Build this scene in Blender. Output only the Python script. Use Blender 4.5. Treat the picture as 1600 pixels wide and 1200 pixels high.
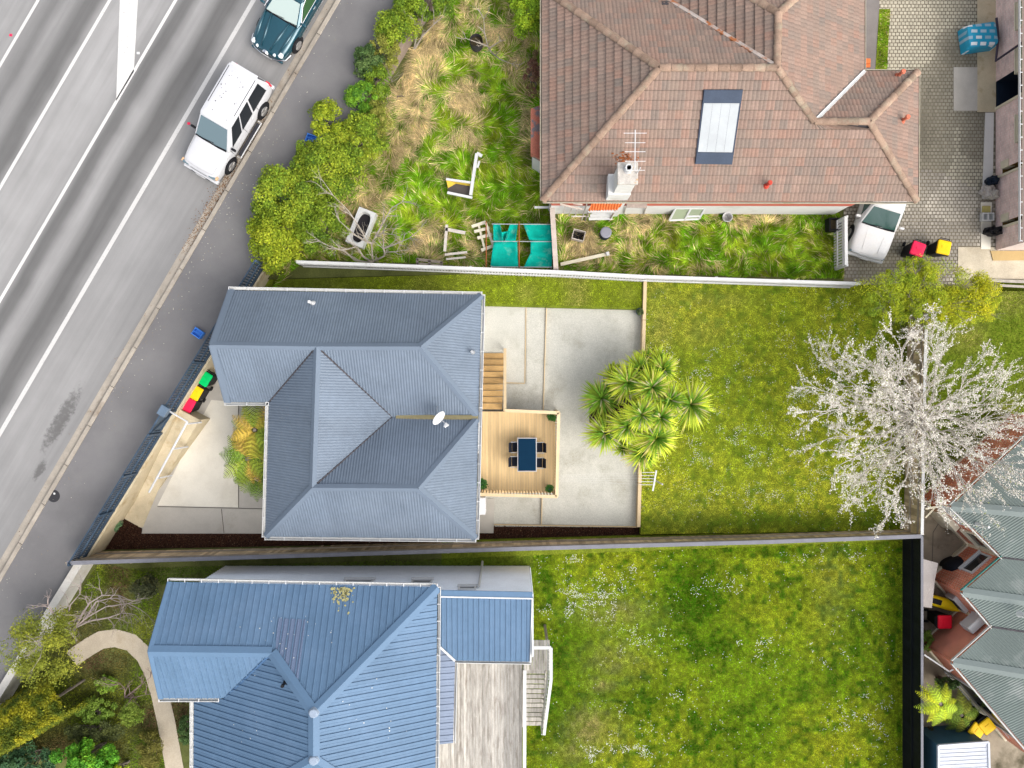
import bpy, bmesh, math, random
import numpy as np
from mathutils import Vector, Matrix

for _o in list(bpy.data.objects):
    bpy.data.objects.remove(_o)
scene = bpy.context.scene
COL = scene.collection
random.seed(11)
rng = np.random.default_rng(11)
R = math.radians

# ------------------------------------------------------------------ camera
CAM_H = 34.0          # metres above the patio
FPX = 1224.0          # focal length in pixels of the 1600 px wide photograph
cd = bpy.data.cameras.new('camera')
cam = bpy.data.objects.new('camera', cd)
COL.objects.link(cam)
cam.location = (0, 0, CAM_H)
cam.rotation_euler = (0, 0, 0)
cd.sensor_fit = 'HORIZONTAL'
cd.angle = 2 * math.atan(800.0 / FPX)
cd.clip_start = 0.1
cd.clip_end = 2000
scene.camera = cam

# ------------------------------------------------------------------ light
SUN_EL, SUN_AZ = 48.0, 128.0        # azimuth clockwise from +Y
world = bpy.data.worlds.new('World')
scene.world = world
world.use_nodes = True
wn = world.node_tree
bg = wn.nodes['Background']
sky = wn.nodes.new('ShaderNodeTexSky')
sky.sky_type = 'NISHITA'
sky.sun_disc = False
sky.sun_elevation = R(SUN_EL)
sky.sun_rotation = R(SUN_AZ)
sky.air_density = 1.0
sky.dust_density = 4.0
sky.ozone_density = 1.0
hs = wn.nodes.new('ShaderNodeHueSaturation')       # thin overcast: the sky is paler than clear blue
hs.inputs['Saturation'].default_value = 0.38
wn.links.new(sky.outputs[0], hs.inputs['Color'])
wn.links.new(hs.outputs[0], bg.inputs[0])
bg.inputs[1].default_value = 0.15
sd = bpy.data.lights.new('sun', 'SUN')
sd.energy = 0.9
sd.angle = R(60)
sd.color = (1.0, 0.95, 0.88)
sun = bpy.data.objects.new('sun', sd)
COL.objects.link(sun)
_d = Vector((math.sin(R(SUN_AZ)) * math.cos(R(SUN_EL)), math.cos(R(SUN_AZ)) * math.cos(R(SUN_EL)), math.sin(R(SUN_EL))))
sun.rotation_euler = _d.to_track_quat('Z', 'Y').to_euler()
sun.location = (30, -30, 60)
scene.view_settings.view_transform = 'Standard'
scene.view_settings.look = 'None'
scene.view_settings.gamma = 1.0
scene.view_settings.use_curve_mapping = False
scene.view_settings.exposure = 1.1
scene.render.engine = 'CYCLES'
scene.render.resolution_x = 1024
scene.render.resolution_y = 768

# ------------------------------------------------------------------ helpers
def W(px, py, z=0.0):
    """pixel of the photograph + known height -> point of the place"""
    k = (CAM_H - z) / FPX
    return Vector(((px - 800) * k, (600 - py) * k, z))

def lerp(a, b, t):
    return a + (b - a) * t

Z = Vector((0, 0, 1))

class MB:
    def __init__(self):
        self.v = []; self.f = []; self.uv = []
    def add(self, vs, fs, uvs=None):
        n = len(self.v)
        self.v += [tuple(p) for p in vs]
        for i, f in enumerate(fs):
            self.f.append(tuple(n + j for j in f))
            self.uv.append(uvs[i] if uvs else None)
        return self
    def box(self, x0, x1, y0, y1, z0, z1):
        return self.add([(x0,y0,z0),(x1,y0,z0),(x1,y1,z0),(x0,y1,z0),(x0,y0,z1),(x1,y0,z1),(x1,y1,z1),(x0,y1,z1)],
                 [(0,3,2,1),(4,5,6,7),(0,1,5,4),(1,2,6,5),(2,3,7,6),(3,0,4,7)])
    def obox(self, c, a, b, d, sa, sb, sd_):
        """box at centre c with unit axes a,b,d and full sizes"""
        c = Vector(c); a = Vector(a) * sa / 2; b = Vector(b) * sb / 2; d = Vector(d) * sd_ / 2
        P = [c - a - b - d, c + a - b - d, c + a + b - d, c - a + b - d, c - a - b + d, c + a - b + d, c + a + b + d, c - a + b + d]
        return self.add(P, [(0,3,2,1),(4,5,6,7),(0,1,5,4),(1,2,6,5),(2,3,7,6),(3,0,4,7)])
    def beam(self, p0, p1, w, h, up=Z):
        p0 = Vector(p0); p1 = Vector(p1); a = p1 - p0; L = a.length; a.normalize()
        if abs(a.dot(up)) > .99: up = Vector((1, 0, 0))
        b = up.cross(a).normalized(); d = a.cross(b)
        return self.obox((p0 + p1) / 2, a, b, d, L, w, h)
    def prism(self, poly, z0, z1):
        n = len(poly)
        area = sum(poly[i][0]*poly[(i+1)%n][1]-poly[(i+1)%n][0]*poly[i][1] for i in range(n))
        if area < 0: poly = poly[::-1]
        zt = z1 if isinstance(z1, (list, tuple)) else [z1]*n
        vs = [(p[0], p[1], z0) for p in poly] + [(p[0], p[1], zt[i]) for i, p in enumerate(poly)]
        fs = [tuple(range(n))[::-1], tuple(range(n, 2*n))]
        for i in range(n):
            j = (i+1) % n
            fs.append((i, j, n+j, n+i))
        return self.add(vs, fs)
    def loft(self, rings, close=True, cap=True):
        n = len(rings[0]); vs = [p for r in rings for p in r]; fs = []
        m = n if close else n-1
        for k in range(len(rings)-1):
            for i in range(m):
                j = (i+1) % n
                fs.append((k*n+i, k*n+j, (k+1)*n+j, (k+1)*n+i))
        if cap:
            fs.append(tuple(range(n))[::-1]); fs.append(tuple(range((len(rings)-1)*n, len(rings)*n)))
        return self.add(vs, fs)
    def tube(self, pts, rad, n=6, cap=True):
        pts = [Vector(p) for p in pts]
        if not isinstance(rad, (list, tuple)): rad = [rad]*len(pts)
        rings = []; prev = None
        for i, p in enumerate(pts):
            t = (pts[min(i+1, len(pts)-1)] - pts[max(i-1, 0)])
            if t.length < 1e-9: t = Vector((0,0,1))
            t.normalize()
            if prev is None:
                prev = t.orthogonal().normalized()
            b = (prev - t*prev.dot(t))
            if b.length < 1e-6: b = t.orthogonal()
            b.normalize(); prev = b
            c = t.cross(b)
            rings.append([p + (b*math.cos(2*math.pi*k/n) + c*math.sin(2*math.pi*k/n))*rad[i] for k in range(n)])
        return self.loft(rings, True, cap)
    def cyl(self, p0, p1, r0, r1=None, n=16):
        return self.tube([p0, p1], [r0, r0 if r1 is None else r1], n)
    def quad(self, a, b, c, d, uv=None):
        return self.add([a, b, c, d], [(0, 1, 2, 3)], [uv] if uv else None)
    def wall(self, p0, p1, z0, z1, u0=0.0):
        """vertical quad with metre UVs"""
        L = math.hypot(p1[0]-p0[0], p1[1]-p0[1])
        return self.quad((p0[0],p0[1],z0),(p1[0],p1[1],z0),(p1[0],p1[1],z1),(p0[0],p0[1],z1), [(u0,z0),(u0+L,z0),(u0+L,z1),(u0,z1)])
    def mesh(self, name, mat, origin=(0,0,0), smooth=False):
        me = bpy.data.meshes.new(name)
        ox, oy, oz = origin
        me.from_pydata([(x-ox, y-oy, z-oz) for x, y, z in self.v], [], self.f)
        if any(u for u in self.uv):
            lay = me.uv_layers.new(name='UVMap')
            for p, u in zip(me.polygons, self.uv):
                if u:
                    for k, li in enumerate(p.loop_indices): lay.data[li].uv = u[k]
        me.materials.append(mat)
        if smooth:
            me.polygons.foreach_set('use_smooth', [True]*len(me.polygons))
        me.update()
        return me
    def toned(self, o, rnd_amt=.05, streak=.0):
        """each sheet of iron has weathered a little differently"""
        r = random.Random(len(self.f)); tones = {}
        at = o.data.attributes.new('tone', 'FLOAT', 'FACE')
        at.data.foreach_set('value', [tones.setdefault(k, r.uniform(-rnd_amt, rnd_amt)) for k in self.sheet])
        return o
    def centre(self):
        xs = [p[0] for p in self.v]; ys = [p[1] for p in self.v]; zs = [p[2] for p in self.v]
        return ((min(xs)+max(xs))/2, (min(ys)+max(ys))/2, min(zs))
    def build(self, name, mat, parent=None, smooth=False, bevel=0.0, seg=2, angle=40):
        if parent is not None:
            org = wloc(parent)
        else:
            org = self.centre()
        o = bpy.data.objects.new(name, self.mesh(name, mat, org, smooth))
        COL.objects.link(o)
        if parent is None: o.location = org
        else: o.parent = parent
        if bevel:
            m = o.modifiers.new('bevel', 'BEVEL'); m.width = bevel; m.segments = seg; m.limit_method = 'ANGLE'; m.angle_limit = R(angle)
        return o

def wloc(o):
    l = Vector((0,0,0))
    while o is not None:
        l += o.location; o = o.parent
    return tuple(l)

def tag(o, label, cat, group=None):
    o['label'] = label; o['category'] = cat
    if group: o['group'] = group
    return o

def thing(name, label, cat, loc=(0,0,0), group=None):
    o = bpy.data.objects.new(name, None)
    COL.objects.link(o); o.location = loc; o.empty_display_size = .3
    return tag(o, label, cat, group)

def structure(o):
    o['kind'] = 'structure'; return o

def stuff(o):
    o['kind'] = 'stuff'; return o

def link_mesh(name, me, parent, mat4=None, loc=None):
    """another object that shares mesh data; mat4 is in the parent's space"""
    o = bpy.data.objects.new(name, me); COL.objects.link(o); o.parent = parent
    if mat4 is not None: o.matrix_basis = mat4
    if loc is not None: o.location = loc
    return o

def copy_tree(o, parent=None):
    c = o.copy(); COL.objects.link(c); c.parent = parent
    for ch in list(o.children): copy_tree(ch, c)
    return c

def frame(a, b, d, loc):
    m = Matrix.Identity(4)
    for i in range(3):
        m[i][0] = a[i]; m[i][1] = b[i]; m[i][2] = d[i]; m[i][3] = loc[i]
    return m

# numpy meshes of loose faces with a colour for each face -------------------
def np_mesh(name, V, k, col, mat, parent=None, smooth=False):
    V = np.asarray(V, dtype=np.float32).reshape(-1, 3)
    nf = len(V) // k
    org = np.array(wloc(parent), dtype=np.float32) if parent is not None else np.array([V[:,0].mean(), V[:,1].mean(), V[:,2].min()], dtype=np.float32)
    me = bpy.data.meshes.new(name)
    me.vertices.add(nf*k); me.loops.add(nf*k); me.polygons.add(nf)
    me.vertices.foreach_set('co', (V-org).ravel())
    me.loops.foreach_set('vertex_index', np.arange(nf*k, dtype=np.int32))
    me.polygons.foreach_set('loop_start', np.arange(0, nf*k, k, dtype=np.int32))
    try: me.polygons.foreach_set('loop_total', np.full(nf, k, dtype=np.int32))
    except Exception: pass
    me.update(calc_edges=True)
    at = me.attributes.new('Col', 'FLOAT_COLOR', 'POINT')
    c = np.ones((nf*k, 4), dtype=np.float32); c[:, :3] = np.repeat(np.asarray(col, dtype=np.float32), k, axis=0)
    at.data.foreach_set('color', c.ravel())
    me.materials.append(mat)
    o = bpy.data.objects.new(name, me); COL.objects.link(o)
    if parent is not None: o.parent = parent
    else: o.location = [float(q) for q in org]
    return o

_tab = rng.random((6, 256, 256)).astype(np.float32)
def vnoise(x, y, s, seed=0):
    t = _tab[seed % 6]
    x = np.asarray(x)*s + 97.3*(seed+1); y = np.asarray(y)*s + 41.7*(seed+1)
    xi = np.floor(x).astype(int); yi = np.floor(y).astype(int); fx = x-xi; fy = y-yi
    fx = fx*fx*(3-2*fx); fy = fy*fy*(3-2*fy)
    a = t[xi%256, yi%256]; b = t[(xi+1)%256, yi%256]; c = t[xi%256, (yi+1)%256]; d = t[(xi+1)%256, (yi+1)%256]
    return (a*(1-fx)+b*fx)*(1-fy)+(c*(1-fx)+d*fx)*fy

def in_poly(x, y, poly):
    r = np.zeros(len(x), bool); n = len(poly)
    for i in range(n):
        x0, y0 = poly[i][0], poly[i][1]; x1, y1 = poly[(i+1)%n][0], poly[(i+1)%n][1]
        if y0 == y1: continue
        c = ((y0 > y) != (y1 > y)) & (x < (x1-x0)*(y-y0)/(y1-y0)+x0)
        r ^= c
    return r

def scatter(poly, n, holes=()):
    xs = [p[0] for p in poly]; ys = [p[1] for p in poly]
    x = rng.uniform(min(xs), max(xs), n); y = rng.uniform(min(ys), max(ys), n)
    m = in_poly(x, y, poly)
    for h in holes: m &= ~in_poly(x, y, h)
    return x[m], y[m]

def WP(pts, z):
    return [tuple(W(p[0], p[1], z)) for p in pts]

# ------------------------------------------------------------------ materials
def _new(name):
    m = bpy.data.materials.new(name); m.use_nodes = True
    nt = m.node_tree; b = nt.nodes['Principled BSDF']
    return m, nt, b

def _n(nt, t, **kw):
    n = nt.nodes.new(t)
    for k, v in kw.items(): setattr(n, k, v)
    return n

def noise(nt, vec, scale, detail=4, rough=.6):
    n = _n(nt, 'ShaderNodeTexNoise'); n.inputs['Scale'].default_value = scale; n.inputs['Detail'].default_value = detail
    n.inputs['Roughness'].default_value = rough
    nt.links.new(vec, n.inputs['Vector']); return n.outputs['Fac']

def maprange(nt, v, a, b, c, d, smooth=False):
    n = _n(nt, 'ShaderNodeMapRange')
    if smooth: n.interpolation_type = 'SMOOTHSTEP'
    for i, q in zip((1, 2, 3, 4), (a, b, c, d)): n.inputs[i].default_value = q
    nt.links.new(v, n.inputs[0]); return n.outputs[0]

def mixc(nt, fac, a, b, mode='MIX'):
    n = _n(nt, 'ShaderNodeMix', data_type='RGBA', blend_type=mode)
    for sock, val in ((n.inputs[0], fac), (n.inputs[6], a), (n.inputs[7], b)):
        if isinstance(val, (int, float)): sock.default_value = val
        elif isinstance(val, tuple): sock.default_value = (*val, 1) if len(val) == 3 else val
        else: nt.links.new(val, sock)
    return n.outputs[2]

def math_(nt, op, a, b=0.0):
    n = _n(nt, 'ShaderNodeMath', operation=op)
    for s, v in ((n.inputs[0], a), (n.inputs[1], b)):
        if isinstance(v, (int, float)): s.default_value = v
        else: nt.links.new(v, s)
    return n.outputs[0]

def bump(nt, b, h, strength, dist=.02):
    n = _n(nt, 'ShaderNodeBump'); n.inputs['Strength'].default_value = strength; n.inputs['Distance'].default_value = dist
    nt.links.new(h, n.inputs['Height']); nt.links.new(n.outputs[0], b.inputs['Normal'])

def sc(c, k): return tuple(min(1, q*k) for q in c)

def mat(name, col, rough=.7, var=.12, scale=1.5, fine=25., fvar=.1, metallic=0., spec=.12, orand=0., stain=None, stain_scale=.6, stain_amt=(.55,.75), bmp=0., bscale=60., coat=0., stretch=None, tone=False):
    """colour + blotches + fine grain + wear; world-space metres"""
    m, nt, b = _new(name)
    geo = _n(nt, 'ShaderNodeNewGeometry'); vec = geo.outputs['Position']
    if stretch:
        mp = _n(nt, 'ShaderNodeMapping'); mp.inputs['Scale'].default_value = stretch
        nt.links.new(vec, mp.inputs['Vector']); vec = mp.outputs[0]
    oi = None
    c = mixc(nt, maprange(nt, noise(nt, vec, scale, 5), .3, .7, 0, 1), sc(col, 1-var), sc(col, 1+var))
    if stain:
        c = mixc(nt, maprange(nt, noise(nt, vec, stain_scale, 7, .65), stain_amt[0], stain_amt[1], 0, 1), c, stain)
    if fvar:
        f = maprange(nt, noise(nt, vec, fine, 3), .25, .75, 1-fvar, 1+fvar)
        c = mixc(nt, 1.0, c, _rgb(nt, f), 'MULTIPLY')
    if orand:
        oi = _n(nt, 'ShaderNodeObjectInfo')
        f = maprange(nt, oi.outputs['Random'], 0, 1, 1-orand, 1+orand)
        c = mixc(nt, 1.0, c, _rgb(nt, f), 'MULTIPLY')
    if tone:
        ta = _n(nt, 'ShaderNodeAttribute', attribute_name='tone')
        c = mixc(nt, 1.0, c, _rgb(nt, math_(nt, 'ADD', 1.0, ta.outputs['Fac'])), 'MULTIPLY')
    nt.links.new(c, b.inputs['Base Color'])
    b.inputs['Roughness'].default_value = rough; b.inputs['Metallic'].default_value = metallic
    b.inputs['Specular IOR Level'].default_value = spec
    if coat: b.inputs['Coat Weight'].default_value = coat; b.inputs['Coat Roughness'].default_value = .05
    if bmp: bump(nt, b, noise(nt, vec, bscale, 4), bmp)
    return m

def _rgb(nt, v):
    n = _n(nt, 'ShaderNodeCombineColor')
    for i in range(3): nt.links.new(v, n.inputs[i])
    return n.outputs[0]

def leafmat(name, rough=.6, trans=.25, spec=.12):
    m, nt, b = _new(name)
    at = _n(nt, 'ShaderNodeAttribute', attribute_name='Col')
    nt.links.new(at.outputs['Color'], b.inputs['Base Color'])
    b.inputs['Roughness'].default_value = rough; b.inputs['Specular IOR Level'].default_value = spec
    if trans:
        tr = _n(nt, 'ShaderNodeBsdfTranslucent'); nt.links.new(at.outputs['Color'], tr.inputs[0])
        mx = _n(nt, 'ShaderNodeMixShader'); mx.inputs[0].default_value = trans
        nt.links.new(b.outputs[0], mx.inputs[1]); nt.links.new(tr.outputs[0], mx.inputs[2])
        nt.links.new(mx.outputs[0], nt.nodes['Material Output'].inputs[0])
    return m

M = {}
M['leaf'] = leafmat('leaf')
M['grass'] = leafmat('grass_blade', .9, .25, .02)
M['petal'] = leafmat('petal', .7, .35)
M['concrete_light'] = mat('concrete_light', (.66,.62,.53), .85, .07, .8, 40, .07, stain=(.50,.45,.36), stain_scale=.5, stain_amt=(.5,.8), bmp=.15)
M['concrete_grey'] = mat('concrete_grey', (.44,.41,.36), .85, .10, 1.2, 50, .1, stain=(.25,.22,.18), stain_amt=(.55,.8), bmp=.15)
M['concrete_tan'] = mat('concrete_tan', (.52,.44,.30), .85, .15, 1.0, 30, .1, stain=(.33,.23,.11), stain_scale=1.1, stain_amt=(.55,.75), bmp=.2)
M['aggregate'] = mat('aggregate', (.46,.45,.395), .9, .07, 1.0, 34, .26, stain=(.335,.32,.265), stain_scale=.8, stain_amt=(.5,.72), bmp=.3, bscale=90)
M['kerb'] = mat('kerb', (.31,.275,.23), .85, .15, 2, 40, .12, stain=(.2,.16,.12), stain_amt=(.58,.72), orand=.08)
M['footpath'] = mat('footpath', (.150,.145,.145), .9, .12, .5, 120, .18, stain=(.18,.175,.17), stain_scale=.35, stain_amt=(.5,.75), bmp=.2, bscale=150)
M['earth'] = mat('earth', (.07,.055,.03), .95, .3, 1.2, 20, .3, bmp=.4, bscale=25)
M['lawn_soil'] = mat('lawn_soil', (.13,.165,.014), .95, .3, 2.5, 22, .5, bmp=.3, bscale=40)
M['garden_soil'] = mat('garden_soil', (.09,.10,.03), .95, .4, 1.0, 20, .3, bmp=.4, bscale=25)
M['mulch'] = mat('mulch', (.035,.016,.011), .95, .3, 3, 40, .4, bmp=.5, bscale=40)
M['white'] = mat('white_paint', (.52,.52,.505), .55, .05, 1.5, 20, .05, stain=(.5,.48,.42), stain_scale=1.3, stain_amt=(.62,.8))
M['white_clean'] = mat('white_clean', (.54,.54,.54), .4, .03, 2, 20, .02)
M['plaster'] = mat('plaster', (.60,.59,.56), .8, .06, 1, 30, .05, stain=(.45,.42,.36), stain_scale=.9, stain_amt=(.58,.8))
M['navy'] = mat('navy_paint', (.042,.066,.098), .45, .2, 2, 20, .1, orand=.15)
M['steel_roof'] = mat('steel_roof', (.122,.153,.195), .42, .08, .5, 5, .08, spec=.35, tone=True, stain=(.155,.19,.235), stain_scale=.35, stain_amt=(.5,.8))
M['steel_cap'] = mat('steel_cap', (.13,.162,.205), .4, .04, .5, 8, .03)
M['blue_roof'] = mat('blue_roof', (.098,.165,.255), .45, .08, .5, 5, .07, tone=True, stain=(.12,.185,.275), stain_scale=.5, stain_amt=(.5,.8))
M['blue_cap'] = mat('blue_cap', (.098,.165,.255), .4, .04, .5, 8, .03)
M['green_roof'] = mat('green_roof', (.160,.19,.175), .45, var=.06, scale=.5, fine=10, fvar=.05, tone=True, stain=(.28,.30,.28), stain_scale=.8, stain_amt=(.55,.75))
M['green_cap'] = mat('green_cap', (.18,.21,.20), .45, .06, .5, 10, .05)
M['gutter_dark'] = mat('gutter_dark', (.06,.055,.06), .7, .3, 2, 10, .1)
M['timber_deck'] = mat('timber_deck', (.55,.395,.205), .7, .12, 1.5, 30, .12, orand=.12, stretch=(6,.6,1), spec=.2)
M['timber_rail'] = mat('timber_rail', (.56,.43,.26), .7, .08, 1.5, 30, .08, orand=.08, spec=.2)
M['timber_step'] = mat('timber_step', (.40,.25,.10), .7, .2, 2, 30, .15, orand=.2, spec=.2, stain=(.16,.09,.04), stain_scale=4, stain_amt=(.66,.74))
M['timber_old'] = mat('timber_old', (.41,.385,.345), .85, .25, 2.0, 30, .2, orand=.22, stretch=(5,.7,1), spec=.15, stain=(.20,.17,.14), stain_scale=1.6, stain_amt=(.5,.72))
M['timber_grey'] = mat('timber_grey', (.32,.27,.21), .85, .2, 2, 25, .15, orand=.25, spec=.15)
M['timber_fence'] = mat('timber_fence', (.46,.35,.225), .85, .25, 2, 25, .15, orand=.3, spec=.15)
M['fence_cap'] = mat('fence_cap', (.17,.17,.19), .7, .12, 2, 25, .1)
M['fence_white'] = mat('fence_white', (.50,.50,.49), .75, .08, 2, 25, .08, orand=.12, stain=(.30,.27,.23), stain_scale=2, stain_amt=(.55,.75))
M['fence_black'] = mat('fence_black', (.008,.009,.012), .5, .2, 2, 25, .1, orand=.2)
M['black'] = mat('black_plastic', (.012,.012,.014), .5, .1, 2, 25, .05)
M['rubber'] = mat('rubber', (.018,.018,.02), .8, .1, 2, 25, .05)
M['chrome'] = mat('chrome', (.7,.7,.72), .2, .03, 2, 25, 0, metallic=1.)
M['alloy'] = mat('alloy', (.45,.44,.43), .4, .1, 4, 25, .1, metallic=.8)
M['galv'] = mat('galvanised', (.42,.43,.44), .5, .08, 3, 25, .05, metallic=.5)
M['bark'] = mat('bark', (.20,.17,.14), .9, .25, 5, 40, .2)
M['bark_pale'] = mat('bark_pale', (.30,.265,.22), .9, .2, 5, 40, .2)
M['car_white'] = mat('car_white', (.50,.50,.51), .28, .02, .8, 15, .02, coat=.5, spec=.4)
M['car_teal'] = mat('car_teal', (.008,.06,.085), .25, .1, .8, 15, .02, metallic=.35, coat=.9, spec=.4)
M['car_white_dirty'] = mat('car_white_dirty', (.55,.545,.535), .4, .06, .8, 15, .05, coat=.3, stain=(.55,.53,.50), stain_scale=1.2, stain_amt=(.5,.7))

def glass(name, col, rough=.08):
    m, nt, b = _new(name)
    b.inputs['Base Color'].default_value = (*col, 1); b.inputs['Roughness'].default_value = rough
    b.inputs['Specular IOR Level'].default_value = .8
    return m
M['glass'] = glass('dark_glass', (.012,.015,.018))
M['windscreen'] = glass('windscreen', (.10,.15,.17), .12)
M['windscreen_pale'] = glass('windscreen_pale', (.36,.43,.40), .2)
M['glass_green'] = glass('glass_green', (.02,.06,.05), .1)
M['glass_pale'] = glass('glass_pale', (.30,.34,.24), .15)
def plain(name, col, rough=.5): 
    M[name] = mat(name, col, rough, .06, 3, 30, .05); return M[name]
plain('red_lid', (.70,.02,.075), .45); plain('yellow_lid', (.80,.50,.01), .45); plain('green_lid', (.0,.50,.12), .45)
plain('red_bright', (.70,.01,.03), .5); plain('blue_plastic', (.06,.22,.65), .5); plain('yellow_boat', (.75,.52,.01), .4)
plain('orange_tile', (.60,.16,.05), .8); plain('red_band', (.48,.13,.09), .7); plain('terracotta', (.50,.15,.09), .8)
plain('teal_net', (.0,.30,.24), .8); plain('dark_water', (.02,.018,.02), .15); plain('lichen', (.50,.36,.05), .9)
M['table_top'] = mat('table_top', (.003,.020,.045), .8, .06, 3, 30, .05, spec=.06); M['chair_dark'] = mat('chair_dark', (.012,.014,.022), .8, .1, 3, spec=.1); plain('grey_lid', (.20,.20,.23), .6)
plain('cream', (.60,.55,.42), .7); plain('pink_wall', (.62,.52,.48), .8); plain('rust', (.25,.08,.03), .9)
plain('dark_navy', (.012,.02,.035), .5); plain('teal_gutter', (.05,.22,.20), .5); plain('tan_rough', (.42,.30,.14), .95)
plain('shed_roof', (.46,.48,.52), .5); plain('shed_wall', (.05,.12,.17), .5); plain('red_cloth', (.45,.02,.02), .8)
plain('grey_plastic', (.45,.44,.43), .6); plain('cloth_grey', (.38,.35,.32), .9); plain('pot_blue', (.05,.09,.12), .4)
# ------------------------------------------------------------------ ground, street
RU = Vector((.505, .863, 0)).normalized()      # along the street
RV = Vector((.863, -.505, 0)).normalized()     # across it, towards the houses
ZR, ZF = 1.10, 1.21                             # road, footpath
KR = (CAM_H - ZR) / FPX
def dw(dpx): return KR * (dpx - 993.4)          # across-street pixel distance -> metres
def SP(d, t, z): return RV*d + RU*t + Vector((0, 0, z))

def road_mat():
    m, nt, b = _new('asphalt')
    geo = _n(nt, 'ShaderNodeNewGeometry'); P = geo.outputs['Position']
    dot = _n(nt, 'ShaderNodeVectorMath', operation='DOT_PRODUCT'); nt.links.new(P, dot.inputs[0]); dot.inputs[1].default_value = RV
    wob = maprange(nt, noise(nt, P, .25, 3), 0, 1, -.25, .25)
    d = math_(nt, 'ADD', dot.outputs['Value'], wob)
    t = maprange(nt, d, dw(0), dw(460), 0, 1)
    rmp = _n(nt, 'ShaderNodeValToRGB'); nt.links.new(t, rmp.inputs[0])
    stops = [(0,.27),(45,.26),(62,.20),(78,.155),(92,.225),(102,.22),(118,.13),(134,.128),(150,.27),(175,.30),(215,.29),(236,.24),(247,.13),(258,.135),(272,.27),(282,.265),(302,.122),(318,.118),(334,.22),(346,.26),(400,.26),(438,.22)]
    el = rmp.color_ramp.elements
    while len(el) > 1: el.remove(el[-1])
    for i, (p, v) in enumerate(stops):
        e = el[0] if i == 0 else el.new(p/460)
        e.position = p/460; v *= .86; e.color = (v*1.02, v*1.0, v*.98, 1)
    c = rmp.outputs[0]
    # streaky wear along the lane
    du = _n(nt, 'ShaderNodeVectorMath', operation='DOT_PRODUCT'); nt.links.new(P, du.inputs[0]); du.inputs[1].default_value = RU
    cx_ = _n(nt, 'ShaderNodeCombineXYZ'); nt.links.new(math_(nt, 'MULTIPLY', du.outputs['Value'], .12), cx_.inputs[0]); nt.links.new(math_(nt, 'MULTIPLY', dot.outputs['Value'], 2.2), cx_.inputs[1])
    f = maprange(nt, noise(nt, cx_.outputs[0], 1.4, 6), .25, .75, .88, 1.12)
    c = mixc(nt, 1., c, _rgb(nt, f), 'MULTIPLY')
    f = maprange(nt, noise(nt, P, 70, 3), .25, .75, .86, 1.14)
    c = mixc(nt, 1., c, _rgb(nt, f), 'MULTIPLY')
    f = maprange(nt, noise(nt, P, .5, 6), .3, .7, .93, 1.07)
    c = mixc(nt, 1., c, _rgb(nt, f), 'MULTIPLY')
    # oil drips where cars wait at the kerb
    s0 = W(96, 655, ZR); s1 = W(62, 735, ZR)
    for ctr, ra, rb in ((s0, 1.75, .36), (s1, .55, .22)):
        sub = _n(nt, 'ShaderNodeVectorMath', operation='SUBTRACT'); nt.links.new(P, sub.inputs[0]); sub.inputs[1].default_value = ctr
        da = _n(nt, 'ShaderNodeVectorMath', operation='DOT_PRODUCT'); nt.links.new(sub.outputs[0], da.inputs[0]); da.inputs[1].default_value = RU/ra
        db = _n(nt, 'ShaderNodeVectorMath', operation='DOT_PRODUCT'); nt.links.new(sub.outputs[0], db.inputs[0]); db.inputs[1].default_value = RV/rb
        r2 = math_(nt, 'ADD', math_(nt, 'MULTIPLY', da.outputs['Value'], da.outputs['Value']), math_(nt, 'MULTIPLY', db.outputs['Value'], db.outputs['Value']))
        r2 = math_(nt, 'ADD', r2, maprange(nt, noise(nt, P, 4.5, 6, .7), .25, .75, -.75, .75))
        k = maprange(nt, r2, .1, 1.0, .62, 0, True)
        c = mixc(nt, k, c, (.055,.052,.05))
    nt.links.new(c, b.inputs['Base Color']); b.inputs['Roughness'].default_value = .9; b.inputs['Specular IOR Level'].default_value = .25
    bump(nt, b, noise(nt, P, 160, 3), .25, .01)
    return m
M['asphalt'] = road_mat()
M['line'] = mat('road_paint', (.52,.51,.49), .7, .05, 1, 60, .08, stain=(.36,.35,.34), stain_scale=9, stain_amt=(.60,.66))
M['line_worn'] = mat('road_paint_worn', (.47,.46,.445), .7, .05, 1, 60, .08, stain=(.36,.35,.34), stain_scale=16, stain_amt=(.56,.66))

g = MB(); g.box(-250, 250, -250, 250, -1.2, -.75)
structure(g.build('ground', M['lawn_soil']))

def slab(name, poly, z, m, bottom=-.75):
    mb = MB(); mb.prism([(p[0], p[1]) for p in poly], bottom, z)
    return structure(mb.build(name, m))

def strip(d0, d1, t0, t1):
    return [SP(d0, t0, 0), SP(d1, t0, 0), SP(d1, t1, 0), SP(d0, t1, 0)]
slab('road', strip(dw(-560), dw(442), -60, 60), ZR, M['asphalt'])
# painted lines, 4 mm sheets on the asphalt
def mark(poly, m, name='road_marking'):
    mb = MB(); mb.prism([(p[0], p[1]) for p in poly], ZR+.001, ZR+.005)
    return structure(mb.build(name, m))
for dpx, wd, mm in ((-44, .12, 'line'), (51.5, .115, 'line'), (148, .125, 'line'), (237, .125, 'line'), (342, .17, 'line_worn')):
    mark(strip(dw(dpx)-wd/2, dw(dpx)+wd/2, -55, 55), M[mm])
q = [W(197,-330,ZR), W(231,-330,ZR), W(215.5,0,ZR), W(209,112,ZR), W(181.5,158,ZR), W(187.5,0,ZR)]
mark(q, M['line'], 'chevron_marking')

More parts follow.
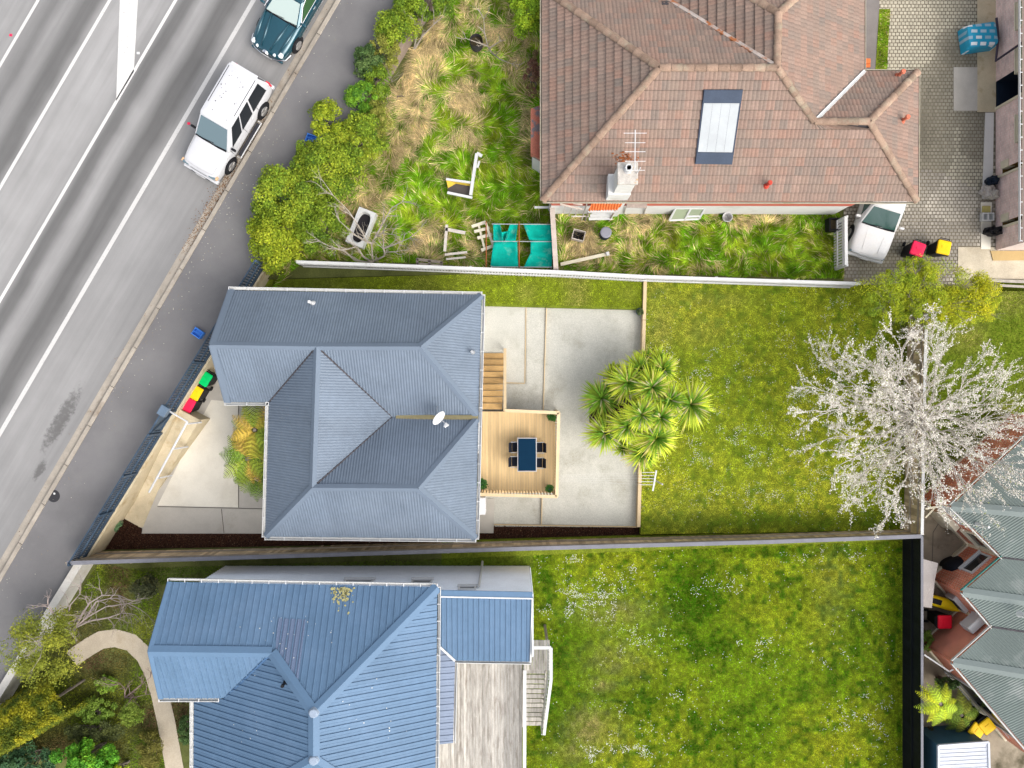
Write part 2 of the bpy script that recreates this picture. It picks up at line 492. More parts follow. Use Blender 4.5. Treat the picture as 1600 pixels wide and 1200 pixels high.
# dished gutter channel and kerb stones
gut = structure(MB().prism([(p[0], p[1]) for p in strip(dw(442), dw(455), -60, 60)], -.75, ZR+.012).build('gutter_channel', M['kerb']))
kp = bpy.data.objects.new('kerb', None); COL.objects.link(kp); structure(kp)
kp.location = tuple(SP(dw(458), 0, ZR))
kb = MB(); L = 1.9; w_ = dw(461.5)-dw(455)
kb.obox((0,0,0), RU, RV, Z, L-.018, w_, .34)
kme = kb.mesh('kerb_stone', M['kerb'])
for i in range(-17, 18):
    o = link_mesh('kerb_stone', kme, kp, loc=tuple(RU*(i*L) + RV*random.uniform(-.006,.006) + Vector((0,0,-.07+.04+random.uniform(-.006,.006)))))
    if len(kme.polygons) and not o.modifiers:
        mo = o.modifiers.new('bevel','BEVEL'); mo.width=.02; mo.segments=2

# street boundary line (tops of the navy fence) in the place
FT1, FT2 = W(396, 404, 2.45), W(103, 880, 2.45)
FD = (FT2-FT1).normalized(); FD.z = 0; FD.normalize()
FN = Vector((-FD.y, FD.x, 0))
if FN.dot(Vector((1,0,0))) < 0: FN = -FN           # towards the yards
def BL(s, off=0., z=0.):
    """along the boundary, s metres from the north end, off metres into the yard"""
    p = FT1 + FD*s + FN*off; return Vector((p.x, p.y, z))
FLEN = (FT2-FT1).length
poly = [SP(dw(461.5), 60, 0), SP(dw(461.5), -60, 0), BL(FLEN+42, .1), BL(-48, .1)]
slab('footpath', poly, ZF, M['footpath'])
# brown leaf litter in the gutter and on the footpath edge
n = 1500
t = np.concatenate([rng.normal(10.2, 1.2, n//2), rng.normal(14.0, 1.4, n//2), rng.uniform(-25, 25, 500)])
_c = W(330, 310, ZR); t0 = _c.dot(RU)
t = np.concatenate([rng.normal(t0+.6, 1.1, n//2), rng.normal(t0+3.0, 1.0, n//4), rng.normal(t0-1.2,.9, n//4), rng.uniform(-25, 25, 160)])
dd = dw(450) + rng.normal(-.02, .17, len(t)); dd = np.minimum(dd, dw(454))
P = np.outer(dd, RV) + np.outer(t, RU); P[:,2] = ZR+.018+rng.random(len(t))*.012
def leaf_quads(P, size, aspect=.6, tilt=.5, nrm=None):
    n = len(P); a = rng.random(n)*2*np.pi
    if nrm is None: nrm = np.tile([0,0,1.], (n,1))
    N = nrm + rng.normal(0, tilt, (n,3)); N /= np.linalg.norm(N, axis=1)[:,None]
    T = np.cross(N, np.stack([np.cos(a), np.sin(a), np.zeros(n)+.01], 1)); T /= np.linalg.norm(T, axis=1)[:,None]
    B = np.cross(N, T); s = np.asarray(size)*(.6+.8*rng.random(n)); s = s[:,None]
    return np.stack([P-T*s, P-B*s*aspect, P+T*s, P+B*s*aspect], 1).reshape(-1,3)
lc = np.array([.17,.085,.035])*(.5+1.2*rng.random((len(t),1))); lc[rng.random(len(t))<.02] = (.55,.5,.42)
o = np_mesh('leaf_litter', leaf_quads(P, np.full(len(P), .026), .5, .35), 4, lc, M['leaf']); stuff(o)
o['label'] = 'brown leaf litter lying in the street gutter'; o['category'] = 'litter'

n = 420
t = np.concatenate([rng.normal(t0-1.5, 4, n//2), rng.uniform(-25, 25, n//2)]); dd = dw(463)+np.abs(rng.normal(0, .5, n))
P = np.outer(dd, RV) + np.outer(t, RU); P[:,2] = ZF+.006
lc = np.where(rng.random((n,1))<.4, np.array([[.5,.46,.38]]), np.array([[.22,.17,.11]]))
o = np_mesh('fallen_petals', leaf_quads(P, np.full(n, .020), .7, .15), 4, lc, M['leaf']); stuff(o)
o['label'] = 'pale fallen petals and specks scattered on the footpath'; o['category'] = 'litter'
# yard levels ------------------------------------------------------------
ZL, ZO, ZS, ZP, ZE = .40, .50, .30, .05, .30      # lawn, overgrown plot, southern plot, patio, eastern court
slab('front_yard', [BL(-2,-.05), BL(FLEN+.2,-.05)] + [W(440,872,0), W(440,410,0)], .0, M['concrete_grey'])
fy = slab('light_paving', WP([(309,664),(330,625),(372,628),(372,793),(246,790)], .012), .012, M['concrete_light'], -.05)
slab('side_paving', WP([(246,794),(411,796),(411,833),(221,833)], .014), .014, M['concrete_grey'], -.05)
jm = mat('joint_dark', (.10,.09,.075), .95, .2)
for pa, pb_ in (((246,791.5),(411,795)),((346,795),(350,833)),((372.8,630),(372.8,793)),((373,708),(412,706)),((1445,905),(1457,907)),((1458,832),(1470,812)),((1458,832),(1456,900))):
    zq = .0185 if pa[0] < 1000 else ZE+.004
    structure(MB().beam(W(pa[0],pa[1],zq), W(pb_[0],pb_[1],zq), .025, .006).build('paving_joint', jm))
slab('fern_bed', WP([(374,628),(425,628),(425,790),(374,790)], .016), .016, M['concrete_grey'], -.05)
slab('mulch_bed', WP([(190,808),(222,826),(221,834),(412,834),(745,838),(770,821),(1000,824),(1000,845),(700,853),(140,872),(120,880)], .025), .025, M['mulch'], -.05)
slab('side_lawn', WP([(352,455),(398,404),(470,404),(1008,430),(1006,484),(752,478),(752,470),(420,470)], ZL-.1), ZL-.1, M['lawn_soil'])
slab('patio', WP([(640,468),(1004,484),(997,824),(640,822)], ZP), ZP, M['aggregate'])
slab('patio_step', WP([(640,474),(821,477),(820,598),(640,598)], ZP+.10), ZP+.10, M['aggregate'], 0)
slab('patio_terrace', WP([(822.5,477),(853,479),(849,655),(788,655),(788,600),(822.5,600)], ZP+.05), ZP+.05, M['aggregate'], 0)
slab('patio_border', WP([(640,778),(773,779),(771,833),(640,833)], ZP+.03), ZP+.03, M['concrete_grey'], 0)
LAWN1 = WP([(1009,434),(1412,440),(1412,828),(1001,835)], ZL)
slab('back_lawn', LAWN1, ZL, M['lawn_soil'])
LAWN2 = WP([(1409,455),(1760,455),(1760,640),(1550,690),(1440,790),(1409,790)], ZL)
slab('east_lawn', LAWN2, ZL, M['lawn_soil'])
SL = WP([(690,846),(1412,826),(1412,1420),(690,1420)], ZS)
slab('south_lawn', SL, ZS, M['lawn_soil'])
GL = [tuple(BL(FLEN-.1,.1,ZS)), tuple(BL(FLEN+20,.1,ZS))] + WP([(700,1420),(700,850)], ZS)
slab('garden_ground', GL, ZS-.004, M['garden_soil'])
OG = [tuple(BL(.6,.1,ZO)), tuple(BL(-26,.1,ZO))] + WP([(900,-260),(867,-100),(867,424)], ZO)
slab('overgrown_plot', OG, ZO, M['garden_soil'])
NS = WP([(867,200),(1318,200),(1318,440),(867,424)], ZO-.004)
slab('north_strip', NS, ZO-.004, M['garden_soil'])
slab('court', WP([(1440,740),(1900,560),(1900,1420),(1440,1420)], ZE), ZE, mat('court_concrete', (.27,.225,.165), .9, .25, .8, 40, .15, stain=(.07,.06,.035), stain_scale=.7, stain_amt=(.5,.7)))
# garden path of the southern house, a curved poured path
cp0 = [(112,1030),(125,1020),(140,1010),(158,1000),(180,997),(205,1004),(226,1024),(240,1052),(250,1085),(260,1130),(268,1175),(278,1230)]
cp = []
for i_ in range(len(cp0)-1):
    for k_ in range(3):
        cp.append((lerp(cp0[i_][0],cp0[i_+1][0],k_/3), lerp(cp0[i_][1],cp0[i_+1][1],k_/3)))
hw = [14.]*len(cp)
ptsL, ptsR = [], []
for i, (x, y) in enumerate(cp):
    a = Vector(cp[max(0,i-1)]); c = Vector(cp[min(len(cp)-1,i+1)]); d = (c-a).normalized(); nn = Vector((-d.y, d.x))
    ptsL.append((x+nn.x*hw[i], y+nn.y*hw[i])); ptsR.append((x-nn.x*hw[i], y-nn.y*hw[i]))
mb = MB()
Lp = [W(p[0],p[1],ZS+.02) for p in ptsL]; Rp = [W(p[0],p[1],ZS+.02) for p in ptsR]
for i in range(len(cp)-1):
    mb.quad(Lp[i], Lp[i+1], Rp[i+1], Rp[i])
structure(mb.build('garden_path', mat('path_tan', (.40,.345,.265), .9, .12, 1.2, 30, .15, stain=(.28,.23,.16))))
# concrete apron at the right edge, below the brick block
slab('apron', WP([(1497,386),(1760,386),(1760,436),(1497,436)], ZO+.02), ZO+.02, mat('apron_concrete', (.45,.395,.30), .9, .15, 1.5, 30, .15, stain=(.3,.25,.17)), 0)
slab('rubble_strip', WP([(1548,392),(1760,392),(1760,405),(1552,407)], ZO+.06), ZO+.06, M['tan_rough'], 0)

# brick driveway: real setts, joined (each is about 5 px)
slab('driveway', WP([(1315,-160),(1560,-160),(1560,452),(1315,440)], ZO), ZO-.012, mat('joint_sand', (.15,.13,.095), .95, .3, 1, 40, .3))
PAV = WP([(1352,-160),(1556,-160),(1556,387),(1497,387),(1497,445),(1345,445),(1318,430),(1318,312),(1352,312)], ZO)
slabs = [WP([(1490,105),(1527,105),(1527,173),(1490,173)], ZO), WP([(1527,-160),(1556,-160),(1556,175),(1527,175)], ZO), WP([(1349,-40),(1374,-40),(1374,112),(1349,112)], ZO)]
p0 = min(p[0] for p in PAV); p1 = max(p[0] for p in PAV); q0 = min(p[1] for p in PAV); q1 = max(p[1] for p in PAV)
mb = MB(); cols = []
row = 0; y = q0; PW, PH = .165, .15
V = []; C = []
while y < q1:
    x = p0 + (row % 2)*PW*.5
    while x < p1:
        cx, cy = x+PW/2, y+PH/2
        ok = in_poly(np.array([cx]), np.array([cy]), PAV)[0] and not any(in_poly(np.array([cx]), np.array([cy]), s)[0] for s in slabs)
        if ok:
            g_ = .008; zt = ZO + random.uniform(-.003,.004); b_ = .012
            a0,a1,b0,b1 = x+g_,x+PW-g_,y+g_,y+PH-g_
            top = [(a0+b_,b0+b_,zt),(a1-b_,b0+b_,zt),(a1-b_,b1-b_,zt),(a0+b_,b1-b_,zt)]
            low = [(a0,b0,zt-.03),(a1,b0,zt-.03),(a1,b1,zt-.03),(a0,b1,zt-.03)]
            V += top
            for i in range(4): V += [low[i], low[(i+1)%4], top[(i+1)%4], top[i]]
            v1 = float(vnoise(cx, cy, .6, 1)); v2 = float(vnoise(cx, cy, .25, 2))
            base = np.array([.43,.39,.325])*(1-.45*v1*v2*2 if v1*v2>.3 else 1)*random.uniform(.88,1.1)
            if v2 > .62: base = base*np.array([.97,.98,.9])
            C += [base]*5
        x += PW
    y += PH; row += 1
dv = [o for o in bpy.data.objects if o.name == 'driveway'][0]
M['paver'] = leafmat('paver', .9, 0)
o = np_mesh('pavers', np.array(V), 4, np.array(C), M['paver'], dv); stuff(o)
slab('cover_slab', slabs[0], ZO+.008, M['concrete_grey'], 0)
slab('block_path', slabs[1], ZO+.004, M['concrete_tan'], 0)
slab('house_path', slabs[2], ZO+.006, mat('old_asphalt', (.17,.155,.145), .9, .15, 1, 50, .15), 0)
slab('white_path', WP([(1540,176),(1553,176),(1551,310),(1535,310)], ZO+.03), ZO+.03, M['plaster'], 0)
slab('white_path_end', WP([(1533,316),(1550,316),(1548,389),(1533,389)], ZO+.03), ZO+.03, M['concrete_light'], 0)
slab('grass_border', WP([(1374,14),(1391,14),(1386,108),(1368,108)], ZO+.02), ZO+.02, M['lawn_soil'], 0)
# ------------------------------------------------------------------ roof kit
class Facet:
    def __init__(self, pts, eave=None):
        self.p = [Vector(q) for q in pts]
        n = Vector((0,0,0)); m = len(self.p)
        for i in range(m):
            a, b = self.p[i], self.p[(i+1) % m]
            n += Vector(((a.y-b.y)*(a.z+b.z), (a.z-b.z)*(a.x+b.x), (a.x-b.x)*(a.y+b.y)))
        n.normalize()
        if n.z < 0: n = -n
        self.n = n
        self.s = -(Z - n*Z.dot(n)).normalized()       # down the slope
        self.e = n.cross(self.s).normalized()
        self.o = sum(self.p, Vector((0,0,0)))/m
        if eave:
            a, b = self.p[eave[0]], self.p[eave[1]]; top = self.p[0]
            self.e = (b-a).normalized(); n = self.e.cross(top-a).normalized()
            if n.z < 0: n = -n
            self.n = n; self.s = n.cross(self.e).normalized()
            if self.s.z > 0: self.s = -self.s
            if self.e.cross(self.s).dot(n) < 0: self.e = -self.e
            self.o = a.copy()
        self.q = [((p-self.o).dot(self.e), (p-self.o).dot(self.s)) for p in self.p]
    def span_at_e(self, e):
        out = []
        n = len(self.q)
        for i in range(n):
            (e0, s0), (e1, s1) = self.q[i], self.q[(i+1) % n]
            if abs(e1-e0) < 1e-9:
                if abs(e-e0) < 1e-6: out += [s0, s1]
                continue
            t = (e-e0)/(e1-e0)
            if -1e-6 <= t <= 1+1e-6: out.append(s0+(s1-s0)*t)
        return (min(out), max(out)) if out else None
    def span_at_s(self, s):
        out = []
        n = len(self.q)
        for i in range(n):
            (e0, s0), (e1, s1) = self.q[i], self.q[(i+1) % n]
            if abs(s1-s0) < 1e-9:
                if abs(s-s0) < 1e-6: out += [e0, e1]
                continue
            t = (s-s0)/(s1-s0)
            if -1e-6 <= t <= 1+1e-6: out.append(e0+(e1-e0)*t)
        return (min(out), max(out)) if out else None
    def at(self, e, s, h=0.): return self.o + self.e*e + self.s*s + self.n*h
    def down_dir(self, p0, p1):
        """in the plane, square to the edge, pointing into the facet"""
        a = (p1-p0).normalized(); d = self.n.cross(a)
        c_ = sum(self.p, Vector((0,0,0)))/len(self.p)
        if d.dot(c_-(p0+p1)/2) < 0: d = -d
        return d.normalized()

def corrugated(f, pitch, amp, prof):
    es = sorted(q[0] for q in f.q); e0, e1 = es[0], es[-1]
    samples = set()
    k = math.floor(e0/pitch)-1
    while k*pitch <= e1+pitch:
        for ph, h in prof:
            e = (k+ph)*pitch
            if e0 < e < e1: samples.add((round(e, 5), h*amp))
        k += 1
    def hof(e):
        ph = (e/pitch) % 1.0
        pr = prof + [(1.0, prof[0][1])]
        for (a, ha), (b, hb) in zip(pr, pr[1:]):
            if a <= ph <= b: return (ha+(hb-ha)*(ph-a)/max(1e-9, b-a))*amp
        return 0
    for e, _ in f.q: samples.add((round(min(max(e, e0+1e-4), e1-1e-4), 5), hof(e)))
    S = sorted(samples); mb = MB(); vs = []; fs = []
    for e, h in S:
        sp = f.span_at_e(e)
        if sp is None: continue
        vs += [f.at(e, sp[0], h), f.at(e, sp[1], h)]
    es_ = [e for e, h in S if f.span_at_e(e) is not None]; mb.sheet = []
    for i in range(len(vs)//2-1):
        a = 2*i; fs.append((a, a+1, a+3, a+2)); mb.sheet.append(int(math.floor(es_[i]/.76)))
    mb.add(vs, fs); return mb
SINE = [(0, -1), (.125, -.7), (.25, 0), (.375, .7), (.5, 1), (.625, .7), (.75, 0), (.875, -.7)]
RIB = [(0, 0), (.03, 1), (.13, 1), (.16, 0), (.55, 0), (.56, .16), (.60, .16), (.61, 0)]

def cap_strip(p0, p1, fa, fb, w=.2, lift=.03, th=.0, ext=0.):
    """folded metal flashing over an edge shared by two facets"""
    mb = MB(); a = (p1-p0).normalized(); p0 = p0-a*ext; p1 = p1+a*ext
    up = (fa.n+fb.n).normalized() if fb else fa.n
    da = fa.down_dir(p0, p1); db = fb.down_dir(p0, p1) if fb else -da*.2
    P0, P1 = p0+up*(lift+.015), p1+up*(lift+.015)
    A0, A1 = p0+da*w+fa.n*lift, p1+da*w+fa.n*lift
    nb = fb.n if fb else fa.n
    B0, B1 = p0+db*w+nb*lift, p1+db*w+nb*lift
    lo = -(lift+.012)
    A2, A3 = A0+fa.n*lo, A1+fa.n*lo; B2, B3 = B0+nb*lo, B1+nb*lo
    mb.add([P0,P1,A0,A1,B0,B1,A2,A3,B2,B3], [(0,1,3,2),(1,0,4,5),(2,3,7,6),(5,4,8,9)])
    return mb

def gutter(p0, p1, outward, width=.13, drop=.11, z=0.):
    """square white gutter: outer lip + floor"""
    mb = MB(); o = Vector(outward).normalized(); a = (p1-p0).normalized(); L = (p1-p0).length
    c = (p0+p1)/2
    mb.obox(c+o*(width-.015)+Z*(-drop/2+.03+z), a, o, Z, L, .022, drop)
    mb.obox(c+o*(width/2)+Z*(-drop+.02+z), a, o, Z, L, width-.04, .015)
    return mb
def gutter_clips(p0, p1, outward, step=.75, width=.13, z=0.):
    mb = MB(); o = Vector(outward).normalized(); a = (p1-p0).normalized(); L = (p1-p0).length
    n = max(2, int(L/step))
    for i in range(n+1):
        mb.obox(p0+a*(L*i/n)+o*(width/2)+Z*(.038+z), a, o, Z, .03, width, .012)
    return mb

def inset_walls(poly, z0, z1):
    mb = MB(); n = len(poly)
    for i in range(n):
        mb.wall(poly[i], poly[(i+1)%n], z0, z1)
    return mb

def weatherboards(p0, p1, z0, z1, outward, pitch=.21):
    """lapped boards as real stepped geometry"""
    mb = MB(); o = Vector(outward).normalized(); p0 = Vector((p0[0],p0[1],0)); p1 = Vector((p1[0],p1[1],0))
    z = z0
    while z < z1-1e-3:
        zt = min(z+pitch, z1)
        A = p0+o*.05+Z*z; B = p1+o*.05+Z*z; C_ = p1+o*.004+Z*zt; D = p0+o*.004+Z*zt
        mb.quad(A, B, C_, D); mb.quad(p0+o*.004+Z*z, p1+o*.004+Z*z, B, A)
        z = zt
    return mb

def window(house, c, right, outward, w, h, glassm=None, framem=None, mull=1):
    """framed window set in a wall"""
    framem = framem or M['white_clean']; glassm = glassm or M['glass']
    right = Vector(right).normalized(); o = Vector(outward).normalized(); c = Vector(c)
    fr = MB()
    for s in (-1, 1):
        fr.obox(c+right*s*w/2+o*.03, right, o, Z, .07, .08, h+.07)
        fr.obox(c+Z*s*h/2+o*.031, right, o, Z, w-.07, .08, .07)
    fo = fr.build('window', framem, house)
    MB().obox(c+o*.02, right, o, Z, w-.07, .02, h-.07).build('pane', glassm, fo)
    MB().obox(c-Z*(h/2+.06)+o*.06, right, o, Z, w+.16, .14, .05).build('sill', framem, fo)
    return fo

# ------------------------------------------------------------------ grey iron-roofed villa in the middle
E1, R1z = 3.40, 5.30
hv = thing('villa', 'villa with grey corrugated iron hip and valley roof in the middle of the picture', 'house', tuple(W(580,650,0)))
A_ = W(358,453,E1); B_ = W(753,461,E1); SE = W(743.5,842,E1); SW = W(414.5,838.5,E1)
G0 = W(328,539,R1z); G1 = W(495,541.5,R1z); G2 = W(657,541.5,R1z); G3 = W(488,762,R1z); G4 = W(653,763,R1z)
WS = W(352,628.5,E1); VW = W(420,628.5,E1); Cc = W(613,651.5,3.18); CE = W(747.5,652,3.3)
fac = {
 'n': [A_, G0, G2, B_], 'ne': [B_, G2, CE], 'ws': [G0, WS, VW, G1], 'w': [G1, VW, SW, G3], 'm': [G1, G3, Cc],
 'n2': [G1, Cc, CE, G2], 's1': [G3, G4, CE, Cc], 'se': [G4, SE, CE], 's': [G3, SW, SE, G4]}
FV = {k: Facet(v) for k, v in fac.items()}
for k, f in FV.items():
    cm_ = corrugated(f, .105, .008, SINE); cm_.toned(cm_.build('roof_slope', M['steel_roof'], hv, smooth=True), .05)
for p0, p1, a, b in ((G0,G1,'n','ws'),(G1,G2,'n','n2'),(G2,B_,'n','ne'),(G2,CE,'ne','n2'),(G1,G3,'w','m'),(G3,SW,'w','s'),(G3,G4,'s1','s'),(G4,SE,'s','se'),(G4,CE,'s1','se')):
    cap_strip(p0, p1, FV[a], FV[b], .15, .03).build('ridge_cap', M['steel_cap'], hv)
for p0, p1, a, b in ((G1,VW,'ws','w'),(G1,Cc,'m','n2'),(G3,Cc,'m','s1')):
    cap_strip(p0, p1, FV[a], FV[b], .03, .02).build('valley', M['gutter_dark'], hv)
cap_strip(A_, G0, FV['n'], None, .22, .03).build('barge_flashing', M['steel_cap'], hv)
cap_strip(G0, WS, FV['ws'], None, .22, .03).build('barge_flashing', M['steel_cap'], hv)
bg_ = MB(); bg_.beam(Cc+Vector((.15,0,.06)), CE+Vector((0,0,.06)), .17, .05); bg_.build('box_gutter', mat('box_gutter', (.17,.15,.085), .8, .2, 2), hv)
for p0, p1, o in ((A_, B_, (0,1,0)), (B_, SE, (1,0,0)), (SW, SE, (0,-1,0)), (VW, SW, (-1,0,0)), (WS, VW, (0,-1,0))):
    gutter(p0, p1, o).build('gutter', M['white'], hv)
    gutter_clips(p0, p1, o, .72).build('gutter_brackets', M['white_clean'], hv)
wp = [W(362,470,E1), W(742,478,E1), W(733,828,E1), W(432,826,E1), W(432,616,E1), W(365,616,E1)]
inset_walls([(p.x, p.y) for p in wp], 0, E1-.02).build('wall', M['plaster'], hv)
for p0, p1, o in ((A_,B_,(0,-1,0)),(B_,SE,(-1,0,0)),(SE,SW,(0,1,0)),(SW,VW,(1,0,0)),(VW,WS,(0,1,0))):
    MB().beam((p0+p1)/2+(p0-p1)*.49+Vector(o)*.2-Z*.20, (p0+p1)/2-(p0-p1)*.49+Vector(o)*.2-Z*.20, .38, .02).build('soffit', M['white'], hv)
gv = MB(); gv.add([W(362,470,E1)-Z*.02, W(365,616,E1)-Z*.02, G0+Vector((.25,0,-.12))], [(0,1,2)]); gv.build('gable', M['plaster'], hv)
wx = wp[1].x
for y in (-2.2, 1.8): window(hv, (wx-.0+.0, y, 2.0), (0,1,0), (1,0,0), 1.2, 1.1)
dr = MB().box(wx, wx+.05, -1.35, -.45, .95, 2.95).build('door', M['white_clean'], hv)
MB().box(wx+.05, wx+.10, -.60, -.56, 1.9, 2.05).build('handle', M['chrome'], dr)
for x in (-8.2, -5.0): window(hv, (x, wp[2].y, 1.9), (1,0,0), (0,-1,0), 1.1, 1.1)
for y in (-3.8, -2.0): window(hv, (wp[3].x, y, 1.9), (0,1,0), (-1,0,0), 1.0, 1.1)
def flue(house, px, py, z, h, r, m, lean=(0,0), name='vent_pipe'):
    p = W(px, py, z); mb = MB(); top = p+Vector((lean[0], lean[1], h))
    mb.cyl(p-Z*.25, top, r, r, 12); mb.cyl(top-Z*.02, top+Z*.05, r*1.3, r*1.15, 12)
    mb.cyl(p-Z*.25, p+Z*.02, r*2.2, r*1.2, 12)
    return mb.build(name, m, house)
flue(hv, 487, 473, 4.0, .35, .05, M['white_clean'])
flue(hv, 738, 550, 3.75, .25, .05, M['galv'])
# satellite dish on the roof valley
base = W(684, 648, 3.35)
ds = thing('satellite_dish', 'white satellite dish standing over the valley of the grey iron roof', 'satellite dish', tuple(base))
MB().tube([base, base+Z*.35, base+Vector((0,0,.75))], .025, 8).build('mast', M['galv'], ds)
MB().tube([base+Z*.6, base+Vector((-.45,.02,.0))], .012, 6).tube([base+Z*.6, base+Vector((.0,.45,.1))], .012, 6).build('stay', M['galv'], ds)
ax = Vector((.70,-.52,.42)).normalized(); u1 = ax.cross(Z).normalized(); u2 = ax.cross(u1)
cc = base+Z*.82+ax*.08; rings = []
for k in range(7):
    r = .31*k/6; dd_ = .09*(k/6)**2
    rings.append([cc+(u1*math.cos(2*math.pi*j/28)*r*1.0+u2*math.sin(2*math.pi*j/28)*r)+ax*dd_ for j in range(28)])
do = MB().loft(rings, True, False).build('reflector', M['white_clean'], ds, smooth=True)
so = do.modifiers.new('thick','SOLIDIFY'); so.thickness = .015
arm = [cc-u2*-.36*0+Vector((0,0,-.3)), cc+ax*.55]
MB().tube([cc+u2*.1*0-Z*.1, cc+ax*.5+Vector((0,0,-.02))], .016, 6).build('feed_arm', M['white_clean'], ds)
MB().cyl(cc+ax*.46, cc+ax*.60, .055, .05, 12).obox(cc+ax*.52+u1*.05, ax, u1, ax.cross(u1), .08, .16, .09).build('feed_horn', M['white_clean'], ds, bevel=.01)
# white hot-water box on the villa's back wall
p = W(748, 790, 1.6)
hw_ = thing('water_heater', 'white water heater box on the back wall below the grey roof', 'water heater', (wx+.16, p.y, .9))
MB().box(wx+.02, wx+.36, p.y-.36, p.y+.36, .9, 1.75).build('case', M['white_clean'], hw_, bevel=.04)
MB().tube([(wx+.2,p.y-.2,.9),(wx+.2,p.y-.2,.07)], .02, 6).tube([(wx+.2,p.y+.2,.9),(wx+.2,p.y+.2,.07)], .02, 6).build('pipes', M['galv'], hw_)

# ------------------------------------------------------------------ blue iron-roofed house below
E2, R2z = 5.0, 6.2; AP = 7.15
hb = thing('blue_house', 'high house with blue ribbed iron roof and grey balcony at the bottom', 'house', tuple(W(480,1060,ZS)))
NW = W(263,909,E2); NE = W(683.5,917,E2); Wr = W(232,1017.5,R2z); Jn = W(425,1020,R2z); Wsw = W(249,1091,E2)
Ap = W(490,1114,AP); Aq = W(490,1188,AP)
SE2 = Vector((NE.x-.1, Aq.y-4.05, E2)); Vb = W(352,1091,E2)
NWm = W(302,1094,4.3); SW2 = Vector((NWm.x, Aq.y-4.05, 4.3))
f2 = {'n': [NW, Wr, Jn, Ap, NE], 'ws': [Wr, Wsw, Vb, Jn], 'w': [Jn, Vb, NWm, SW2, Aq, Ap], 'e': [Ap, Aq, SE2, NE], 's': [Aq, SW2, SE2]}
FB = {k: Facet(v) for k, v in f2.items()}
for k, f in FB.items():
    cm_ = corrugated(f, .235, .034, RIB); cm_.toned(cm_.build('roof_slope', M['blue_roof'], hb), .045)
for p0, p1, a, b in ((Wr,Jn,'n','ws'),(Jn,Ap,'n','w'),(Ap,NE,'n','e'),(Ap,Aq,'w','e'),(Aq,SE2,'e','s'),(Aq,SW2,'w','s')):
    cap_strip(p0, p1, FB[a], FB[b], .2, .045).build('ridge_cap', M['blue_cap'], hb)
for c in (Ap, Aq):
    MB().cyl(c-Z*.12, c+Z*.085, .23, .15, 8).build('ridge_boot', mat('boot', (.24,.29,.36), .6, .1), hb, bevel=.03)
cap_strip(Jn, Vb, FB['ws'], FB['w'], .05, .03).build('valley', mat('blue_valley', (.06,.12,.22), .6), hb)
cap_strip(NW, Wr, FB['n'], None, .15, .04).build('barge_flashing', M['blue_cap'], hb)
cap_strip(Wr, Wsw, FB['ws'], None, .15, .04).build('barge_flashing', M['blue_cap'], hb)
for p0, p1, o in ((NW, NE, (0,1,0)), (NE, SE2, (1,0,0)), (Wsw, W(342,1091,E2), (0,-1,0)), (NWm, SW2, (-1,0,0))):
    gutter(p0, p1, o).build('gutter', M['white'], hb)
    gutter_clips(p0, p1, o, .6).build('gutter_brackets', M['white_clean'], hb)
# purple-tinted replacement sheets and lichen
pf = FB['n']
def patch(f, corners, name, m, lift, parent):
    mb = MB(); mb.add([Vector(c)+f.n*lift for c in corners], [tuple(range(len(corners)))]); return mb.build(name, m, parent)
def on(f, px, py):
    """point of the facet plane seen at this pixel"""
    d = W(px, py, 0)-Vector((0,0,CAM_H)); o = Vector((0,0,CAM_H)); t = (f.o-o).dot(f.n)/d.dot(f.n); return o+d*t
sub = Facet([on(pf,435,966), on(pf,478,968), on(pf,466,1062), on(pf,430,1020)])
cm = corrugated(sub, .235, .034, RIB)
cm.v = [tuple(Vector(v)+sub.n*.006) for v in cm.v]
cm.build('replacement_sheet', mat('faded_sheet', (.125,.165,.25), .5, .05), hb)
lm = MB()
for _ in range(90):
    x = random.gauss(535,9); y = 919+abs(random.gauss(0,11)); c = on(pf,x,y); r = random.uniform(.02,.07)
    lm.add([c+pf.n*.045+(pf.e*math.cos(a*1.257)+pf.s*math.sin(a*1.257))*r*random.uniform(.6,1.2) for a in range(5)], [(0,1,2,3,4)])
stuff(lm.build('lichen', mat('lichen_patch', (.38,.35,.16), .95, .3, 6), hb))
lm = MB()
for _ in range(45):
    k = random.choice(['n','n','n','w','e']); f = FB[k]; q = random.choice(f.p)
    w3 = [random.random() for _ in f.p]; s_ = sum(w3); c = sum((p*(wq/s_) for p, wq in zip(f.p, w3)), Vector((0,0,0)))
    r = random.uniform(.010,.028)
    lm.add([c+f.n*.05+(f.e*math.cos(a*1.257)+f.s*math.sin(a*1.257))*r*random.uniform(.5,1.3) for a in range(5)], [(0,1,2,3,4)])
stuff(lm.build('bird_droppings', M['plaster'], hb))
flue(hb, 445, 1067, 6.55, .28, .05, M['black'])
# walls: lapped boards facing the camera
yN = -7.87; xE = .75; xW = -12.35; yS = SE2.y+.45; xM = -3.2
weatherboards((xE,yN), (xW,yN), ZS, 4.72, (0,1,0)).build('wall', mat('blue_board', (.78,.82,.88), .6, .05, 1), hb)
weatherboards((xE,-10.2), (xE,yN), ZS, 4.72, (1,0,0)).build('wall', mat('blue_board_side', (.6,.64,.70), .6, .05, 1), hb)
inset_walls([(xW,yN-.04),(xW,-11.2),(-11.6,-11.2),(-11.6,yS),(xM,yS),(xM,-10.2),(xE-.04,-10.2),(xE-.04,yN-.04)], ZS, 4.3).build('wall', M['plaster'], hb)
for px, py, w, h in ((560,911,1.1,.5),(659,911,.75,.5),(730,921,.62,.35)):
    zc = CAM_H - (-yN)*FPX/(py-600); xc = (px-800)*(CAM_H-zc)/FPX
    window(hb, (xc, yN+.02, zc), (-1,0,0), (0,1,0), w, h)
px_ = (748-800)*(CAM_H-4.0)/FPX
